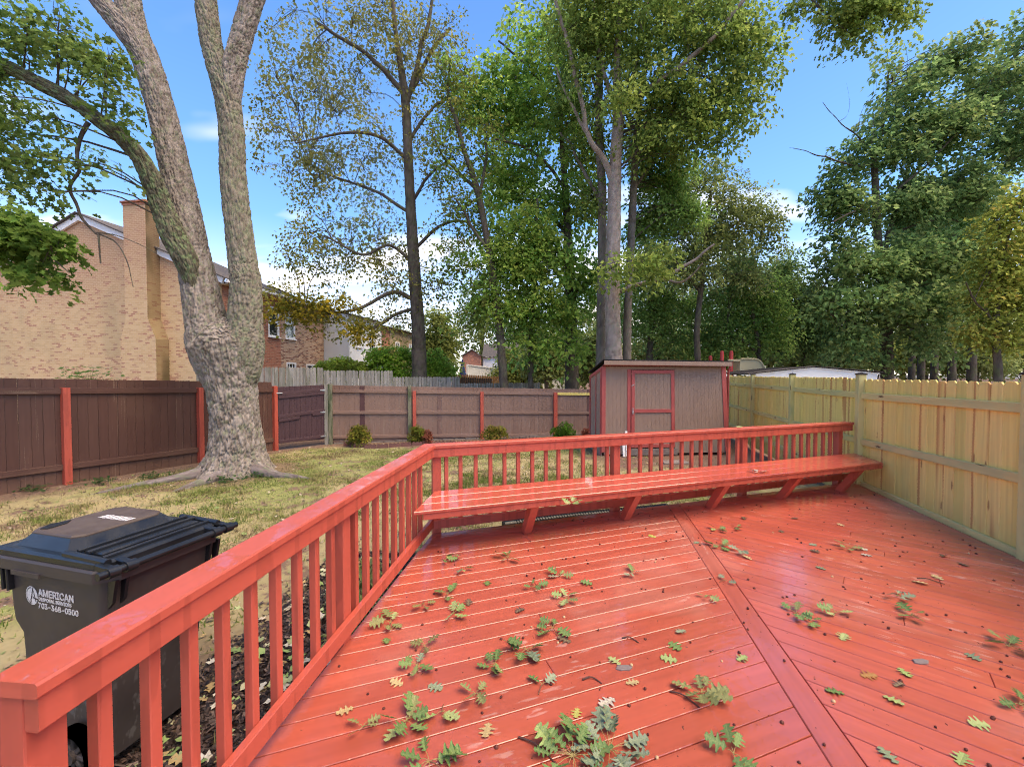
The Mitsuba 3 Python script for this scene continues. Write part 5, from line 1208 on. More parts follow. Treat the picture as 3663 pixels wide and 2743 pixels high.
         {'blobs': [[24.53, 28.0, 3.66, np.float64(1.746), 1.5, 1.567, 1.2], [23.46, 28.0, 2.87, np.float64(1.241), 0.99, 0.94, 0.8], [25.64, 28.0, 2.97, np.float64(1.203), 0.99, 0.94, 0.8]], 'c': 2, 'limbs': [], 'trunk': [[24.62, 28.0, 0.05, np.float64(0.094)], [24.58, 28.0, 1.62, np.float64(0.083)], [24.6, 28.0, 3.66, np.float64(0.059)]]},
         {'blobs': [[26.98, 27.0, 3.37, np.float64(1.717), 1.51, 1.511, 1.2], [25.87, 27.0, 2.62, np.float64(1.222), 1.0, 0.907, 0.8], [28.13, 27.0, 2.71, np.float64(1.182), 1.0, 0.907, 0.8]], 'c': 2, 'limbs': [], 'trunk': [[27.07, 27.0, 0.11, np.float64(0.086)], [27.03, 27.0, 1.62, np.float64(0.075)], [27.04, 27.0, 3.37, np.float64(0.054)]]},
         {'blobs': [[29.18, 26.0, 3.22, np.float64(1.574), 1.4, 1.31, 1.2], [28.11, 26.0, 2.5, np.float64(1.12), 0.93, 0.786, 0.8], [30.29, 26.0, 2.58, np.float64(1.084), 0.93, 0.786, 0.8]], 'c': 1, 'limbs': [], 'trunk': [[29.27, 26.0, 0.17, np.float64(0.077)], [29.23, 26.0, 1.62, np.float64(0.068)], [29.24, 26.0, 3.22, np.float64(0.048)]]},
         {'blobs': [[33.31, 27.0, 3.58, np.float64(1.668), 1.63, 1.662, 1.2], [32.12, 27.0, 2.83, np.float64(1.189), 1.08, 0.997, 0.8], [34.54, 27.0, 2.92, np.float64(1.148), 1.08, 0.997, 0.8]], 'c': 2, 'limbs': [], 'trunk': [[33.42, 27.0, 0.11, np.float64(0.076)], [33.37, 27.0, 1.62, np.float64(0.067)], [33.37, 27.0, 3.58, np.float64(0.048)]]},
         {'blobs': [[0.82, 30.0, 2.63, np.float64(2.014), 1.34, 1.343, 1.2], [-0.18, 30.0, 1.79, np.float64(1.41), 0.89, 0.806, 0.8], [1.83, 30.0, 1.89, np.float64(1.408), 0.89, 0.806, 0.8]], 'c': 2, 'limbs': [], 'trunk': [[0.82, 30.0, -0.06, np.float64(0.134)], [0.82, 30.0, 1.62, np.float64(0.118)], [0.89, 30.0, 2.63, np.float64(0.084)]]},
         {'blobs': [[6.19, 30.0, 2.8, np.float64(1.982), 1.41, 1.511, 1.2], [5.19, 30.0, 1.96, np.float64(1.393), 0.93, 0.907, 0.8], [7.2, 30.0, 2.06, np.float64(1.379), 0.93, 0.907, 0.8]], 'c': 2, 'limbs': [], 'trunk': [[6.2, 30.0, -0.06, np.float64(0.131)], [6.19, 30.0, 1.62, np.float64(0.116)], [6.25, 30.0, 2.8, np.float64(0.082)]]}],
 'maple': {'blobs': [[0.85, 17.5, 15.24, np.float64(2.153), 1.45, 1.469, 1.5], [-0.49, 17.5, 13.17, np.float64(1.762), 1.33, 1.567, 1.5], [-1.84, 17.5, 12.41, np.float64(1.072), 0.82, 0.979, 0.6], [1.44, 17.5, 12.03, np.float64(1.954), 1.41, 1.567, 1.6], [-0.11, 17.5, 9.94, np.float64(1.763), 1.25, 1.371, 1.3], [1.83, 17.5, 8.79, np.float64(1.95), 1.33, 1.371, 1.5],
                     [0.08, 16.5, 7.11, np.float64(1.662), 1.11, 1.108, 1.3], [1.71, 16.3, 5.97, np.float64(1.817), 1.17, 1.095, 1.5], [-0.28, 16.1, 4.85, np.float64(1.442), 0.9, 0.811, 1.1], [1.53, 16.3, 4.17, np.float64(1.819), 1.06, 0.821, 1.4], [3.11, 17.0, 5.03, np.float64(1.127), 0.99, 1.332, 1.0], [0.26, 16.0, 3.05, np.float64(1.254), 0.79, 0.716, 0.8],
                     [2.03, 15.9, 2.69, np.float64(1.238), 0.75, 0.623, 0.8], [2.98, 17.5, 10.7, np.float64(0.968), 0.86, 1.175, 0.7]],
           'limbs': [[[2.44, 17.5, 5.13, np.float64(0.097)], [1.4, 16.97, 6.15, np.float64(0.076)], [0.26, 16.43, 6.37, np.float64(0.055)], [-0.8, 15.9, 5.86, np.float64(0.036)]], [[2.38, 17.5, 7.45, np.float64(0.097)], [1.09, 18.0, 9.0, np.float64(0.081)], [-0.32, 18.5, 9.4, np.float64(0.054)]],
                     [[2.25, 17.5, 9.37, np.float64(0.077)], [0.83, 17.0, 10.63, np.float64(0.057)], [-0.83, 16.5, 10.9, np.float64(0.037)]], [[2.17, 17.5, 10.7, np.float64(0.077)], [3.05, 17.9, 12.46, np.float64(0.059)], [3.71, 18.3, 14.09, np.float64(0.04)]], [[2.09, 17.5, 12.22, np.float64(0.077)], [0.86, 17.7, 14.26, np.float64(0.059)], [-0.5, 17.9, 15.74, np.float64(0.04)]],
                     [[2.47, 17.5, 4.74, np.float64(0.077)], [3.09, 16.9, 5.57, np.float64(0.056)], [3.89, 16.3, 5.79, np.float64(0.035)]]],
           'trunk': [[2.56, 17.5, 0.25, np.float64(0.349)], [2.54, 17.5, 1.04, np.float64(0.31)], [2.49, 17.5, 3.58, np.float64(0.271)], [2.4, 17.5, 6.29, np.float64(0.213)], [2.26, 17.5, 8.79, np.float64(0.156)], [2.09, 17.5, 11.27, np.float64(0.117)], [1.97, 17.5, 14.11, np.float64(0.077)]]},
 'mapleb': {'blobs': [[0.42, 15.6, 5.79, np.float64(1.222), 0.8, 0.786, 1.0], [-0.62, 15.6, 6.13, np.float64(0.872), 0.59, 0.611, 0.8], [1.29, 15.6, 6.47, np.float64(1.045), 0.7, 0.699, 0.8], [-0.1, 15.6, 4.23, np.float64(1.048), 0.66, 0.611, 0.7], [1.12, 15.6, 4.75, np.float64(1.046), 0.63, 0.524, 0.7], [0.77, 15.6, 7.33, np.float64(0.959), 0.66, 0.699, 0.6],
                      [-0.79, 15.6, 4.23, np.float64(0.785), 0.59, 0.699, 0.6]],
            'limbs': [[[0.8, 16.2, 4.87, np.float64(0.054)], [0.08, 15.9, 5.34, np.float64(0.036)], [-0.62, 15.6, 5.1, np.float64(0.026)]], [[0.89, 16.2, 6.3, np.float64(0.054)], [1.55, 16.5, 7.11, np.float64(0.037)], [2.13, 16.8, 7.4, np.float64(0.028)]]],
            'trunk': [[0.72, 16.2, 0.35, np.float64(0.127)], [0.72, 16.2, 1.08, np.float64(0.118)], [0.77, 16.2, 3.43, np.float64(0.109)], [0.84, 16.2, 5.23, np.float64(0.091)], [0.93, 16.2, 7.02, np.float64(0.073)], [0.98, 16.2, 8.44, np.float64(0.054)]]},
 'mid1': {'blobs': [[6.56, 20.0, 5.63, np.float64(1.289), 1.07, 1.343, 1.2], [7.68, 20.0, 4.74, np.float64(1.694), 1.21, 1.231, 1.4], [6.35, 20.0, 3.63, np.float64(1.184), 0.94, 1.119, 1.0], [8.14, 20.0, 3.19, np.float64(1.263), 0.94, 1.007, 1.0], [6.99, 20.0, 7.18, np.float64(1.282), 0.98, 1.119, 0.8], [5.67, 20.0, 5.19, np.float64(0.651), 1.07, 2.015, 0.6]],
          'limbs': [],
          'trunk': [[6.6, 20.0, 0.73, np.float64(0.191)], [6.63, 20.0, 2.52, np.float64(0.17)], [6.75, 20.0, 4.3, np.float64(0.127)], [6.81, 20.0, 6.96, np.float64(0.085)]]},
 'mid2': {'blobs': [[9.87, 19.5, 5.1, np.float64(1.592), 1.14, 1.091, 1.3], [11.61, 19.5, 5.1, np.float64(1.545), 1.18, 1.201, 1.4], [10.11, 19.5, 3.58, np.float64(1.587), 1.09, 0.982, 1.3], [12.07, 19.5, 3.58, np.float64(1.341), 1.05, 1.091, 1.2], [10.93, 19.5, 6.82, np.float64(1.173), 0.87, 0.873, 0.7], [9.25, 19.5, 2.93, np.float64(1.006), 0.74, 0.764, 0.7]],
          'limbs': [[[11.31, 19.0, 2.47, np.float64(0.073)], [10.49, 19.0, 3.32, np.float64(0.056)], [9.85, 19.0, 3.74, np.float64(0.038)]]],
          'trunk': [[11.38, 19.0, 0.77, np.float64(0.128)], [11.36, 19.0, 2.05, np.float64(0.118)], [11.23, 19.0, 3.32, np.float64(0.091)], [10.89, 19.0, 5.01, np.float64(0.064)]]},
 'mid3': {'blobs': [[13.89, 21.0, 6.3, np.float64(1.015), 0.94, 1.175, 1.0], [14.85, 21.0, 4.9, np.float64(1.398), 1.18, 1.293, 1.4], [14.41, 21.0, 3.27, np.float64(1.41), 1.08, 1.058, 1.3], [13.64, 21.0, 7.45, np.float64(0.714), 0.66, 0.823, 0.5], [15.81, 21.0, 3.5, np.float64(0.785), 0.75, 0.94, 0.7]],
          'limbs': [],
          'trunk': [[14.81, 21.0, 0.68, np.float64(0.135)], [14.79, 21.0, 1.86, np.float64(0.115)], [14.71, 21.0, 3.5, np.float64(0.097)], [14.49, 21.0, 5.37, np.float64(0.058)]]},
 'oak': {'blobs': [[2.69, 14.1, 13.35, np.float64(1.4), 0.95, 0.947, 1.1], [4.55, 14.1, 13.2, np.float64(1.514), 1.01, 0.947, 1.5], [6.56, 14.1, 13.05, np.float64(1.455), 1.04, 1.026, 1.6], [8.1, 14.1, 12.9, np.float64(0.982), 0.82, 0.947, 1.0], [4.25, 14.1, 11.54, np.float64(1.218), 0.88, 0.947, 1.0], [5.81, 14.1, 11.08, np.float64(1.479), 0.98, 0.868, 1.5],
                   [7.51, 14.1, 11.08, np.float64(1.139), 0.85, 0.868, 1.2], [8.43, 14.1, 11.84, np.float64(0.626), 0.54, 0.631, 0.5], [5.2, 14.1, 9.71, np.float64(1.348), 0.88, 0.789, 1.1], [6.75, 14.1, 9.93, np.float64(1.16), 0.79, 0.71, 1.0], [3.33, 12.9, 10.27, np.float64(0.563), 0.43, 0.505, 0.7], [2.24, 14.1, 11.69, np.float64(0.937), 0.76, 0.947, 0.5],
                   [3.26, 12.5, 4.96, np.float64(0.818), 0.52, 0.448, 0.9], [2.7, 12.5, 4.55, np.float64(0.55), 0.35, 0.308, 0.4], [4.51, 12.9, 5.35, np.float64(0.965), 0.64, 0.578, 0.7], [6.07, 14.1, 14.86, np.float64(2.94), 1.64, 0.947, 1.5], [2.99, 14.1, 14.86, np.float64(2.325), 1.33, 0.947, 1.2]],
         'limbs': [[[3.47, 14.5, 8.28, np.float64(0.111)], [3.14, 14.41, 9.02, np.float64(0.103)], [2.63, 14.33, 9.65, np.float64(0.087)], [2.37, 14.24, 10.82, np.float64(0.079)], [2.04, 14.16, 11.88, np.float64(0.07)], [1.77, 14.07, 12.77, np.float64(0.062)], [1.45, 13.99, 13.71, np.float64(0.055)], [1.13, 13.9, 14.97, np.float64(0.047)]],
                   [[2.69, 14.5, 9.78, np.float64(0.064)], [2.34, 14.7, 10.4, np.float64(0.057)], [1.96, 14.9, 11.45, np.float64(0.05)], [1.57, 15.1, 12.56, np.float64(0.034)]], [[3.66, 14.5, 10.48, np.float64(0.126)], [4.1, 14.68, 11.78, np.float64(0.095)], [4.47, 14.85, 13.18, np.float64(0.079)], [4.76, 15.03, 14.76, np.float64(0.064)], [5.05, 15.2, 16.37, np.float64(0.048)]],
                   [[3.66, 14.5, 10.41, np.float64(0.094)], [3.29, 14.67, 11.93, np.float64(0.08)], [3.0, 14.83, 13.64, np.float64(0.065)], [2.89, 15.0, 15.38, np.float64(0.049)]],
                   [[3.82, 14.5, 10.8, np.float64(0.094)], [4.26, 14.27, 11.08, np.float64(0.092)], [4.91, 14.03, 11.38, np.float64(0.089)], [5.6, 13.8, 11.73, np.float64(0.079)], [6.37, 13.57, 12.37, np.float64(0.069)], [7.17, 13.33, 13.19, np.float64(0.053)], [7.93, 13.1, 13.92, np.float64(0.037)]],
                   [[3.79, 14.5, 4.53, np.float64(0.078)], [4.18, 14.2, 4.66, np.float64(0.076)], [5.02, 13.9, 4.84, np.float64(0.066)], [5.81, 13.6, 5.3, np.float64(0.049)], [6.41, 13.3, 5.76, np.float64(0.033)]], [[5.23, 14.5, 4.98, np.float64(0.046)], [5.56, 13.7, 4.67, np.float64(0.034)], [5.94, 12.9, 5.07, np.float64(0.021)]]],
         'trunk': [[3.6, 14.5, 1.3, np.float64(0.347)], [3.56, 14.5, 2.03, np.float64(0.316)], [3.52, 14.5, 3.24, np.float64(0.276)], [3.49, 14.5, 4.85, np.float64(0.268)], [3.53, 14.5, 6.45, np.float64(0.252)], [3.55, 14.5, 8.04, np.float64(0.228)], [3.61, 14.5, 9.62, np.float64(0.205)], [3.66, 14.5, 10.56, np.float64(0.189)], [3.61, 14.5, 12.13, np.float64(0.126)],
                   [3.64, 14.5, 13.84, np.float64(0.103)], [3.68, 14.5, 15.54, np.float64(0.078)]]},
 'oakb': {'blobs': [[2.83, 15.6, 10.23, np.float64(0.861), 0.73, 0.96, 0.8], [2.31, 15.6, 11.92, np.float64(1.039), 0.91, 1.222, 1.0], [2.47, 15.6, 14.27, np.float64(1.209), 0.91, 1.048, 1.0], [3.01, 15.6, 8.18, np.float64(0.689), 0.63, 0.873, 0.7], [3.67, 15.6, 14.27, np.float64(1.025), 0.91, 1.222, 0.7]],
          'limbs': [[[3.24, 15.2, 7.85, np.float64(0.083)], [2.73, 15.47, 8.97, np.float64(0.068)], [2.25, 15.73, 10.13, np.float64(0.052)], [1.84, 16.0, 10.79, np.float64(0.036)]], [[3.15, 15.2, 11.65, np.float64(0.067)], [2.64, 15.55, 13.39, np.float64(0.058)], [2.34, 15.9, 15.19, np.float64(0.045)]]],
          'trunk': [[3.26, 15.2, 1.12, np.float64(0.233)], [3.27, 15.2, 2.05, np.float64(0.208)], [3.28, 15.2, 4.17, np.float64(0.183)], [3.28, 15.2, 6.13, np.float64(0.166)], [3.27, 15.2, 8.35, np.float64(0.158)], [3.16, 15.2, 10.01, np.float64(0.15)], [3.15, 15.2, 12.19, np.float64(0.133)], [3.19, 15.2, 14.38, np.float64(0.1)], [3.23, 15.2, 16.21, np.float64(0.066)]]},
 'oakc': {'blobs': [[5.88, 16.4, 9.6, np.float64(1.223), 0.95, 1.101, 1.2], [5.35, 16.4, 7.8, np.float64(1.056), 0.88, 1.101, 1.2], [5.15, 16.4, 10.67, np.float64(0.706), 0.66, 0.918, 0.7], [6.62, 16.4, 8.16, np.float64(1.035), 0.81, 0.918, 0.9], [6.04, 16.4, 11.56, np.float64(1.219), 0.95, 1.101, 0.8]],
          'limbs': [[[4.68, 15.6, 11.24, np.float64(0.076)], [4.96, 15.3, 11.22, np.float64(0.066)], [5.35, 15.0, 11.84, np.float64(0.047)]], [[4.53, 15.6, 8.53, np.float64(0.067)], [5.35, 15.9, 9.7, np.float64(0.05)], [6.16, 16.2, 10.38, np.float64(0.034)]]],
          'trunk': [[4.31, 15.6, 1.1, np.float64(0.185)], [4.32, 15.6, 2.06, np.float64(0.169)], [4.35, 15.6, 4.23, np.float64(0.151)], [4.43, 15.6, 6.25, np.float64(0.142)], [4.56, 15.6, 9.09, np.float64(0.134)], [4.7, 15.6, 11.24, np.float64(0.117)], [4.88, 15.6, 12.59, np.float64(0.091)], [5.12, 15.6, 14.27, np.float64(0.066)]]},
 'over': {'B': [[7.0, 11.0, 13.12, np.float64(0.072)], [7.85, 11.0, 12.18, np.float64(0.05)], [8.71, 11.0, 11.6, np.float64(0.038)], [9.56, 11.0, 11.13, np.float64(0.028)], [10.29, 11.0, 10.89, np.float64(0.018)]],
          'B2': [[7.85, 11.0, 12.18, np.float64(0.04)], [7.63, 11.0, 11.48, np.float64(0.03)], [8.36, 11.0, 10.78, np.float64(0.02)], [8.97, 11.0, 10.42, np.float64(0.014)]],
          'blobs': [[7.39, 11.0, 11.25, np.float64(0.528), 0.35, 0.271, 0.5], [8.36, 11.0, 11.07, np.float64(0.459), 0.37, 0.369, 0.8], [9.2, 11.0, 11.13, np.float64(0.593), 0.47, 0.431, 1.3], [8.97, 11.0, 10.54, np.float64(0.299), 0.26, 0.271, 0.5], [8.25, 11.0, 10.42, np.float64(0.185), 0.17, 0.197, 0.2], [8.56, 11.0, 10.16, np.float64(0.223), 0.17, 0.148, 0.3],
                    [9.92, 11.0, 11.13, np.float64(0.385), 0.34, 0.345, 0.8], [10.29, 11.0, 10.83, np.float64(0.238), 0.2, 0.197, 0.3], [8.94, 11.0, 11.95, np.float64(1.296), 0.84, 0.493, 1.5]]},
 'palegreen': {'blobs': [[8.64, 18.0, 10.18, np.float64(1.111), 0.73, 0.604, 1.0], [7.66, 18.0, 9.39, np.float64(1.506), 0.97, 0.806, 1.4], [9.85, 18.0, 9.19, np.float64(1.267), 0.89, 0.806, 1.4], [6.87, 18.0, 8.01, np.float64(1.334), 0.93, 0.907, 1.2], [9.07, 18.0, 7.81, np.float64(1.654), 1.13, 1.007, 1.6], [10.87, 18.0, 8.01, np.float64(0.799), 0.77, 1.007, 0.9],
                         [7.89, 18.0, 6.23, np.float64(1.688), 1.09, 0.907, 1.3], [10.09, 18.0, 6.23, np.float64(1.262), 0.97, 1.007, 1.2], [6.29, 18.0, 6.42, np.float64(0.961), 0.73, 0.806, 0.8]],
               'limbs': [[[8.14, 18.0, 5.23, np.float64(0.074)], [6.89, 17.5, 6.29, np.float64(0.055)], [5.93, 17.0, 7.28, np.float64(0.036)]], [[8.29, 18.0, 6.82, np.float64(0.073)], [9.63, 18.3, 8.12, np.float64(0.054)], [11.01, 18.6, 8.83, np.float64(0.036)]], [[8.39, 18.0, 8.01, np.float64(0.054)], [7.58, 18.3, 9.32, np.float64(0.045)], [6.88, 18.6, 9.85, np.float64(0.031)]]],
               'trunk': [[8.12, 18.0, 0.82, np.float64(0.147)], [8.08, 18.0, 2.03, np.float64(0.138)], [8.02, 18.0, 3.63, np.float64(0.129)], [8.2, 18.0, 5.63, np.float64(0.11)], [8.38, 18.0, 7.61, np.float64(0.091)], [8.55, 18.0, 9.59, np.float64(0.054)]]},
 'shrubA': {'blobs': [[-5.42, 17.6, 2.22, np.float64(0.855), 0.63, 0.69, 1.4], [-4.63, 17.6, 2.31, np.float64(0.672), 0.51, 0.591, 1.2], [-6.02, 17.6, 1.82, np.float64(0.565), 0.39, 0.394, 0.8], [-5.03, 17.6, 1.63, np.float64(0.955), 0.54, 0.355, 1.0]]},
 'shrubB': {'blobs': [[-3.37, 18.2, 2.13, np.float64(0.502), 0.46, 0.652, 1.0], [-2.86, 18.2, 1.93, np.float64(0.504), 0.37, 0.407, 0.8]]},
 'slim': {'blobs': [[-2.05, 15.5, 12.18, np.float64(0.775), 0.87, 1.388, 0.9], [-2.49, 15.5, 10.0, np.float64(0.859), 0.76, 1.041, 0.8], [-1.64, 15.5, 8.14, np.float64(0.864), 0.83, 1.215, 0.8], [-2.16, 15.5, 5.76, np.float64(1.033), 0.83, 1.041, 0.8], [-1.13, 15.5, 4.39, np.float64(1.039), 0.9, 1.215, 0.8], [-1.82, 15.5, 3.53, np.float64(0.777), 0.59, 0.694, 0.6],
                    [-0.95, 15.5, 10.51, np.float64(0.693), 0.9, 1.562, 0.7]],
          'limbs': [[[-1.29, 15.5, 8.48, np.float64(0.087)], [-1.78, 15.7, 9.0, np.float64(0.063)], [-2.55, 15.9, 9.87, np.float64(0.045)], [-2.94, 16.1, 10.68, np.float64(0.035)]], [[-0.87, 15.5, 6.27, np.float64(0.069)], [-1.61, 15.2, 7.18, np.float64(0.051)], [-1.99, 14.9, 7.89, np.float64(0.033)]],
                    [[-1.19, 15.5, 8.14, np.float64(0.069)], [-0.96, 15.7, 9.6, np.float64(0.053)], [-1.01, 15.9, 11.08, np.float64(0.036)]]],
          'trunk': [[-0.29, 15.5, 0.58, np.float64(0.191)], [-0.3, 15.5, 1.11, np.float64(0.174)], [-0.44, 15.5, 3.01, np.float64(0.156)], [-0.68, 15.5, 5.07, np.float64(0.139)], [-0.95, 15.5, 6.78, np.float64(0.13)], [-1.29, 15.5, 8.48, np.float64(0.121)], [-1.8, 15.5, 10.0, np.float64(0.094)], [-2.06, 15.5, 11.01, np.float64(0.077)], [-2.34, 15.5, 11.85, np.float64(0.06)],
                    [-2.27, 15.5, 13.19, np.float64(0.043)]]},
 'sparse': {'blobs': [[-7.56, 17.0, 14.3, np.float64(2.648), 1.98, 2.093, 1.4], [-4.57, 17.0, 15.22, np.float64(2.033), 1.52, 1.713, 1.5], [-8.55, 17.0, 10.44, np.float64(1.648), 1.56, 2.093, 1.3], [-6.48, 17.0, 10.44, np.float64(1.979), 1.67, 2.093, 1.1], [-7.65, 17.0, 6.91, np.float64(1.942), 1.45, 1.522, 1.3], [-5.38, 17.0, 7.28, np.float64(1.464), 1.22, 1.522, 0.9],
                      [-2.71, 17.0, 14.3, np.float64(1.13), 1.29, 2.093, 0.8], [-2.54, 17.0, 10.44, np.float64(1.132), 1.22, 1.903, 0.7], [-2.18, 17.0, 7.65, np.float64(1.323), 1.07, 1.332, 0.8], [-8.44, 15.6, 4.41, np.float64(0.945), 0.77, 0.873, 0.7], [-7.14, 15.8, 4.27, np.float64(0.984), 0.74, 0.796, 0.8], [-5.7, 16.2, 3.61, np.float64(1.038), 0.76, 0.816, 0.7],
                      [-4.66, 17.0, 3.52, np.float64(0.831), 0.72, 0.951, 0.6], [-3.13, 17.0, 5.41, np.float64(1.033), 0.88, 1.142, 0.5], [-3.85, 17.0, 11.92, np.float64(1.119), 1.07, 1.522, 0.6], [-9.64, 17.0, 12.47, np.float64(0.678), 0.84, 1.332, 0.35], [-4.83, 17.0, 5.41, np.float64(1.291), 0.91, 0.951, 0.6]],
            'limbs': [[[-4.25, 17.0, 12.56, np.float64(0.11)], [-3.74, 17.0, 14.3, np.float64(0.093)], [-3.36, 17.0, 15.76, np.float64(0.074)], [-3.07, 17.0, 17.58, np.float64(0.056)]], [[-4.22, 17.0, 12.75, np.float64(0.092)], [-3.44, 17.4, 14.79, np.float64(0.076)], [-2.54, 17.8, 16.24, np.float64(0.059)]],
                      [[-4.4, 17.0, 13.02, np.float64(0.11)], [-5.43, 16.73, 14.02, np.float64(0.089)], [-6.51, 16.47, 14.61, np.float64(0.069)], [-7.55, 16.2, 15.1, np.float64(0.049)]], [[-4.16, 17.0, 10.26, np.float64(0.083)], [-5.23, 16.6, 10.96, np.float64(0.07)], [-6.53, 16.2, 10.91, np.float64(0.05)], [-8.11, 15.8, 10.34, np.float64(0.031)]],
                      [[-4.17, 17.0, 8.21, np.float64(0.074)], [-5.86, 17.33, 9.29, np.float64(0.059)], [-7.53, 17.67, 9.98, np.float64(0.045)], [-9.25, 18.0, 10.96, np.float64(0.032)]], [[-4.01, 17.0, 6.16, np.float64(0.074)], [-4.91, 16.67, 6.8, np.float64(0.062)], [-5.9, 16.33, 6.34, np.float64(0.052)], [-7.2, 16.0, 6.95, np.float64(0.033)]],
                      [[-3.93, 17.0, 4.65, np.float64(0.093)], [-4.74, 16.68, 4.93, np.float64(0.081)], [-5.75, 16.36, 4.36, np.float64(0.069)], [-6.53, 16.04, 4.07, np.float64(0.058)], [-7.63, 15.72, 3.94, np.float64(0.041)], [-8.33, 15.4, 4.2, np.float64(0.03)]],
                      [[-3.93, 17.0, 4.37, np.float64(0.074)], [-4.77, 16.73, 4.01, np.float64(0.063)], [-5.61, 16.47, 3.46, np.float64(0.052)], [-6.06, 16.2, 3.61, np.float64(0.034)]], [[-4.01, 17.0, 6.72, np.float64(0.074)], [-2.97, 17.2, 7.73, np.float64(0.064)], [-2.03, 17.4, 7.99, np.float64(0.051)], [-1.28, 17.6, 7.48, np.float64(0.039)]],
                      [[-4.11, 17.0, 8.59, np.float64(0.074)], [-3.24, 16.7, 9.56, np.float64(0.055)], [-2.27, 16.4, 10.13, np.float64(0.037)]], [[-4.23, 17.0, 11.0, np.float64(0.074)], [-3.34, 17.3, 12.48, np.float64(0.057)], [-2.33, 17.6, 13.42, np.float64(0.039)]]],
            'trunk': [[-3.78, 17.0, 0.67, np.float64(0.372)], [-3.8, 17.0, 1.53, np.float64(0.316)], [-3.84, 17.0, 3.52, np.float64(0.278)], [-4.01, 17.0, 6.35, np.float64(0.24)], [-4.15, 17.0, 9.14, np.float64(0.203)], [-4.26, 17.0, 11.92, np.float64(0.184)], [-4.36, 17.0, 13.21, np.float64(0.165)], [-4.58, 17.0, 14.67, np.float64(0.11)], [-4.75, 17.0, 16.13, np.float64(0.091)],
                      [-4.87, 17.0, 17.58, np.float64(0.073)]],
            'yellow': [[-8.04, 15.5, 4.13, np.float64(1.104), 0.75, 0.659, 1.0], [-6.66, 15.5, 4.22, np.float64(0.648), 0.49, 0.521, 0.4], [-9.07, 15.5, 4.39, np.float64(0.385), 0.31, 0.347, 0.25], [-5.8, 15.5, 3.35, np.float64(0.658), 0.49, 0.521, 0.4]]},
 'wood': [{'blobs': [[22.02, 23.0, 8.77, np.float64(1.385), 1.44, 1.802, 1.0], [21.56, 23.0, 6.74, np.float64(1.198), 1.08, 1.159, 1.0], [22.61, 23.0, 5.47, np.float64(0.98), 0.88, 0.901, 0.6], [21.96, 23.0, 11.04, np.float64(1.187), 1.24, 1.545, 0.8]],
           'limbs': [],
           'trunk': [[22.24, 23.0, 0.08, np.float64(0.2)], [22.2, 23.0, 1.62, np.float64(0.167)], [22.19, 23.0, 4.19, np.float64(0.142)], [22.17, 23.0, 6.74, np.float64(0.1)], [22.16, 23.0, 9.28, np.float64(0.058)]]},
          {'blobs': [[21.55, 22.0, 8.46, np.float64(1.313), 1.38, 1.724, 1.0], [21.11, 22.0, 6.52, np.float64(1.136), 1.03, 1.108, 1.0], [22.12, 22.0, 5.3, np.float64(0.929), 0.84, 0.862, 0.6], [21.49, 22.0, 10.63, np.float64(1.126), 1.18, 1.478, 0.8]],
           'limbs': [],
           'trunk': [[21.76, 22.0, 0.15, np.float64(0.211)], [21.73, 22.0, 1.62, np.float64(0.175)], [21.71, 22.0, 4.08, np.float64(0.149)], [21.7, 22.0, 6.52, np.float64(0.105)], [21.68, 22.0, 8.94, np.float64(0.061)]]},
          {'blobs': [[21.25, 21.0, 8.15, np.float64(1.237), 1.32, 1.646, 1.0], [20.83, 21.0, 6.3, np.float64(1.069), 0.99, 1.058, 1.0], [21.79, 21.0, 5.13, np.float64(0.875), 0.8, 0.823, 0.6], [21.19, 21.0, 10.22, np.float64(1.06), 1.13, 1.41, 0.8]],
           'limbs': [],
           'trunk': [[21.46, 21.0, 0.21, np.float64(0.197)], [21.42, 21.0, 1.62, np.float64(0.164)], [21.4, 21.0, 3.97, np.float64(0.14)], [21.39, 21.0, 6.3, np.float64(0.098)], [21.37, 21.0, 8.61, np.float64(0.057)]]},
          {'blobs': [[21.08, 20.0, 7.84, np.float64(1.158), 1.25, 1.567, 1.0], [20.68, 20.0, 6.07, np.float64(1.001), 0.94, 1.007, 1.0], [21.6, 20.0, 4.97, np.float64(0.82), 0.76, 0.784, 0.6], [21.02, 20.0, 9.81, np.float64(0.993), 1.07, 1.343, 0.8]],
           'limbs': [],
           'trunk': [[21.29, 20.0, 0.28, np.float64(0.203)], [21.25, 20.0, 1.62, np.float64(0.169)], [21.23, 20.0, 3.86, np.float64(0.143)], [21.22, 20.0, 6.07, np.float64(0.101)], [21.2, 20.0, 8.28, np.float64(0.059)]]},
          {'blobs': [[19.26, 17.5, 7.06, np.float64(0.994), 1.1, 1.371, 1.0], [18.91, 17.5, 5.52, np.float64(0.86), 0.82, 0.882, 1.0], [19.72, 17.5, 4.55, np.float64(0.704), 0.67, 0.686, 0.6], [19.21, 17.5, 8.79, np.float64(0.852), 0.94, 1.175, 0.8]],
           'limbs': [],
           'trunk': [[19.45, 17.5, 0.45, np.float64(0.205)], [19.42, 17.5, 1.63, np.float64(0.171)], [19.4, 17.5, 3.58, np.float64(0.144)], [19.38, 17.5, 5.52, np.float64(0.102)], [19.36, 17.5, 7.45, np.float64(0.059)]]}]}
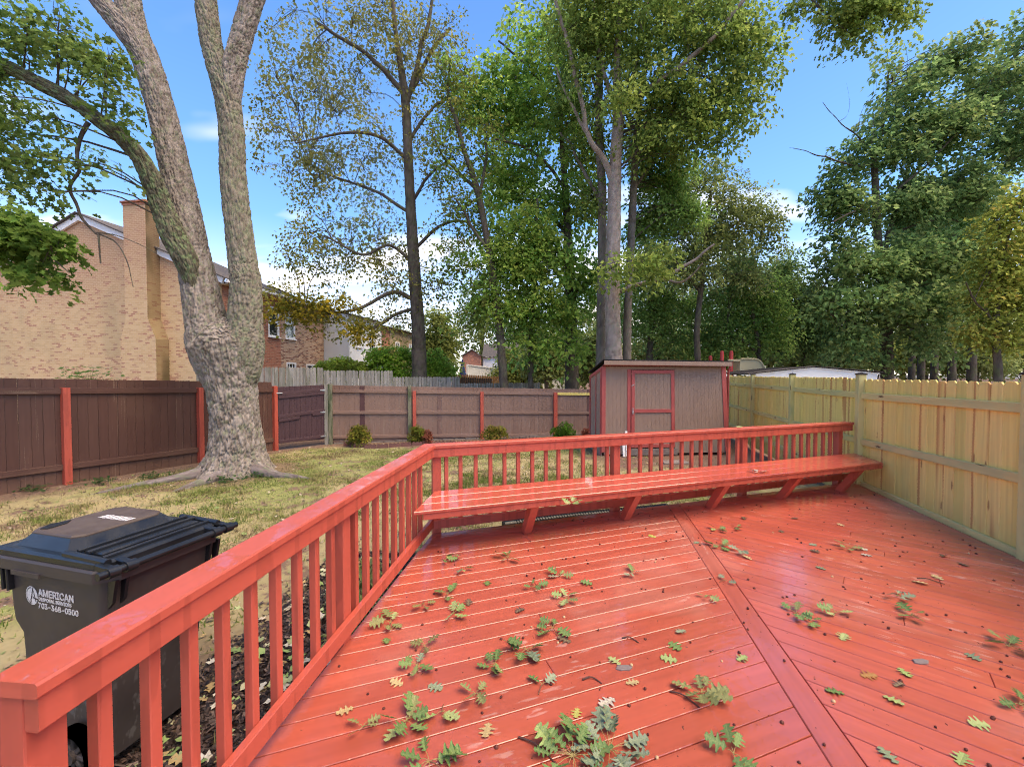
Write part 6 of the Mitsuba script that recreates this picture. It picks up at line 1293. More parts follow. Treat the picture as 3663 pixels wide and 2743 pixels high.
def bark_tube(m, L, step, sides, amp, freq, palette, seed, flare=None, lichen=0.3, wob=0.0):
    """a limb of real bark: radius pushed in and out by stretched ridged noise; colour per vertex"""
    L = np.asarray(L, float)
    n = max(6, int(np.linalg.norm(np.diff(L[:, :3], axis=0), axis=1).sum() / step))
    Q = catmull(L, n)
    P, Rr = Q[:, :3], np.maximum(Q[:, 3], 0.004)
    if wob:
        w = meshkit.fbm(np.c_[np.linspace(0, n * step * 0.8, n), np.full(n, seed), np.zeros(n)], 3, seed)
        w2 = meshkit.fbm(np.c_[np.linspace(0, n * step * 0.8, n), np.full(n, seed + 9.0), np.zeros(n)], 3, seed + 3)
        fade = np.minimum(1, np.linspace(0, 4, n))
        P = P + np.c_[(w - .5) * wob * fade, (w2 - .5) * wob * fade, np.zeros(n)]
    V, F, Ln, ang = tube(P, Rr, sides)
    k = len(V) - 2
    A2 = np.tile(ang, n)
    R2 = np.repeat(Rr, sides)
    S2 = np.repeat(Ln, sides)
    p = np.c_[np.cos(A2) * R2 * freq, np.sin(A2) * R2 * freq, S2 * freq * 0.20 + seed * 3.1]
    warp = (meshkit.fbm(p * 0.7, 2, seed + 5) - 0.5) * 0.5
    f = meshkit.fbm(p + warp[:, None], 3, seed)
    ridge = 1 - np.clip(np.abs(f - 0.5) * 7.0, 0, 1) ** 0.8           # 1 in the furrows
    crack = meshkit.fbm(np.c_[p[:, 0] * 1.3, p[:, 1] * 1.3, p[:, 2] * 6.0], 3, seed + 1)
    lump = meshkit.fbm(np.c_[p[:, :2] * 0.25, S2 * 1.7 + seed], 3, seed + 2) - 0.5
    h = -amp * (0.75 * ridge + 0.55 * np.clip((crack - 0.52) * 4, 0, 1)) + 0.12 * R2 * lump
    base = np.repeat(P, sides, 0)
    nrm = V[:k] - base
    nrm /= np.linalg.norm(nrm, axis=1, keepdims=True) + 1e-9
    V[:k] += nrm * np.minimum(h, R2 * 0.4)[:, None]
    if flare is not None:
        V[:k] += nrm * flare(A2, V[:k], nrm)[:, None]
    a, b, c, g = (np.array(x) for x in palette)
    t1 = np.clip((meshkit.fbm(p * np.array([1.3, 1.3, 0.9]) + 20, 3, seed + 7) - .5) * 2.4 + .5, 0, 1)[:, None]
    col = a * (1 - t1) + b * t1
    t2 = np.clip((meshkit.fbm(np.c_[p[:, :2] * 0.8, p[:, 2] * 1.6] + 50, 3, seed + 8) - 0.52) * 6, 0, 1)[:, None]
    col = col * (1 - 0.55 * t2) + c * 0.55 * t2
    t3 = np.clip((meshkit.fbm(np.c_[p[:, :2] * 0.9, p[:, 2] * 2.6] + 90, 4, seed + 9) - (0.62 - lichen * 0.25)) * 9, 0, 1)[:, None]
    col = col * (1 - 0.75 * t3) + g * 0.75 * t3
    col = np.vstack([col, col[:1], col[-1:]])
    m.add(V, F, None, col)
    return P, Rr


PAL_MAPLE_BARK = [(0.185, 0.152, 0.128), (0.34, 0.290, 0.252), (0.10, 0.076, 0.062), (0.20, 0.205, 0.135)]
PAL_DARK_BARK = [(0.075, 0.060, 0.047), (0.135, 0.110, 0.090), (0.035, 0.027, 0.022), (0.105, 0.115, 0.060)]
PAL_MID_BARK = [(0.14, 0.112, 0.090), (0.22, 0.180, 0.150), (0.06, 0.048, 0.040), (0.145, 0.155, 0.095)]
PAL_PALE_BARK = [(0.27, 0.205, 0.170), (0.38, 0.305, 0.260), (0.13, 0.095, 0.080), (0.26, 0.25, 0.18)]


def leaves(m, P, tip, nrm, L, Wd, col, lobed=False, fold=0.25):
    """one folded leaf per row: base at P, pointing along tip, facing nrm"""
    n = len(P)
    s = np.cross(tip, nrm)
    s /= np.linalg.norm(s, axis=1, keepdims=True) + 1e-9
    u = np.cross(s, tip)
    L, Wd = L[:, None], Wd[:, None]
    if lobed:
        prof = [(0, 0), (0.22, 0.16), (0.38, 0.50), (0.56, 0.17), (0.78, 0.42), (1.0, 0.0)]
        mid = [P + tip * L * a for a in (0, .22, .38, .56, .78, 1.0)]
        pts = [mid[0]] + [P + tip * L * a + s * Wd * b + u * Wd * fold * b for a, b in prof[1:5]] + [mid[5]] + [P + tip * L * a - s * Wd * b + u * Wd * fold * b for a, b in prof[4:0:-1]]
        V = np.stack(pts, 1).reshape(-1, 3)
        kk = len(pts)
        o = np.arange(n)[:, None] * kk
        F = np.concatenate([o + np.array(t) for t in ([0, 1, 9], [1, 2, 3], [1, 3, 9], [3, 4, 5], [3, 5, 7], [9, 3, 7], [7, 5, 6], [9, 7, 8])])
    else:
        a, b = P, P + tip * L
        c1 = P + tip * L * 0.45 + s * Wd * 0.5 + u * Wd * fold
        c2 = P + tip * L * 0.45 - s * Wd * 0.5 + u * Wd * fold
        V = np.stack([a, c1, b, c2], 1).reshape(-1, 3)
        kk = 4
        o = np.arange(n)[:, None] * kk
        F = np.concatenate([o + np.array([0, 1, 2]), o + np.array([0, 2, 3])])
    m.add(V, F, None, np.repeat(col, kk, 0))


def crown(tree, blobs, ncl, per, L, pal, seed, nodes, spread=0.45, lobed=False, axis=None, droop=0.35, twig=0.008, flat=0.75, hubs=True, lean_up=0.72, aspect=0.68):
    """leaf sprays through the crown masses, each on a twig that grows from the nearest limb"""
    rg = np.random.default_rng(seed)
    B = np.array(blobs, float)
    w = B[:, 6] * (B[:, 3] * B[:, 5]) ** 0.7
    w /= w.sum()
    which = rg.choice(len(B), ncl, p=w)
    d = rg.normal(size=(ncl, 3))
    d /= np.linalg.norm(d, axis=1, keepdims=True)
    r = rg.random(ncl) ** 0.42
    Cc = B[which, :3] + d * r[:, None] * B[which, 3:6]
    cen = (B[:, :3] * B[:, 6:7]).sum(0) / B[:, 6].sum() if axis is None else np.asarray(axis)
    out = Cc - B[which, :3]
    out[:, 2] *= 0.4
    out = out / (np.linalg.norm(out, axis=1, keepdims=True) + 1e-6) * 0.6 + (Cc - cen) / (np.linalg.norm(Cc - cen, axis=1, keepdims=True) + 1e-6) * 0.5
    N = np.array([0, 0, 1.0]) * lean_up + out * 0.45 + rg.normal(size=(ncl, 3)) * 0.22
    N /= np.linalg.norm(N, axis=1, keepdims=True)
    k = rg.poisson(per, ncl) + 3
    ci = np.repeat(np.arange(ncl), k)
    n = len(ci)
    a = np.cross(N, rg.normal(size=(ncl, 3)))
    a /= np.linalg.norm(a, axis=1, keepdims=True)
    b = np.cross(N, a)
    rad = np.sqrt(rg.random(n)) * spread * (0.7 + 0.6 * rg.random(ncl))[ci]
    th = rg.random(n) * 2 * np.pi
    off = a[ci] * (np.cos(th) * rad)[:, None] + b[ci] * (np.sin(th) * rad)[:, None]
    P = Cc[ci] + off + N[ci] * (rg.normal(size=n) * spread * 0.16)[:, None]
    P[:, 2] -= droop * rad ** 2 / max(spread, 1e-3)
    tip = off / (rad[:, None] + 1e-6) + rg.normal(size=(n, 3)) * 0.55
    tip[:, 2] -= droop
    tip /= np.linalg.norm(tip, axis=1, keepdims=True)
    nr = N[ci] * flat + rg.normal(size=(n, 3)) * 0.32
    nr -= tip * (nr * tip).sum(1, keepdims=True)
    nr /= np.linalg.norm(nr, axis=1, keepdims=True) + 1e-9
    pal = np.array(pal, float)
    tcl = rg.random(ncl)
    t = np.clip(tcl[ci] * 0.6 + rg.random(n) * 0.4, 0, 0.999) * (len(pal) - 1)
    i = t.astype(int)
    col = pal[i] * (1 - (t - i))[:, None] + pal[i + 1] * (t - i)[:, None]
    col = col * (0.75 + 0.5 * rg.random(n))[:, None] * (0.60 + 0.75 * rg.random(ncl))[ci][:, None]
    Ls = L * (0.7 + 0.6 * rg.random(n))
    m = M()
    leaves(m, P, tip, nr, Ls, Ls * aspect, col, lobed)
    m.put(K('crown', tree), 'm_leaf', smooth=False, color=True)
    if nodes is None or not len(nodes):
        return
    nodes = np.asarray(nodes)
    tw = M()
    bark = np.array([(0.09, 0.072, 0.058)])

    def grow(p0, p1, r0, r1, sides):
        mid = p0 * 0.45 + p1 * 0.55 + np.array([0, 0, 0.12 * np.linalg.norm(p1 - p0)]) + rg.normal(size=3) * 0.05 * np.linalg.norm(p1 - p0)
        q = catmull([p0, mid, p1], 6)
        V, F, _, _ = tube(q, np.linspace(r0, r1, 6), sides)
        tw.add(V, F, None, np.repeat(bark * (0.8 + 0.4 * rg.random()), len(V), 0))

    def nearest(p, lift):
        dd = np.linalg.norm(nodes[:, :3] - p, axis=1) + lift * np.maximum(nodes[:, 2] - p[2] + 0.3, 0)
        return rg.choice(np.argsort(dd)[:min(7, len(dd))])
    nh = max(4, ncl // 9)
    hid = rg.choice(ncl, min(nh, ncl), replace=False)
    H = []
    for h in hid:
        j = nearest(Cc[h], 1.2)
        p0 = nodes[j, :3]
        p1 = p0 + (Cc[h] - p0) * 0.85
        dist = np.linalg.norm(p1 - p0)
        grow(p0, p1, min(nodes[j, 3] * 0.5, 0.006 + 0.008 * dist), twig * 1.2, 5)
        H.extend([p0 + (p1 - p0) * t + np.array([0, 0, 0.12 * dist * 4 * t * (1 - t)]) for t in (0.5, 0.75, 1.0)])
    H = np.array(H)
    for c in range(ncl):
        dd = np.linalg.norm(H - Cc[c], axis=1)
        grow(H[np.argmin(dd)], Cc[c], twig, twig * 0.5, 3)
    tw.put(K('twigs', tree), 'm_bark', smooth=True, color=True)
    tag(_last(tree, 'twigs'), kind='stuff')


def _last(parent, name):
    n = _used[f'{parent}__{name}'] - 1
    return f'{parent}__{name}' + ('' if n == 0 else f'_{n:03d}')


def tree(name, label, spec, bark, pal, ncl, per, L, seed, cat='tree', step=0.07, sides=12, amp=0.02, freq=14, group=None, trunkname='trunk', **kw):
    t = tag(K(name), label, cat, group)
    nodes = []
    m = M()
    P, R = bark_tube(m, spec['trunk'], step, sides, amp, freq, bark, seed)
    m.put(K(trunkname, t), 'm_bark', smooth=True, color=True)
    nodes.append(np.c_[P, R][int(len(P) * 0.3):])
    for i, l in enumerate(spec.get('limbs', []) + spec.get('twigs', [])[:3]):
        m = M()
        P, R = bark_tube(m, l, step * 0.8, max(6, sides // 2), amp * 0.4, freq * 1.4, bark, seed + i + 1, wob=0.25)
        m.put(K('limb', t), 'm_bark', smooth=True, color=True)
        nodes.append(np.c_[P, R])
    crown(t, spec['blobs'], ncl, per, L, pal, seed + 100, np.vstack(nodes)[::3], **kw)
    return t


G_OAK = [(0.168, 0.263, 0.068), (0.289, 0.388, 0.095), (0.424, 0.479, 0.124)]
G_DARK = [(0.178, 0.316, 0.074), (0.297, 0.468, 0.099), (0.509, 0.6, 0.134)]
G_SPARSE = [(0.205, 0.23, 0.062), (0.3, 0.299, 0.079), (0.445, 0.381, 0.099)]
G_YELLOW = [(0.24, 0.228, 0.036), (0.408, 0.324, 0.042), (0.552, 0.396, 0.048)]
G_PALE = [(0.213, 0.282, 0.102), (0.292, 0.358, 0.13), (0.39, 0.404, 0.157)]
G_BLUE = [(0.126, 0.236, 0.081), (0.234, 0.349, 0.123), (0.447, 0.507, 0.193)]
G_MID = [(0.167, 0.299, 0.088), (0.271, 0.425, 0.118), (0.458, 0.564, 0.165)]
G_GOLD = [(0.26, 0.36, 0.08), (0.36, 0.42, 0.09), (0.44, 0.45, 0.10), (0.52, 0.33, 0.10)]
G_LIGHT = [(0.23, 0.29, 0.079), (0.315, 0.363, 0.103), (0.387, 0.411, 0.133)]
G_BUSH = [(0.209, 0.37, 0.058), (0.347, 0.533, 0.081), (0.509, 0.6, 0.116)]

# ---- the big forked tree in the yard
t = tag('forked_tree', 'big forked tree with thick grey furrowed bark rising from the lawn', 'tree')
_used['forked_tree'] = 1
sp_ = TREES['fork']
FX, FY = -5.45, 8.15


def flare(a, v, nrm):
    """root flare with six uneven buttresses"""
    up = np.clip((0.22 - v[:, 2]) / 0.56, 0, 1) ** 2.2
    ang = np.arctan2(nrm[:, 1], nrm[:, 0])
    lob = sum(np.exp(-((np.angle(np.exp(1j * (ang - c)))) / w) ** 2) * s for c, w, s in ((-0.15, .30, .55), (-1.1, .3, .28), (-1.75, .28, .42), (-2.6, .3, .5), (2.6, .35, .3), (1.2, .4, .3)))
    burl = 0.10 * np.exp(-((v[:, 2] - 2.12) / .20) ** 2 - (np.angle(np.exp(1j * (ang + 2.5))) / .45) ** 2) + 0.06 * np.exp(-((v[:, 2] - 2.45) / .12) ** 2 - (np.angle(np.exp(1j * (ang + 2.0))) / .35) ** 2)
    knob = (meshkit.fbm(v * np.array([6, 6, 14.0]), 3, 77) - .5) * 0.16 * np.exp(-((v[:, 2] - 2.2) / .45) ** 2) * (0.5 + burl * 2)
    return up * (0.05 + 0.62 * lob) + burl + knob


m = M()
Pn, Rn = bark_tube(m, sp_['trunk'], 0.015, 260, 0.056, 20, PAL_MAPLE_BARK, 21, flare=flare, lichen=0.3)
m.put(K('trunk', t), 'm_bark', smooth=True, color=True)
nodes = []
PAL_MOSS = [(0.085, 0.075, 0.050), (0.17, 0.155, 0.105), (0.045, 0.042, 0.03), (0.17, 0.22, 0.105)]
for i, (nm, pal_, lich) in enumerate((('A', PAL_MAPLE_BARK, .35), ('A2', PAL_MAPLE_BARK, .2), ('B', PAL_MOSS, .5), ('C', [(0.17, 0.145, 0.11), (0.26, 0.225, 0.18), (0.08, 0.065, 0.05), (0.19, 0.205, 0.125)], .55), ('C2', PAL_MAPLE_BARK, .35))):
    m = M()
    P_, R_ = bark_tube(m, sp_[nm], 0.018, 150, 0.038, 22, pal_, 30 + i, lichen=lich)
    m.put(K('limb', t), 'm_bark', smooth=True, color=True)
    if nm in ('B', 'A2'):
        nodes.append(np.c_[P_, R_][40:])
for i, nm in enumerate(('dead', 'dead2', 'dead3')):
    m = M()
    bark_tube(m, sp_[nm], 0.03, 10, 0.004, 30, PAL_DARK_BARK, 60 + i, wob=0.12)
    m.put(K('dead_branch', t), 'm_bark', smooth=True, color=True)
# surface roots
for i, pts in enumerate(([(-5.0, 7.95, -.20, .13), (-4.55, 7.80, -.27, .10), (-4.1, 7.72, -.30, .07), (-3.65, 7.60, -.34, .05)], [(-5.35, 7.75, -.2, .12), (-5.45, 7.25, -.27, .09), (-5.55, 6.9, -.31, .06), (-5.6, 6.6, -.36, .04)], [(-5.75, 7.9, -.2, .13), (-6.15, 7.45, -.27, .09), (-6.5, 7.0, -.29, .06), (-6.75, 6.5, -.33, .05), (-6.9, 6.1, -.38, .03)])):
    m = M()
    bark_tube(m, pts, 0.02, 40, 0.012, 18, [(0.15, 0.12, 0.11), (0.25, 0.21, 0.20), (0.07, 0.055, 0.05), (0.16, 0.17, 0.11)], 70 + i)
    m.put(K('root', t), 'm_bark', smooth=True, color=True)
crown(t, sp_['blobs'], 215, 17, 0.105, [(0.12, 0.20, 0.05), (0.19, 0.28, 0.07), (0.28, 0.34, 0.10)], 201, np.vstack(nodes)[::4], spread=0.34, lobed=True, twig=0.006, droop=0.5, aspect=0.8)

hk = tag('maple_tree', 'tree at the left edge whose bright leafy branch hangs before the brick wall', 'tree')
_used['maple_tree'] = 1
sp_ = TREES['hang']
nodes = []
for i, nm in enumerate(('trunk', 'B')):
    m = M()
    P_, R_ = bark_tube(m, sp_[nm], 0.05, 12, 0.006, 18, PAL_DARK_BARK, 80 + i)
    m.put(K('trunk' if nm == 'trunk' else 'limb', hk), 'm_bark', smooth=True, color=True)
    nodes.append(np.c_[P_, R_])
crown(hk, sp_['blobs'], 95, 26, 0.105, [(0.14, 0.25, 0.05), (0.20, 0.31, 0.065), (0.28, 0.37, 0.09)], 202, nodes[1][5:], spread=0.24, lobed=True, twig=0.005, droop=0.5, aspect=0.85)

# ---- trees beyond the fences
tk = tree('tall_tree', 'tall sparse tree with thin yellowing leaves behind the grey picket fence', TREES['sparse'], PAL_DARK_BARK, G_SPARSE, 900, 19, 0.125, 310, sides=22, step=0.05, amp=0.022, spread=0.50, twig=0.010, flat=0.4, lean_up=0.4)
crown(tk, TREES['sparse']['yellow'], 60, 26, 0.15, [(0.13, 0.16, 0.03)] + G_YELLOW, 311, None, spread=0.45)
tree('tall_tree', 'slim leaning dark tree between the sparse tall tree and the maple', TREES['slim'], PAL_DARK_BARK, G_DARK[:2] + G_SPARSE[:2], 210, 22, 0.13, 320, sides=16, spread=0.45, twig=0.009)
tree('maple_tree', 'dense dark green maple with drooping layered leaves left of the oaks', TREES['maple'], PAL_DARK_BARK, G_DARK, 680, 31, 0.19, 330, sides=18, spread=0.62)
tree('maple_tree', 'young maple on a thin dark stem just left of the dense maple', TREES['mapleb'], PAL_DARK_BARK, G_DARK + [(0.13, 0.19, 0.045)], 170, 34, 0.15, 340, sides=12, spread=0.5)
tree('oak_tree', 'tall oak with a pale pinkish trunk right behind the shed', TREES['oak'], PAL_PALE_BARK, G_OAK, 760, 30, 0.15, 350, sides=30, step=0.04, amp=0.03, spread=0.52, droop=0.55, lobed=False)
tree('oak_tree', 'brown trunked oak touching the pale oak on its left', TREES['oakb'], PAL_MID_BARK, G_OAK, 190, 38, 0.14, 360, sides=22, step=0.05, amp=0.025, spread=0.5)
tree('oak_tree', 'narrow dark oak touching the pale oak on its right', TREES['oakc'], PAL_MID_BARK, G_MID, 260, 40, 0.15, 370, sides=18, step=0.05, amp=0.02, spread=0.52)
ok = tag(K('oak_tree'), 'leafy oak spray hanging into the sky at the top right', 'tree')
nodes = []
for i, nm in enumerate(('B', 'B2')):
    m = M()
    P_, R_ = bark_tube(m, TREES['over'][nm], 0.05, 10, 0.006, 18, PAL_DARK_BARK, 380 + i, wob=.2)
    m.put(K('limb', ok), 'm_bark', smooth=True, color=True)
    nodes.append(np.c_[P_, R_])
crown(ok, TREES['over']['blobs'], 150, 34, 0.12, G_OAK, 390, np.vstack(nodes)[::2], spread=0.32, lobed=True, droop=0.7, twig=0.006)
tree('ash_tree', 'pale feathery tree filling the gap right of the oaks', TREES['palegreen'], PAL_DARK_BARK, G_PALE, 430, 36, 0.135, 400, sides=12, spread=0.55)
tree('understory_tree', 'low dark green tree just right of the oak trunks over the shed', TREES['mid1'], PAL_DARK_BARK, G_MID, 260, 38, 0.15, 410, sides=10, spread=0.6)
tree('understory_tree', 'low green tree over the red posts of the play frame', TREES['mid2'], PAL_DARK_BARK, G_MID, 330, 36, 0.15, 420, sides=10, spread=0.6)
tree('understory_tree', 'low blue-green tree left of the big right-hand tree', TREES['mid3'], PAL_DARK_BARK, G_BLUE, 260, 46, 0.16, 430, sides=10, spread=0.6)
tree('broad_tree', 'big dark trunked tree with blue-green leaves behind the pine fence', TREES['bigright'], PAL_DARK_BARK, G_BLUE, 1150, 30, 0.175, 440, sides=22, step=0.05, amp=0.02, spread=0.58)
tree('golden_tree', 'yellow-green tree with some orange leaves at the far right edge', TREES['gold'], PAL_DARK_BARK, G_GOLD, 300, 26, 0.13, 450, sides=14, spread=0.5)
ords = ('first', 'second', 'third', 'fourth', 'fifth')
for i, s in enumerate(TREES['wood']):
    tree('wood_tree', f'{ords[i]} dark trunk counted left to right in the wood over the pine fence', s, PAL_DARK_BARK, G_BLUE if i % 2 else G_MID, 150, 40, 0.17, 500 + i * 7, sides=12, spread=0.6, group='trunks of the wood behind the pine fence')
for i, s in enumerate(TREES['far']):
    tree('background_tree', 'pale green willow-like tree far off beside the dark trunk' if s['c'] == 2 and i == 3 else 'pale green tree far off behind the distant town houses' if s['c'] == 2 else 'far green tree in the belt that closes the view behind houses and fences', s, PAL_MID_BARK,
         (G_PALE, G_PALE, G_LIGHT)[s['c']], 105, 38, 0.26 if s['trunk'][0][1] < 50 else 0.5, 600 + i * 5, sides=8, step=0.3, spread=0.9 if s['trunk'][0][1] < 50 else 1.6, group=None if s['c'] == 2 else 'far belt of trees')  # paler leaf palettes put distance haze into the colour
for i, s in enumerate(TREES['low']):
    tree('thicket_tree', 'low thicket behind the trunks of the wood, sunlit look put into its yellow-green leaf colour', s, PAL_DARK_BARK, G_LIGHT if s['c'] == 2 else G_PALE, 105, 40, 0.22, 900 + i * 5, sides=6, step=0.3, spread=0.75, group='low thicket behind the wood')  # sunlit look comes from the bright leaf palette
for nm, lab, cat, key, pal, ncl in (('hedge', 'clipped yellow-green hedge showing above the grey picket fence', 'hedge', 'hedge', G_BUSH[1:] + [(0.34, 0.34, 0.06)], 120), ('bush', 'leafy green bush left of the sparse tall trunk over the fence', 'bush', 'shrubA', G_BUSH, 170), ('bush', 'small green bush just right of the sparse tall trunk', 'bush', 'shrubB', G_BUSH, 80)):
    k_ = tag(K(nm), lab, cat)
    bl_ = np.array(TREES[key]['blobs'])
    stems = M()
    nd = []
    for b in bl_:
        p = np.array([[b[0], b[1], -.4], [b[0] + .1, b[1], b[2] * .5], [b[0], b[1] + .05, b[2] + b[5] * .4]])
        V, F, _, _ = tube(catmull(p, 8), np.linspace(.03, .01, 8), 6)
        stems.add(V, F, None, (0.10, 0.08, 0.06))
        nd.append(np.c_[catmull(p, 8), np.linspace(.03, .01, 8)])
    stems.put(K('stems', k_), 'm_bark', smooth=True, color=True)
    crown(k_, TREES[key]['blobs'], ncl, 34, 0.12, pal, 700 + ncl, np.vstack(nd), spread=0.30)
SPRIGS = [(-0.587, 3.568, 3, 0.9, 'g', 'green oak sprig nearest the left end of the bench'), (-0.492, 3.666, 2, 0.8, 'b', 'brownish oak sprig beside the left end of the bench'), (-0.035, 3.628, 5, 1, 'g', 'green oak sprig lying before the first bench brace'), (-0.418, 3.403, 3, 0.8, 'p', 'pale oak leaves left of centre near the bench'), (0.385, 3.292, 4, 0.9, 'p', 'pale green oak leaves in the middle of the far left boards'), (0.977, 3.339, 4, 0.9, 's', 'grey-green oak sprig in the far middle of the deck'), (0.17, 3.112, 4, 0.9, 'g', 'long green oak sprig in the middle of the left boards'), (0.397, 2.96, 5, 1, 'p', 'light oak sprig right of the long green one'), (-0.474, 3.013, 5, 1, 'g', 'green oak sprig near the railing half way along it'), (-0.627, 2.88, 3, 0.9, 'b', 'small mixed oak sprig close to the railing half way along'), (-0.403, 2.758, 4, 1, 'p', 'light green oak sprig below the one half way along the railing'), (-0.793, 2.663, 6, 1.05, 'o', 'olive oak sprig beside the middle railing post'), (-0.521, 2.426, 4, 0.9, 'b', 'brown-green oak sprig in front of the middle railing post'), (-0.529, 2.263, 5, 0.9, 'g', 'green five-leaved oak sprig left of centre'), (-0.099, 2.263, 5, 1, 'g', 'green oak sprig just left of the largest star-shaped sprig'), (0.086, 2.398, 8, 1.15, 'g', 'star-shaped dark green oak sprig in the middle of the left boards'), (0.261, 2.605, 5, 1.05, 'g', 'bright oak sprig touching the star-shaped one'), (0.157, 2.121, 2, 1, 'g', 'two-leaved green oak twig below the star-shaped sprig'), (-0.185, 2.058, 4, 0.9, 'o', 'olive oak sprig with a brown stalk near the front left'), (-0.496, 1.895, 7, 1.15, 'g', 'wreath-like green oak sprig at the front left'), (-0.338, 1.948, 3, 0.9, 'p', 'pale three-leaved oak sprig beside the wreath-like one'), (-0.686, 1.861, 4, 0.8, 'o', 'olive oak sprig nearest the railing at the front left'), (-0.346, 1.692, 7, 1.1, 'g', 'green oak sprig at the bottom edge left of the largest heap'), (0.259, 1.719, 9, 1.15, 'g', 'left half of the largest oak leaf heap at the bottom edge'), (0.424, 1.748, 10, 1.2, 's', 'right half of the largest oak leaf heap at the bottom edge'), (2.153, 4.295, 4, 0.9, 'g', 'green oak sprig by the far end of the centre board'), (2.375, 4.347, 3, 0.9, 'g', 'small green oak sprig right of the far end of the centre board'), (1.959, 3.875, 6, 1.1, 'g', 'large green oak sprig lying across the upper centre board'), (2.105, 3.756, 3, 0.9, 's', 'grey-green leaf tail of the sprig across the centre board'), (1.676, 3.213, 2, 0.8, 's', 'grey-green leaf lying on the centre board'), (1.432, 2.991, 3, 0.8, 'p', 'pale oak sprig left of the centre board'), (3.151, 3.84, 4, 1, 'o', 'olive oak sprig in the far right boards'), (1.929, 2.767, 5, 1.05, 'g', 'green oak sprig right of the centre board'), (1.961, 2.688, 3, 0.9, 'g', 'green leaf pair just right of the centre board sprig'), (2.203, 2.776, 4, 0.9, 'p', 'pale oak leaves in the middle of the right boards'), (2.824, 2.991, 4, 0.9, 's', 'grey oak sprig in the middle right'), (2.684, 2.74, 4, 1.1, 'g', 'long green oak sprig in the middle right'), (2.961, 2.426, 5, 1, 'g', 'green oak sprig near the right edge of view'), (0.965, 2.068, 8, 1.15, 'o', 'bushy olive oak sprig left of the centre board at the front'), (0.947, 1.727, 5, 1.05, 'g', 'upright green oak sprig at the bottom left of the centre board'), (2.491, 1.99, 5, 1, 'g', 'dark green oak sprig cut by the right edge of view')]
SINGLES = [(-0.19, 3.23, 'g'), (0.611, 2.282, 'p'), (0.598, 2.142, 't'), (0.321, 1.985, 'y'), (-0.109, 1.9, 't'), (0.628, 3.17, 'g'), (0.956, 2.483, 'g'), (1.443, 4.098, 'y'), (-0.772, 1.985, 't'), (0.516, 2.038, 'w'), (-0.442, 2.131, 's'), (-0.784, 2.52, 'g'), (0.944, 2.313, 'p'), (-0.31, 2.87, 'd'), (0.09, 2.832, 'd'), (0.361, 2.476, 'd'), (-0.572, 2.131, 't'), (1.757, 3.965, 's'), (1.701, 2.073, 'g'), (1.882, 2.063, 'p'), (2.023, 2.498, 'p'), (2.155, 2.263, 'p'), (1.885, 2.198, 'r'), (2.622, 3.411, 's'), (2.926, 3.928, 's'), (3.318, 3.816, 'w'), (3.156, 3.23, 't'), (3.42, 3.237, 't'), (1.997, 2.121, 'd'), (2.223, 1.882, 'p'), (1.866, 1.685, 'p'), (1.614, 1.685, 's'), (1.108, 2.597, 's'), (2.764, 3.806, 'd'), (3.239, 3.675, 'w'), (3.907, 3.691, 'd'), (3.87, 3.553, 'd'), (2.813, 4.303, 'd'), (2.609, 4.604, 'd'), (3.583, 4.414, 't'), (2.112, 3.598, 't'), (1.282, 2.319, 'p'), (2.649, 2.385, 's'), (3.163, 4.654, 'd')]
# ------------------------------------------------------------------ fallen oak leaves, acorns, twigs on the deck
LEAFPAL = {'g': [(0.060, 0.135, 0.032), (0.135, 0.225, 0.062)], 'p': [(0.24, 0.33, 0.10), (0.33, 0.37, 0.15)], 'o': [(0.15, 0.17, 0.055), (0.21, 0.21, 0.075)], 'b': [(0.14, 0.11, 0.045), (0.20, 0.19, 0.06)],
           's': [(0.14, 0.19, 0.12), (0.24, 0.28, 0.19)], 't': [(0.46, 0.32, 0.15), (0.52, 0.39, 0.20)], 'y': [(0.40, 0.40, 0.09), (0.50, 0.43, 0.10)], 'w': [(0.50, 0.42, 0.34), (0.60, 0.54, 0.46)], 'd': [(0.10, 0.045, 0.035), (0.17, 0.10, 0.075)], 'r': [(0.30, 0.10, 0.025), (0.36, 0.14, 0.035)]}
# half outline of a pin-oak leaf (along, across), deep lobes with pointed teeth
HALF = [(0.0, 0.0), (0.06, 0.03), (0.12, 0.19), (0.19, 0.24), (0.22, 0.15), (0.27, 0.10), (0.33, 0.18), (0.38, 0.37), (0.43, 0.47), (0.47, 0.40), (0.48, 0.22), (0.53, 0.13), (0.60, 0.20), (0.66, 0.36), (0.74, 0.42), (0.75, 0.26), (0.80, 0.12), (0.86, 0.19), (0.94, 0.20), (0.94, 0.09), (1.0, 0.0)]


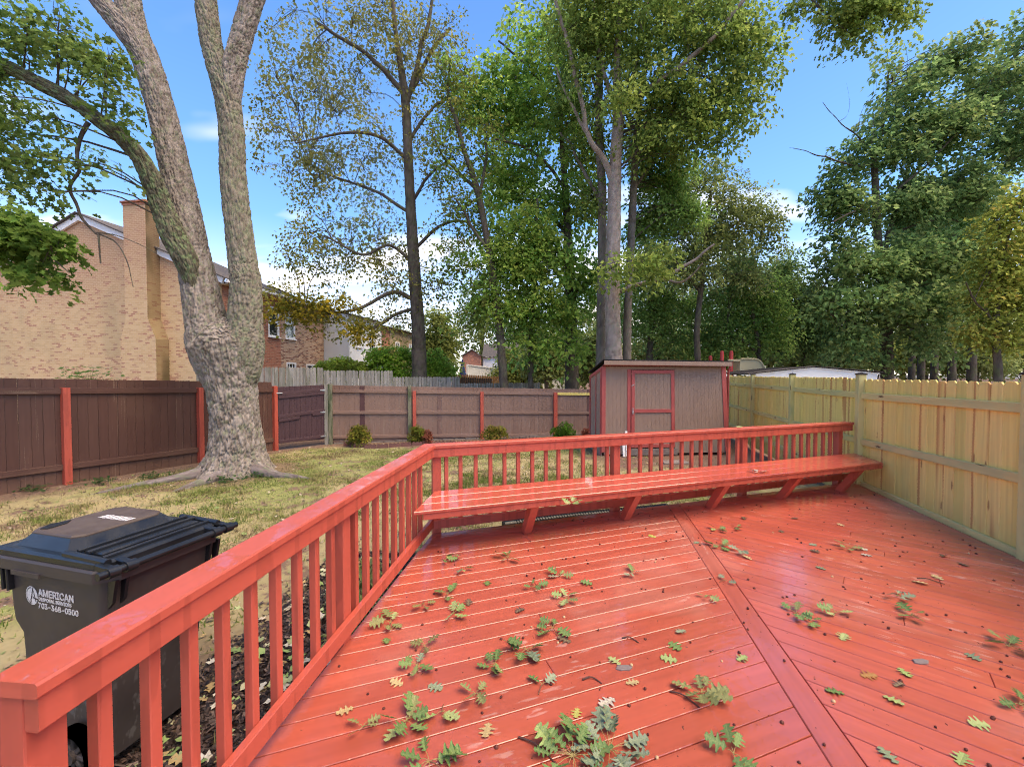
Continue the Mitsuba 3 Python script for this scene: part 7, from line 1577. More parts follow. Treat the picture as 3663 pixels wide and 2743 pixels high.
def oakleaf(m, p, ang, L, tilt, roll, col, rr, curl=0.18):
    """a lobed leaf with a curled blade and a raised midrib, lying at p"""
    H = np.array(HALF)
    pts = np.vstack([H, H[-2:0:-1] * [1, -1]])
    pts[:, 1] *= 0.95
    nv = len(pts)
    z = curl * (np.abs(pts[:, 1]) ** 1.3) * rr.uniform(-0.4, 1.3) - 0.25 * curl * np.sin(pts[:, 0] * 3.1) * rr.uniform(-1, 1) + 0.05 * rr.uniform(0, 1)
    mid = np.c_[np.linspace(0, 1, 9), np.zeros(9)]
    zm = -0.25 * curl * np.sin(mid[:, 0] * 3.1) * 0.3 + 0.02
    V = np.vstack([np.c_[pts, z], np.c_[mid, zm]]) * L
    k = len(H)
    F = []
    for sgn in (1, -1):
        ring = list(range(k)) if sgn == 1 else [0] + list(range(nv - 1, k - 2, -1))
        xs = [pts[i, 0] for i in ring]
        for a, b in zip(ring[:-1], ring[1:]):
            xm = (pts[a, 0] + pts[b, 0]) / 2
            j = nv + int(np.clip(round(xm * 8), 0, 8))
            F.append([a, b, j] if sgn == -1 else [b, a, j])
        js = [nv + int(np.clip(round((pts[u_, 0] + pts[v_, 0]) / 2 * 8), 0, 8)) for u_, v_ in zip(ring[:-1], ring[1:])]
        for q_ in range(len(js) - 1):                    # the web between neighbouring fans
            lo_, hi_ = min(js[q_], js[q_ + 1]), max(js[q_], js[q_ + 1])
            for j in range(lo_, hi_):
                F.append([j, j + 1, ring[q_ + 1]])
    ca, sa = math.cos(ang), math.sin(ang)
    ct, st = math.cos(tilt), math.sin(tilt)
    cr, sr = math.cos(roll), math.sin(roll)
    Rm = np.array([[ca, -sa, 0], [sa, ca, 0], [0, 0, 1]]) @ np.array([[ct, 0, -st], [0, 1, 0], [st, 0, ct]]) @ np.array([[1, 0, 0], [0, cr, -sr], [0, sr, cr]])
    V = V @ Rm.T
    V[:, 2] -= min(V[:, 2].min(), 0) - 0.002
    V += p
    c = np.broadcast_to(col, (len(V), 3)).copy()
    c[nv:] = c[nv:] * 0.7 + np.array([0.30, 0.30, 0.12]) * 0.3
    m.add(V, F, None, c)


def twigmesh(m, pts, r0, r1, col):
    q = catmull(pts, 8)
    V, F, _, _ = tube(q, np.linspace(r0, r1, 8), 6)
    m.add(V, F, None, col)


rr = random.Random(41)
for (x, y, n, sc, pal, lab) in SPRIGS:
    key = tag(K('oak_sprig'), lab, 'leaves')
    big = n >= 7
    a0 = rr.uniform(0, 6.28)
    m = M()
    hub = np.array([x, y, 0.012])
    tl = 0.05 * sc
    twigmesh(m, [hub, hub + [math.cos(a0) * tl * .5, math.sin(a0) * tl * .5, .004], hub + [math.cos(a0) * tl * 1.2, math.sin(a0) * tl * 1.2, -.007]], .0028, .002, (0.16, 0.085, 0.045))
    offs = []
    spread_ = 0.020 if n < 5 else 0.038 if n < 9 else 0.095
    n = n if n < 9 else n + 7
    for i in range(n):
        th = a0 + 2.6 + (i / max(n, 1)) * 6.28 * (0.85 if n < 12 else 2.0) * (1 if n > 3 else 0.6) + rr.uniform(-.35, .35)
        st = 0.016 + spread_ * rr.uniform(0.1, 0.8) * sc
        b = hub + [math.cos(th) * st, math.sin(th) * st, rr.uniform(0.004, 0.014)]
        twigmesh(m, [hub, (hub + b) / 2 + [0, 0, .006], b], .0016, .001, (0.34, 0.27, 0.10))
        offs.append((th + rr.uniform(-.5, .5), b))
    m.put(K('twig', key), 'm_litter', smooth=True, color=True)
    for th, b in offs:
        c0, c1 = (np.array(v) for v in LEAFPAL[pal if rr.random() < .8 else rr.choice('gposp')])
        u = rr.random()
        lm = M()
        oakleaf(lm, b - [0, 0, .006], th, 0.088 * sc * rr.uniform(.65, 1.2), rr.uniform(-.05, .40 if big else .25), rr.uniform(-.7, .7), c0 * (1 - u) + c1 * u, rr, curl=rr.uniform(.1, .5))
        lm.put(K('leaf', key), 'm_litter', smooth=False, color=True)
NAMES = {'g': 'single green oak leaf lying flat on the wet red boards', 'p': 'single pale green oak leaf lying on the wet red boards', 't': 'single tan oak leaf lying on the wet red boards', 'y': 'single yellow-green oak leaf lying on the wet red boards', 's': 'single grey-green oak leaf lying face down on the red boards', 'w': 'single whitish curled leaf lying on the wet red boards', 'd': 'dark brown withered leaf curled on the wet red boards', 'r': 'rust red oak leaf right of the front of the centre board'}
for (x, y, pal) in SINGLES:
    key = K('oak_leaf')
    tag(key, NAMES[pal], 'leaf', None if pal == 'r' else NAMES[pal].replace('single ', '').split(' oak')[0].split(' leaf')[0] + ' loose leaves on the deck')
    c0, c1 = (np.array(v) for v in LEAFPAL[pal])
    u = rr.random()
    m = M()
    oakleaf(m, np.array([x, y, 0.0]), rr.uniform(0, 6.28), rr.uniform(.065, .10), rr.uniform(0, .12), rr.uniform(-.2, .2), c0 * (1 - u) + c1 * u, rr, curl=rr.uniform(.05, .6 if pal in 'wd' else .25))
    m.put(key, 'm_litter', color=True)
for (x, y, z, lab) in ((0.55, 3.78, .4515, 'pale oak sprig lying on the left part of the bench seat'), (2.98, 4.98, .4515, 'whitish oak sprig hanging over the front edge of the bench')):
    key = tag(K('oak_sprig'), lab, 'leaves')
    for i in range(5):
        th = i * 1.3 + rr.uniform(-.3, .3)
        lm = M()
        oakleaf(lm, np.array([x, y, z]) + [math.cos(th) * .02, math.sin(th) * .02, .003], th, .085, rr.uniform(0, .4), rr.uniform(-.4, .4), np.array(LEAFPAL['w' if z and x > 2 else 'p'][i % 2]), rr, curl=.3)
        lm.put(K('leaf', key), 'm_litter', color=True)
key = tag(K('oak_leaf'), 'pale yellow leaf on the cap rail above the bench', 'leaf')
m = M()
oakleaf(m, np.array([3.05, 5.60, 0.915]), 0.4, .10, .03, .1, np.array([.50, .45, .2]), rr, curl=.15)
m.put(key, 'm_litter', color=True)
# acorns and their caps: three shapes shared by all
def acorn_mesh(kind):
    if kind == 0:       # dark cap, cup down
        V, F, _, _ = tube([[0, 0, 0], [0, 0, .003], [0, 0, .007], [0, 0, .010], [0, 0, .0115]], [.0085, .0092, .0082, .005, .0015], 8)
    elif kind == 1:     # nut on its side
        V, F, _, _ = tube([[-.009, 0, .006], [-.006, 0, .006], [0, 0, .0065], [.006, 0, .006], [.0095, 0, .006]], [.003, .006, .0066, .005, .0008], 8)
    else:               # nut still in its cap
        V, F, _, _ = tube([[0, 0, 0], [0, 0, .004], [0, .001, .008], [0, .002, .012], [0, .002, .015]], [.0055, .0075, .0085, .0065, .002], 8)
    return V, F
AC = []
for kind in range(3):
    for colr in ((0.075, 0.018, 0.014), (0.12, 0.034, 0.022), (0.55, 0.37, 0.20)):
        V, F = acorn_mesh(kind)
        c = np.broadcast_to(np.array(colr), V.shape)
        AC.append(mikit.ply((V, F), 'm_litter', smooth=True, color=c))
hull = sg.Polygon([edgeL(0.8), fenceX(0.8), br, bl]).buffer(-0.06)
cnt = 0
while cnt < 285:
    x, y = rr.uniform(-1.1, 5.2), 1.2 + 4.6 * rr.random() ** 1.15
    if not hull.contains(sg.Point(x, y)) or rr.random() > (0.55 + 0.45 * min(1, max(0, (x + 0.5) / 3))):
        continue
    if abs(x) > 1.35 * y:
        continue
    key = K('acorn')
    cnt += 1
    kind = rr.choice((0, 0, 0, 1, 2))
    colr = rr.choice((0, 0, 0, 0, 1, 1, 1, 1, 2))
    s = rr.uniform(.6, 1.1)
    scene[key] = {**AC[kind * 3 + colr], 'to_world': T().translate([x, y, 0.0]).rotate([0, 0, 1], rr.uniform(0, 360)).rotate([1, 0, 0], rr.uniform(-8, 8)).scale(s)}
    tag(key, 'small dark acorn or acorn cap lying on the wet red boards' if colr < 2 else 'small pale acorn lying among dark ones on the red boards', 'acorn', 'dark acorns strewn on the deck' if colr < 2 else 'pale acorns strewn on the deck')
for i, (x, y, L, lab) in enumerate(((0.10, 1.78, .16, 'bent dark twig at the bottom of the picture on the left boards'), (0.42, 2.18, .09, 'thin dark twig in the middle of the left boards'), (0.86, 2.06, .11, 'dark twig beneath a whitish leaf left of the centre board'), (3.3, 3.25, .12, 'dark twig in the middle of the right boards near the fence'), (0.72, 2.52, .08, 'short dark twig right of the star-shaped sprig'))):
    key = tag(K('dead_twig'), lab, 'twig')
    m = M()
    a = rr.uniform(-.6, .3)
    p = np.array([x, y, .006])
    d = np.array([math.cos(a), math.sin(a), 0])
    twigmesh(m, [p - d * L * .5, p + [0, 0, .006], p + d * L * .35 + [0, -.02, 0], p + d * L * .5 + [0.01, -.05, -.002]], .0045, .0025, (0.085, 0.04, 0.03))
    m.put(key, 'm_litter', smooth=True, color=True)
for (x, y, lab) in ((2.32, 2.31, 'grey flake of bark on the right boards near the front'), (0.62, 2.26, 'grey-brown flake of bark on the left boards')):
    key = tag(K('bark_flake'), lab, 'bark')
    pts = np.array([[-.045, -.012], [-.02, -.022], [.03, -.018], [.05, .002], [.03, .018], [-.03, .016]])
    V, F = prism(np.c_[pts + [x, y], np.full(6, 0.0005)], [0, 0, .009], .003)
    m = M()
    m.add(V, F, None, (0.20, 0.16, 0.15))
    m.put(key, 'm_litter', color=True)

# crumbs of bark, bud scales and acorn shell
rg_ = np.random.default_rng(55)
m = M()
oc_ = np.array([[1, 0, 0], [-.8, .3, 0], [0, .7, 0], [0, -.6, 0], [0, 0, .5]])
ft_ = np.array([[0, 2, 4], [2, 1, 4], [1, 3, 4], [3, 0, 4]])
done = 0
while done < 900:
    x, y = rg_.uniform(-1.1, 5.0), rg_.uniform(1.2, 5.8)
    if not hull.contains(sg.Point(x, y)) or meshkit.fbm(np.array([[x * 1.5, y * 1.5, 0.0]]), 3, 6)[0] < rg_.uniform(.25, .6):
        continue
    done += 1
    a = rg_.uniform(0, 6.28)
    Rz = np.array([[math.cos(a), -math.sin(a), 0], [math.sin(a), math.cos(a), 0], [0, 0, 1]])
    V = (oc_ * rg_.uniform(.002, .0065) * [rg_.uniform(.6, 1.8), 1, 1]) @ Rz.T + [x, y, 0.0006]
    m.add(V, ft_, None, np.array([(0.09, 0.022, 0.016), (0.16, 0.06, 0.035), (0.05, 0.02, 0.018), (0.45, 0.32, 0.2)])[rg_.choice(4, p=[.5, .25, .2, .05])])
m.put('deck_crumbs', 'm_litter', color=True)
tag('deck_crumbs', 'fine reddish brown crumbs of bark and acorn shell strewn over the deck boards', 'debris', kind='stuff')

# ------------------------------------------------------------------ wheeled bin
tag('wheeled_bin', 'black wheeled rubbish bin with white lettering outside the railing', 'bin')
_used['wheeled_bin'] = 1
b0 = np.array([-2.58, 2.05])                     # front corner of the rim, on the camera's side
bu, bv = unit(np.array([0.965, -0.262])), unit(np.array([0.262, 0.965]))
RZ = 0.715
bp = lambda u, v, z: np.array([*(b0 + bu * u + bv * v), z])
U, Wd_ = 0.80, 0.56
levels = [  # z, u0, u1, v0, v1
    (-0.215, 0.115, 0.66, 0.045, 0.47), (0.10, 0.095, 0.685, 0.035, 0.495), (0.335, 0.085, 0.705, 0.03, 0.51), (0.40, 0.045, 0.712, 0.022, 0.52), (0.46, 0.035, 0.72, 0.02, 0.525), (RZ - .03, 0.03, 0.745, 0.012, 0.545)]
def body(m):
    rings = []
    for z, u0, u1, v0, v1 in levels:
        r_ = 0.05
        pts = []
        for cu, cv, a in ((u1 - r_, v0 + r_, -90), (u1 - r_, v1 - r_, 0), (u0 + r_, v1 - r_, 90), (u0 + r_, v0 + r_, 180)):
            for k in range(5):
                t_ = math.radians(a + 22.5 * k)
                pts.append(bp(cu + r_ * math.cos(t_), cv + r_ * math.sin(t_), z))
        rings.append(np.array(pts))
    n = len(rings[0])
    V = np.vstack(rings)
    F = []
    for i in range(len(rings) - 1):
        for j in range(n):
            F.append([i * n + j, i * n + (j + 1) % n, (i + 1) * n + (j + 1) % n, (i + 1) * n + j])
    m.add(V, F)
    k = len(V)
    m.add(np.vstack([rings[0], rings[0].mean(0)[None]]), [[(j + 1) % n, j, n] for j in range(n)])
one('body', 'wheeled_bin', 'm_bin', body, smooth=35)
wb = 'wheeled_bin'
def ringbar(m, z0, z1, out, chamfer=0.07):
    pts = [(-out, -out), (U - .02 - chamfer, -out), (U - .02 + out * .2, -out + chamfer), (U - .02 + out * .2, Wd_ + out - chamfer), (U - .02 - chamfer, Wd_ + out), (-out, Wd_ + out)]
    V, F = prism([bp(u, v, z0) for u, v in pts], [0, 0, z1 - z0], 0.008)
    m.add(V, F)
one('rim', wb, 'm_bin', lambda m: ringbar(m, RZ - .035, RZ + .022, 0.018))
one('lift_tab', wb, 'm_bin', lambda m: m.add(*prism([bp(.16, -.026, RZ - .05), bp(.36, -.026, RZ - .05), bp(.36, -.018, RZ - .05), bp(.16, -.018, RZ - .05)], [0, 0, .02])))
lk = K('lid', wb)
def lid_base(m):
    pts = [(-.005, -.005), (U - .10, -.005), (U - .05, .03), (U - .05, Wd_ - .03), (U - .10, Wd_ + .005), (-.005, Wd_ + .005)]
    V, F = prism([bp(u, v, RZ + .0225) for u, v in pts], [0, 0, .038], .012)
    m.add(V, F)
scene[lk] = None
mm = M(); lid_base(mm); mm.put(lk, 'm_lid')
def frustum(lo, hi, z0, z1):
    """lo/hi: (u0, v0, u1, v1), with clipped corners"""
    def oct_(r, z, c):
        u0, v0, u1, v1 = r
        return [bp(u, v, z) for u, v in ((u0 + c, v0), (u1 - c, v0), (u1, v0 + c), (u1, v1 - c), (u1 - c, v1), (u0 + c, v1), (u0, v1 - c), (u0, v0 + c))]
    a, b = np.array(oct_(lo, z0, .05)), np.array(oct_(hi, z1, .04))
    m = M()
    for i in range(8):
        j = (i + 1) % 8
        m.add([a[i], a[j], b[j], b[i]], [[0, 1, 2, 3]])
    return m, b
m, top = frustum((0.03, 0.035, 0.50, Wd_ - .035), (0.075, 0.075, 0.44, Wd_ - .075), RZ + .0605, RZ + .108)
m.put(K('lid_dome', lk), 'm_lid')
m = M()
V, F = prism(top - [0, 0, .002], [0, 0, .014], .007)
m.add(V, F)
m.put(K('lid_top', lk), 'm_lid_top')
one('hand_hole', lk, 'm_dark', lambda m: m.add(*prism([bp(u, v, RZ + .1205) for u, v in ((.085, .16), (.125, .10), (.165, .11), (.155, .19), (.115, .23))], [0, 0, .004], .001)))  # raised dark plate painting in the shade of a hand hole
one('lid_step', lk, 'm_lid', lambda m: m.add(*prism([bp(u, v, RZ + .0605) for u, v in ((.505, .05), (.66, .05), (.66, Wd_ - .05), (.505, Wd_ - .05))], [0, 0, .014], .006)))
for u in (.535, .60, .70):
    one('lid_rib', lk, 'm_lid', lambda m: beam(m, bp(u, .03, RZ + .08 if u < .66 else RZ + .066), bp(u, Wd_ - .03, RZ + .08 if u < .66 else RZ + .066), .016, .016))
for v in (.015, Wd_ - .015):
    one('lid_edge', lk, 'm_lid', lambda m: beam(m, bp(.48, v, RZ + .07), bp(.76, v, RZ + .058), .03, .03, bevel=.008))
def wornprint(m):
    r2 = random.Random(9)
    for i in range(7):                                     # illegible rubbed lettering on the lid
        u = .20 + i * .032
        m.add(*prism([bp(u + a, .30 + b, RZ + .1205) for a, b in ((0, 0), (.020, .004), (.022, .05), (.004, .046))], [0, 0, .0012]))
one('rubbed_print', lk, 'm_print', wornprint)
hn_ = K('handle', wb)
def hbar(m):
    V, F, _, _ = tube([bp(U + .012, -.055, RZ + .03), bp(U + .012, Wd_ + .055, RZ + .03)], .017, 12)
    m.add(V, F)
scene[hn_] = None
mm = M(); hbar(mm); mm.put(hn_, 'm_lid', smooth=40)
for v in (.0, .07, Wd_ - .07, Wd_):
    def knuckle(m):
        V, F, _, _ = tube([bp(U + .012, v - .022, RZ + .03), bp(U + .012, v + .022, RZ + .03)], .026, 12)
        m.add(V, F)
        beam(m, bp(U - .07, v, RZ + .045), bp(U + .012, v, RZ + .035), .035, .03)
    one('knuckle', hn_, 'm_lid', knuckle, smooth=40)
for v in (.03, .075, Wd_ - .075, Wd_ - .03):
    one('bracket', wb, 'm_lid', lambda m: m.add(*prism([bp(U - .02, v, RZ - .03), bp(U - .045, v, RZ - .14), bp(U - .075, v, RZ - .17), bp(U - .075, v, RZ - .03)], bv_ := P3(bv * .014, 0))))
for u in (.05, .09):
    one('bracket', wb, 'm_lid', lambda m: beam(m, bp(u, .002, RZ - .04), bp(u, .006, RZ - .15), .014, .03))
# axle and spoked wheels
def wheel(v):
    wk = K('wheel', wb)
    c = bp(.55, v, -.15)
    ax = P3(bv, 0)
    m = M()
    th = np.linspace(0, 2 * math.pi, 33)[:-1]
    prof_ = [(.125, -.025), (.13, 0), (.125, .025), (.095, .025), (.095, -.025)]
    rings = [np.array([c + P3(bu, 0) * r_ * math.cos(t_) + np.array([0, 0, 1]) * r_ * math.sin(t_) + ax * o_ for t_ in th]) for r_, o_ in prof_]
    n = 32
    V = np.vstack(rings)
    F = [[i * n + j, i * n + (j + 1) % n, ((i + 1) % 5) * n + (j + 1) % n, ((i + 1) % 5) * n + j] for i in range(5) for j in range(n)]
    m.add(V, F)
    m.put(wk, 'm_rubber', smooth=40)
    for s in range(8):
        t_ = s * math.pi / 4
        rad = P3(bu, 0) * math.cos(t_) + np.array([0, 0, 1.0]) * math.sin(t_)
        one('spoke', wk, 'm_rubber', lambda m: beam(m, c + rad * .02, c + rad * .097, .022, .03, up=ax))
    def hub_(m):
        V, F, _, _ = tube([c - ax * .03, c + ax * .03], .03, 12)
        m.add(V, F)
    one('hub', wk, 'm_rubber', hub_, smooth=40)
wheel(-.005); wheel(Wd_ - .10)
def axle(m):
    V, F, _, _ = tube([bp(.55, -.03, -.15), bp(.55, Wd_ - .08, -.15)], .011, 8)
    m.add(V, F)
one('axle', wb, 'm_steel', axle, smooth=40)
# lettering on the side that faces the camera
nrm_ = -bv
def lettering(name, text, h, u, z, bold=True):
    tm = meshkit.text_mesh(text, h, 0.0015, bold)
    v = np.array(tm.vertices)
    zz = z + v[:, 1]
    vv = np.interp(zz, [levels[4][0], levels[5][0]], [levels[4][3], levels[5][3]]) - .0015 - v[:, 2]
    P_ = np.array([bp(u + a, b, c) for a, b, c in zip(v[:, 0], vv, zz)])
    scene[K(name, wb)] = mikit.ply((P_, np.array(tm.faces)), 'm_print')
lettering('company_name', 'AMERICAN', .034, .275, .555)
lettering('small_lettering', 'DISPOSAL SERVICES', .0165, .275, .530)
lettering('phone_number', '703-368-0500', .027, .265, .492)
def emblem(m):
    c = (.225, .548)
    R_ = .047
    def flat(poly, o):
        g = sg.Polygon(poly) if not hasattr(poly, 'geom_type') else poly
        for q in getattr(g, 'geoms', [g]):
            v2, f = trimesh.creation.triangulate_polygon(q, engine='earcut')
            v = np.array([bp(c[0] + a * .92, np.interp(c[1] + b, [.46, RZ - .03], [.02, .012]) - o, c[1] + b) for a, b in v2])
            nn = np.cross(v[f[0, 1]] - v[f[0, 0]], v[f[0, 2]] - v[f[0, 0]])
            m.add(v, f if nn @ P3(-bv, 0) > 0 else f[:, ::-1])
    disc = sg.Point(0, 0).buffer(R_)
    slash = sg.Polygon([(-.020, -.047), (-.012, -.047), (.020, .047), (.012, .047)])
    bar_ = sg.Polygon([(.004, -.012), (.05, -.020), (.05, -.012), (.007, -.005)])
    ringcut = sg.Point(0, 0).buffer(R_ * .90).difference(sg.Point(0, 0).buffer(R_ * .80))
    leg = sg.Polygon([(.018, .030), (.034, -.03), (.027, -.03), (.013, .022)])
    flat(disc.difference(slash).difference(bar_).difference(leg).difference(ringcut.intersection(sg.box(-1, -1, .0, 1))), .002)
one('emblem', wb, 'm_print', emblem)

# ------------------------------------------------------------------ drain pipe behind the deck
tag('drain_pipe', 'black corrugated drain pipe lying on the grass behind the bench', 'pipe')
_used['drain_pipe'] = 1
pa, pb_ = np.array([-0.10, 5.02]), np.array([2.15, 5.72])
n = 420
tt = np.linspace(0, 1, n)
PP = np.c_[pa + (pb_ - pa) * tt[:, None], np.full(n, -.215)]
PP[:, 1] += 0.03 * np.sin(tt * 5)
smoothend = tt < 0.06
rad = .060 + .006 * np.sign(np.sin(tt * 2 * math.pi * 62)) * ~smoothend
rad = np.where(smoothend, .063, rad)
V, F, _, _ = tube(PP, rad, 16)
mm = M(); mm.add(V, F); mm.put('drain_pipe__wall', 'm_pipe', smooth=40)
_used['drain_pipe__wall'] = 1
def mouth(m):
    V, F, _, _ = tube([PP[0] - [.012, .004, 0], PP[0] + [.001, 0, 0]], [.055, .055], 16)
    m.add(V, F)
one('mouth', 'drain_pipe', 'm_dark', mouth, smooth=40)

# ------------------------------------------------------------------ planting bed along the back fence
PALS = {'nandina': [(0.14, 0.20, 0.035), (0.24, 0.28, 0.05), (0.38, 0.33, 0.07), (0.46, 0.26, 0.10)], 'red': [(0.30, 0.11, 0.07), (0.44, 0.15, 0.10), (0.52, 0.28, 0.16)], 'green': [(0.08, 0.19, 0.025), (0.14, 0.28, 0.035), (0.20, 0.34, 0.05)]}
def shrub(x, y, rx, rz, pal, lab, seed, extra=None):
    k_ = tag(K('shrub'), lab, 'shrub')
    g0 = float(gz(x, y))
    st = M()
    nd = []
    for i in range(7):
        a = i * .9
        q = catmull([[x, y, g0 - .02], [x + math.cos(a) * rx * .4, y + math.sin(a) * rx * .3, g0 + rz * .8], [x + math.cos(a) * rx * .7, y + math.sin(a) * rx * .6, g0 + rz * 1.4]], 7)
        V, F, _, _ = tube(q, np.linspace(.012, .004, 7), 5)
        st.add(V, F, None, (0.14, 0.09, 0.06))
        nd.append(np.c_[q, np.linspace(.012, .004, 7)])
    st.put(K('stems', k_), 'm_bark', smooth=True, color=True)
    crown(k_, [(x, y, g0 + rz, rx, rx * .8, rz, 1.0)], 85, 16, .062, PALS[pal], seed, np.vstack(nd), spread=.10, twig=.003, lean_up=.5)
    if extra:
        crown(k_, [(x + extra, y - .08, g0 + rz * .9, rx * .5, rx * .5, rz * .7, 1.0)], 40, 16, .058, PALS['red'], seed + 1, None, spread=.09)
shrub(-4.32, 11.65, .34, .30, 'nandina', 'round yellow-green shrub with orange tips left of the mossy fence post', 801)
shrub(-2.78, 12.05, .22, .28, 'nandina', 'small shrub with red leaves on its right by the second red post', 802, extra=.32)
shrub(-.52, 12.35, .36, .28, 'nandina', 'round yellow-green shrub below the third fence panel', 803)
shrub(1.55, 12.55, .36, .29, 'green', 'bright green shrub in front of the red post nearest the shed', 804)
shrub(2.30, 12.35, .30, .22, 'red', 'low salmon red shrub against the left corner of the shed', 805)
r = random.Random(77)
for i in range(23):
    s0 = 0.62 + i * 0.315
    if 6.2 < s0 < 6.3:
        continue
    off = 0.95 if i > 1 else 0.95 - 0.25 * (2 - i)
    o = BP + bd * s0 + bn * (off + .12 * math.sin(i * .7))
    key = tag(K('edging_block'), 'scalloped reddish edging block bordering the bed along the back fence', 'edging', 'scalloped edging blocks of the flower bed')
    dth = unit(bd + bn * r.uniform(-.08, .08))
    h = 0.15
    g0 = float(gz(0, o[1])) - .03
    prof_ = [(-.15, 0), (.15, 0), (.15, h * .8)] + [(x_, h * (.8 + .2 * abs(math.sin((x_ + .15) / .3 * math.pi * 3)))) for x_ in np.linspace(.148, -.148, 19)] + [(-.15, h * .8)]
    pts = np.array(prof_)
    v2, f = trimesh.creation.triangulate_polygon(sg.Polygon(pts), engine='earcut')
    mm = M()
    fr = np.array([P3(o + dth * a, g0 + b) for a, b in v2])
    mm.add(fr, f)
    mm.add(fr + P3(bn * -.05, 0), f)
    for (a0_, z0_), (a1_, z1_) in zip(pts, np.roll(pts, -1, 0)):
        a_, b_ = P3(o + dth * a0_, g0 + z0_), P3(o + dth * a1_, g0 + z1_)
        mm.add([a_, b_, b_ - P3(bn * .05, 0), a_ - P3(bn * .05, 0)], [[0, 1, 2, 3]])
    mm.put(key, 'm_edging')
# ------------------------------------------------------------------ lawn, mulch, litter, small plants
rg = np.random.default_rng(99)
yard = sg.Polygon([LP - ld * 5.2 + ln_ * .1, LP + ld * 4.0 + ln_ * .1, BP + bd * .1 + bn * .1, BP + bd * 8.2 + bn * .15, [6.3, 10.2], F0 + df * 3.5 + nf * .1, F0 + df * .3 + nf * .1, bl + [-.02, .03], edgeL(0.5) - [.02, 0], [-2.4, 0.5]])
import shapely
shapely.prepare(yard)
dk = sg.Polygon([edgeL(-1), fenceX(-1), br + [0, .05], bl + [-.02, .05]])
shed_fp = sg.Polygon([S0, S1, S1 - sn * DEP, S0 - sn * DEP]).buffer(.05)


def fb(x, y, s, o, seed):
    return meshkit.fbm(np.stack([x * s, y * s, np.zeros_like(x)], -1), o, seed)


def side_of_rail(x, y):
    return (x + 1.10) * 0.995 - (y - 0.94) * 0.095


def scatter(n, x0, x1, y0, y1):
    x, y = rg.uniform(x0, x1, n), rg.uniform(y0, y1, n)
    ok_ = shapely.contains_xy(yard, x, y) & ~shapely.contains_xy(dk, x, y) & ~shapely.contains_xy(shed_fp, x, y)
    return x[ok_], y[ok_]


def zground(x, y):
    return gz(x, y) - 0.005


def blades(n, region, Lmin, Lmax, w, pal, dens, seed):
    x, y = scatter(n, *region)
    keep = rg.random(len(x)) < dens(x, y)
    x, y = x[keep], y[keep]
    k = len(x)
    a = rg.uniform(0, 2 * np.pi, k)
    L = rg.uniform(Lmin, Lmax, k)
    lean = rg.uniform(0.25, 1.1, k)
    b = np.c_[x, y, zground(x, y)]
    tip = b + np.c_[np.cos(a) * L * lean, np.sin(a) * L * lean, L * np.clip(1.15 - lean * .75, .15, 1)]
    ww = w * rg.uniform(.7, 1.4, k)[:, None]
    s = np.c_[-np.sin(a), np.cos(a), np.zeros(k)] * ww
    V = np.stack([b - s, b + s, tip], 1).reshape(-1, 3)
    F = np.arange(3 * k).reshape(-1, 3)
    pal = np.array(pal)
    t = np.clip((fb(x, y, 0.7, 3, seed) - .5) * 1.4 + (fb(x, y, 4.5, 3, seed + 1) - .5) * 2.2 + .5 + rg.normal(size=k) * .16, 0, .999) * (len(pal) - 1)
    i = t.astype(int)
    c = (pal[i] * (1 - (t - i))[:, None] + pal[i + 1] * (t - i)[:, None]) * rg.uniform(.75, 1.25, k)[:, None]
    return V, F, np.repeat(c, 3, 0)


def lawn_density(x, y):
    d = 0.10 + 0.90 * np.clip((fb(x, y, 1.6, 4, 5) - .43) * 6, 0, 1)
    lf = (x - LP[0]) * ln_[0] + (y - LP[1]) * ln_[1]
    d *= np.clip((lf - .35) / .6, 0.03, 1)
    d *= np.clip((11.4 - y) / .6, 0.05, 1)
    d *= np.clip((np.hypot(x - FX, y - FY) - .7) / .6, 0.10, 1)
    d *= np.where((x > 1.8) & (y > 8.3), 0.12, 1)
    s = -side_of_rail(x, y)
    d *= np.where(y < 4.3, np.clip((s - 1.0) / 1.3, 0.02, 1), 1)
    return d


PALG = [(0.20, 0.145, 0.085), (0.33, 0.26, 0.14), (0.30, 0.27, 0.115), (0.25, 0.265, 0.085), (0.18, 0.225, 0.055), (0.12, 0.175, 0.04)]
m = M()
V, F, c = blades(230000, (-9.5, 3.5, 1.0, 12.0), .03, .085, .0058, PALG, lawn_density, 31)
m.add(V, F, None, c)
V, F, c = blades(60000, (-6.5, 1.0, 4.0, 8.0), .04, .11, .0060, PALG[2:], lambda x, y: lawn_density(x, y) * np.clip((fb(x, y, 2.4, 3, 8) - .5) * 8, 0, 1), 33)
m.add(V, F, None, c)
m.put('grass', 'm_grass', color=True)
tag('grass', 'patchy olive and straw coloured lawn grass between the fences and the deck', 'grass', kind='stuff')

# shredded bark mulch along the railing
def mulch_d(x, y):
    s = -side_of_rail(x, y)
    return np.clip((1.15 - s) / .35, 0, 1) * (y < 4.4)
x, y = scatter(60000, -2.6, -.6, .6, 4.4)
kp = rg.random(len(x)) < mulch_d(x, y) * .8
x, y = x[kp], y[kp]
k = len(x)
a, el = rg.uniform(0, 2 * np.pi, k), rg.normal(size=k) * .35
L, w = rg.uniform(.015, .055, k), rg.uniform(.004, .011, k)
t = np.c_[np.cos(a) * np.cos(el), np.sin(a) * np.cos(el), np.sin(el)]
s = np.c_[-np.sin(a), np.cos(a), rg.normal(size=k) * .4]
b = np.c_[x, y, zground(x, y) + rg.uniform(0, .022, k)]
V = np.stack([b - t * L[:, None] / 2 - s * w[:, None], b + t * L[:, None] / 2 - s * w[:, None] * .6, b + t * L[:, None] / 2 + s * w[:, None] * .6, b - t * L[:, None] / 2 + s * w[:, None]], 1).reshape(-1, 3)
o = np.arange(k)[:, None] * 4
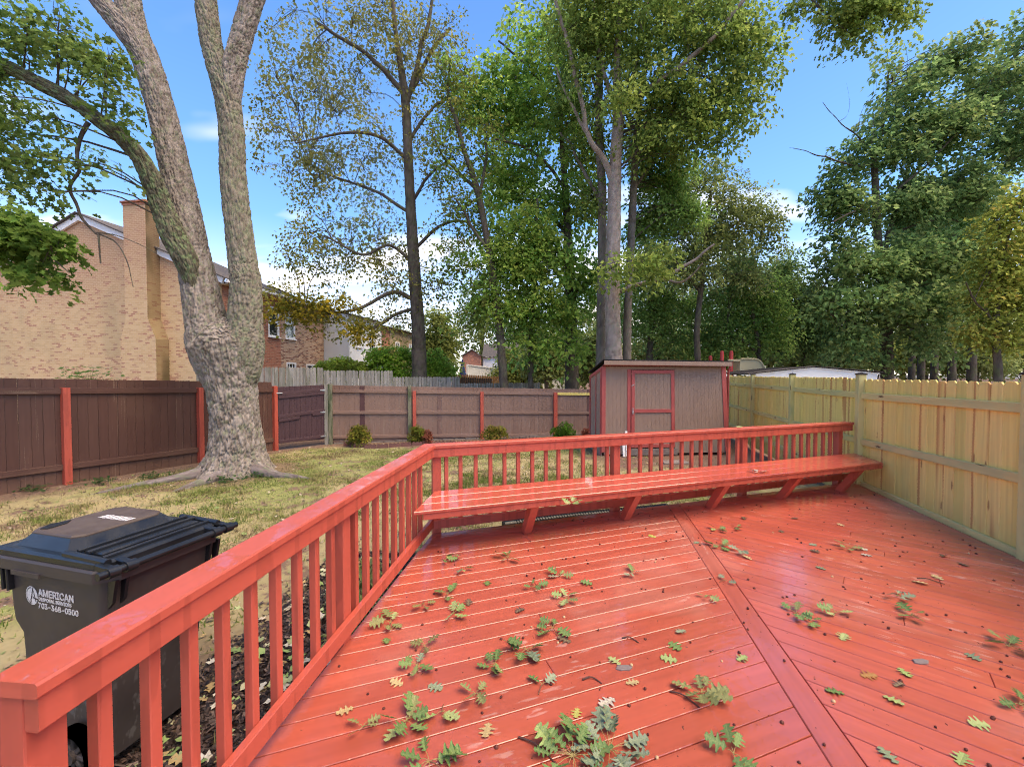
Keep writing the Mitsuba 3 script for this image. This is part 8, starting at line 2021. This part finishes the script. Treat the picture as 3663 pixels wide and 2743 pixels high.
F = np.concatenate([o + [0, 1, 2], o + [0, 2, 3]])
pal = np.array([(0.018, 0.012, 0.010), (0.045, 0.028, 0.022), (0.09, 0.058, 0.045), (0.16, 0.11, 0.085)])
c = pal[rg.choice(4, k, p=[.4, .35, .18, .07])] * rg.uniform(.7, 1.3, k)[:, None]
m = M(); m.add(V, F, None, np.repeat(c, 4, 0)); m.put('mulch', 'm_litter', color=True)
tag('mulch', 'dark shredded bark mulch in the bed under the left railing', 'mulch', kind='stuff')

# scattered leaf litter over lawn and soil
def litter(n, region, Lr, pal, dens, seed):
    x, y = scatter(n, *region)
    kp = rg.random(len(x)) < dens(x, y)
    x, y = x[kp], y[kp]
    k = len(x)
    P_ = np.c_[x, y, zground(x, y) + rg.uniform(.006, .03, k)]
    a = rg.uniform(0, 2 * np.pi, k)
    tip = np.c_[np.cos(a), np.sin(a), rg.normal(size=k) * .2]
    tip /= np.linalg.norm(tip, axis=1, keepdims=True)
    nr = np.c_[rg.normal(size=k) * .3, rg.normal(size=k) * .3, np.ones(k)]
    nr -= tip * (nr * tip).sum(1, keepdims=True)
    nr /= np.linalg.norm(nr, axis=1, keepdims=True)
    L = rg.uniform(*Lr, k)
    pal = np.array(pal)
    c = pal[rg.integers(0, len(pal), k)] * rg.uniform(.8, 1.2, k)[:, None]
    m = M()
    leaves(m, P_, tip, nr, L, L * .8, c, lobed=True, fold=.2)
    return m
m = litter(3600, (-8.5, 3.5, 1.0, 12.0), (.03, .08), [(0.45, 0.38, 0.27), (0.33, 0.24, 0.13), (0.16, 0.10, 0.07), (0.20, 0.25, 0.08), (0.10, 0.07, 0.055)], lambda x, y: 0.35 + .65 * (1 - lawn_density(x, y)), 3)
m2 = litter(900, (-2.6, -.7, .6, 4.4), (.05, .11), [(0.33, 0.37, 0.17), (0.42, 0.40, 0.24), (0.22, 0.30, 0.10), (0.40, 0.28, 0.12), (0.50, 0.46, 0.36)], lambda x, y: mulch_d(x, y) * .75 + .1, 4)
m.add(np.vstack(m2.v), np.vstack(m2.f), None, np.vstack(m2.c))
m.put('leaf_litter', 'm_litter', color=True)
tag('leaf_litter', 'fallen leaves scattered over the lawn, the soil and the mulch', 'leaf litter', kind='stuff')
# soil crumbs and pebbles on the bare ground
x, y = scatter(16000, -8.5, 3.5, 1.0, 12.2)
kp = rg.random(len(x)) < (1 - lawn_density(x, y)) * .8
x, y = x[kp], y[kp]
k = len(x)
r_ = rg.uniform(.004, .016, k)
oc = np.array([[1, 0, 0], [-1, 0, 0], [0, 1, 0], [0, -1, 0], [0, 0, .7], [0, 0, -.7]])
V = (np.c_[x, y, zground(x, y) + r_ * .4][:, None] + oc[None] * r_[:, None, None] * rg.uniform(.6, 1.3, (k, 6, 1))).reshape(-1, 3)
ft = np.array([[0, 2, 4], [2, 1, 4], [1, 3, 4], [3, 0, 4], [2, 0, 5], [1, 2, 5], [3, 1, 5], [0, 3, 5]])
F = (np.arange(k)[:, None, None] * 6 + ft[None]).reshape(-1, 3)
pal = np.array([(0.20, 0.13, 0.10), (0.12, 0.075, 0.055), (0.38, 0.33, 0.29), (0.07, 0.045, 0.035)])
c = pal[rg.choice(4, k, p=[.4, .35, .07, .18])]
m = M(); m.add(V, F, None, np.repeat(c, 6, 0)); m.put('soil_crumbs', 'm_litter', color=True)
tag('soil_crumbs', 'crumbs of reddish soil and small pebbles on the bare ground', 'soil', kind='stuff')

# strap-leaved plants by the railing
def lily(x, y, lab, seed, n=60, H=.30):
    g = np.random.default_rng(seed)
    key = tag(K('lily_turf'), lab, 'plant')
    m = M()
    g0 = float(gz(x, y))
    for i in range(n):
        a = g.uniform(0, 6.28)
        L = H * g.uniform(.6, 1.2)
        out_ = g.uniform(.4, 1.0) * L
        t = np.linspace(0, 1, 6)
        r0 = g.uniform(0, .05)
        px = x + np.cos(a) * (r0 + out_ * t)
        py_ = y + np.sin(a) * (r0 + out_ * t)
        pz = g0 + L * (1.5 * t - 1.25 * t ** 2)
        w = .006 * np.sqrt(np.clip(1 - t ** 3, 0.02, 1))
        s = np.array([-np.sin(a), np.cos(a), 0])
        ctr = np.c_[px, py_, pz]
        V = np.vstack([ctr - s * w[:, None], ctr, ctr + s * w[:, None]])
        V[6:12, 2] -= .0015
        F = []
        for j in range(5):
            F += [[j, j + 1, 7 + j, 6 + j], [6 + j, 7 + j, 13 + j, 12 + j]]
        c = np.vstack([np.tile([.42, .42, .20], (6, 1)), np.tile([.09, .18, .035], (6, 1)), np.tile([.42, .42, .20], (6, 1))]) * g.uniform(.7, 1.2)
        m.add(V, F, None, c)
    m.put(K('blades', key), 'm_grass', color=True)
for i, (x, y, lab) in enumerate(((-1.30, 3.62, 'striped strap-leaved clump nearest the corner post under the left railing'), (-1.22, 3.25, 'striped strap-leaved clump second from the corner under the left railing'), (-1.42, 3.95, 'striped strap-leaved clump outside the railing corner'), (-1.20, 2.85, 'small striped strap-leaved clump near the middle railing post'))):
    lily(x, y, lab, 900 + i, n=70 - i * 8, H=.30 - .03 * i)
# weeds at the foot of the left fence
def weed(x, y, lab, seed, r0=.16, h=.10, n=40, z=None, L=.07, pal=((0.05, 0.11, 0.04), (0.09, 0.17, 0.06))):
    g = np.random.default_rng(seed)
    key = tag(K('weed'), lab, 'weed')
    P_ = np.c_[x + g.normal(size=n) * r0, y + g.normal(size=n) * r0 * .6, (float(gz(x, y)) if z is None else z) + g.uniform(.01, h, n)]
    a = g.uniform(0, 6.28, n)
    tip = np.c_[np.cos(a), np.sin(a), g.uniform(-.2, .5, n)]
    tip /= np.linalg.norm(tip, axis=1, keepdims=True)
    nr = np.c_[g.normal(size=n) * .35, g.normal(size=n) * .35, np.ones(n)]
    nr -= tip * (nr * tip).sum(1, keepdims=True)
    nr /= np.linalg.norm(nr, axis=1, keepdims=True)
    u = g.random((n, 1))
    c = np.array(pal[0]) * (1 - u) + np.array(pal[1]) * u
    m = M()
    Ls = L * g.uniform(.6, 1.3, n)
    leaves(m, P_, tip, nr, Ls, Ls * .7, c, lobed=True)
    m.put(K('leaves', key), 'm_leaf', color=True)
    m = M()
    for p in P_[::3]:
        V, F, _, _ = tube([[x, y, P_[:, 2].min() - .03], (p + [x, y, p[2]]) / 2, p], [.004, .003, .0015], 4)
        m.add(V, F, None, (.12, .14, .05))
    m.put(K('stems', key), 'm_bark', color=True)
for i, (x, y, lab) in enumerate(((-7.35, 7.25, 'low weed right of the red post nearest the camera'), (-6.75, 7.7, 'low weed between that red post and the forked tree'), (-7.9, 6.75, 'low weed left of the red post nearest the camera'), (-6.15, 8.9, 'ivy-like weed at the left foot of the forked tree'), (-5.2, 7.35, 'ivy-like weed at the front foot of the forked tree'), (-4.75, 7.75, 'ivy-like weed at the right foot of the forked tree'), (-8.3, 6.2, 'low weed at the left edge by the fence'))):
    weed(x, y, lab, 950 + i, n=46 if i < 3 else 60)
weed(-10.1, 9.9, 'bright leafy weed tip showing over the brown fence against the brick wall', 970, r0=.30, h=.45, n=90, z=1.35, L=.13, pal=((0.11, 0.22, 0.05), (0.17, 0.29, 0.07)))
# ------------------------------------------------------------------ ground
def ground():
    g = M()
    xs = np.concatenate([np.linspace(-260, -14, 12), np.linspace(-12, 12, 60), np.linspace(14, 260, 12)])
    ys = np.concatenate([np.linspace(-60, -3, 8), np.linspace(-2, 18, 50), np.linspace(20, 400, 20)])
    X, Y = np.meshgrid(xs, ys)
    Z = gz(X, Y) + 0.03 * (meshkit.fbm(np.stack([X * 0.9, Y * 0.9, X * 0], -1), 3, 2) - 0.5)
    n, k = X.shape
    i, j = np.meshgrid(np.arange(n - 1), np.arange(k - 1), indexing='ij')
    q = np.stack([i * k + j, i * k + j + 1, (i + 1) * k + j + 1, (i + 1) * k + j], -1).reshape(-1, 4)
    scene['ground'] = mikit.ply((np.stack([X, Y, Z], -1).reshape(-1, 3), q), 'm_ground', smooth=True)
    tag('ground', kind='structure')


ground()
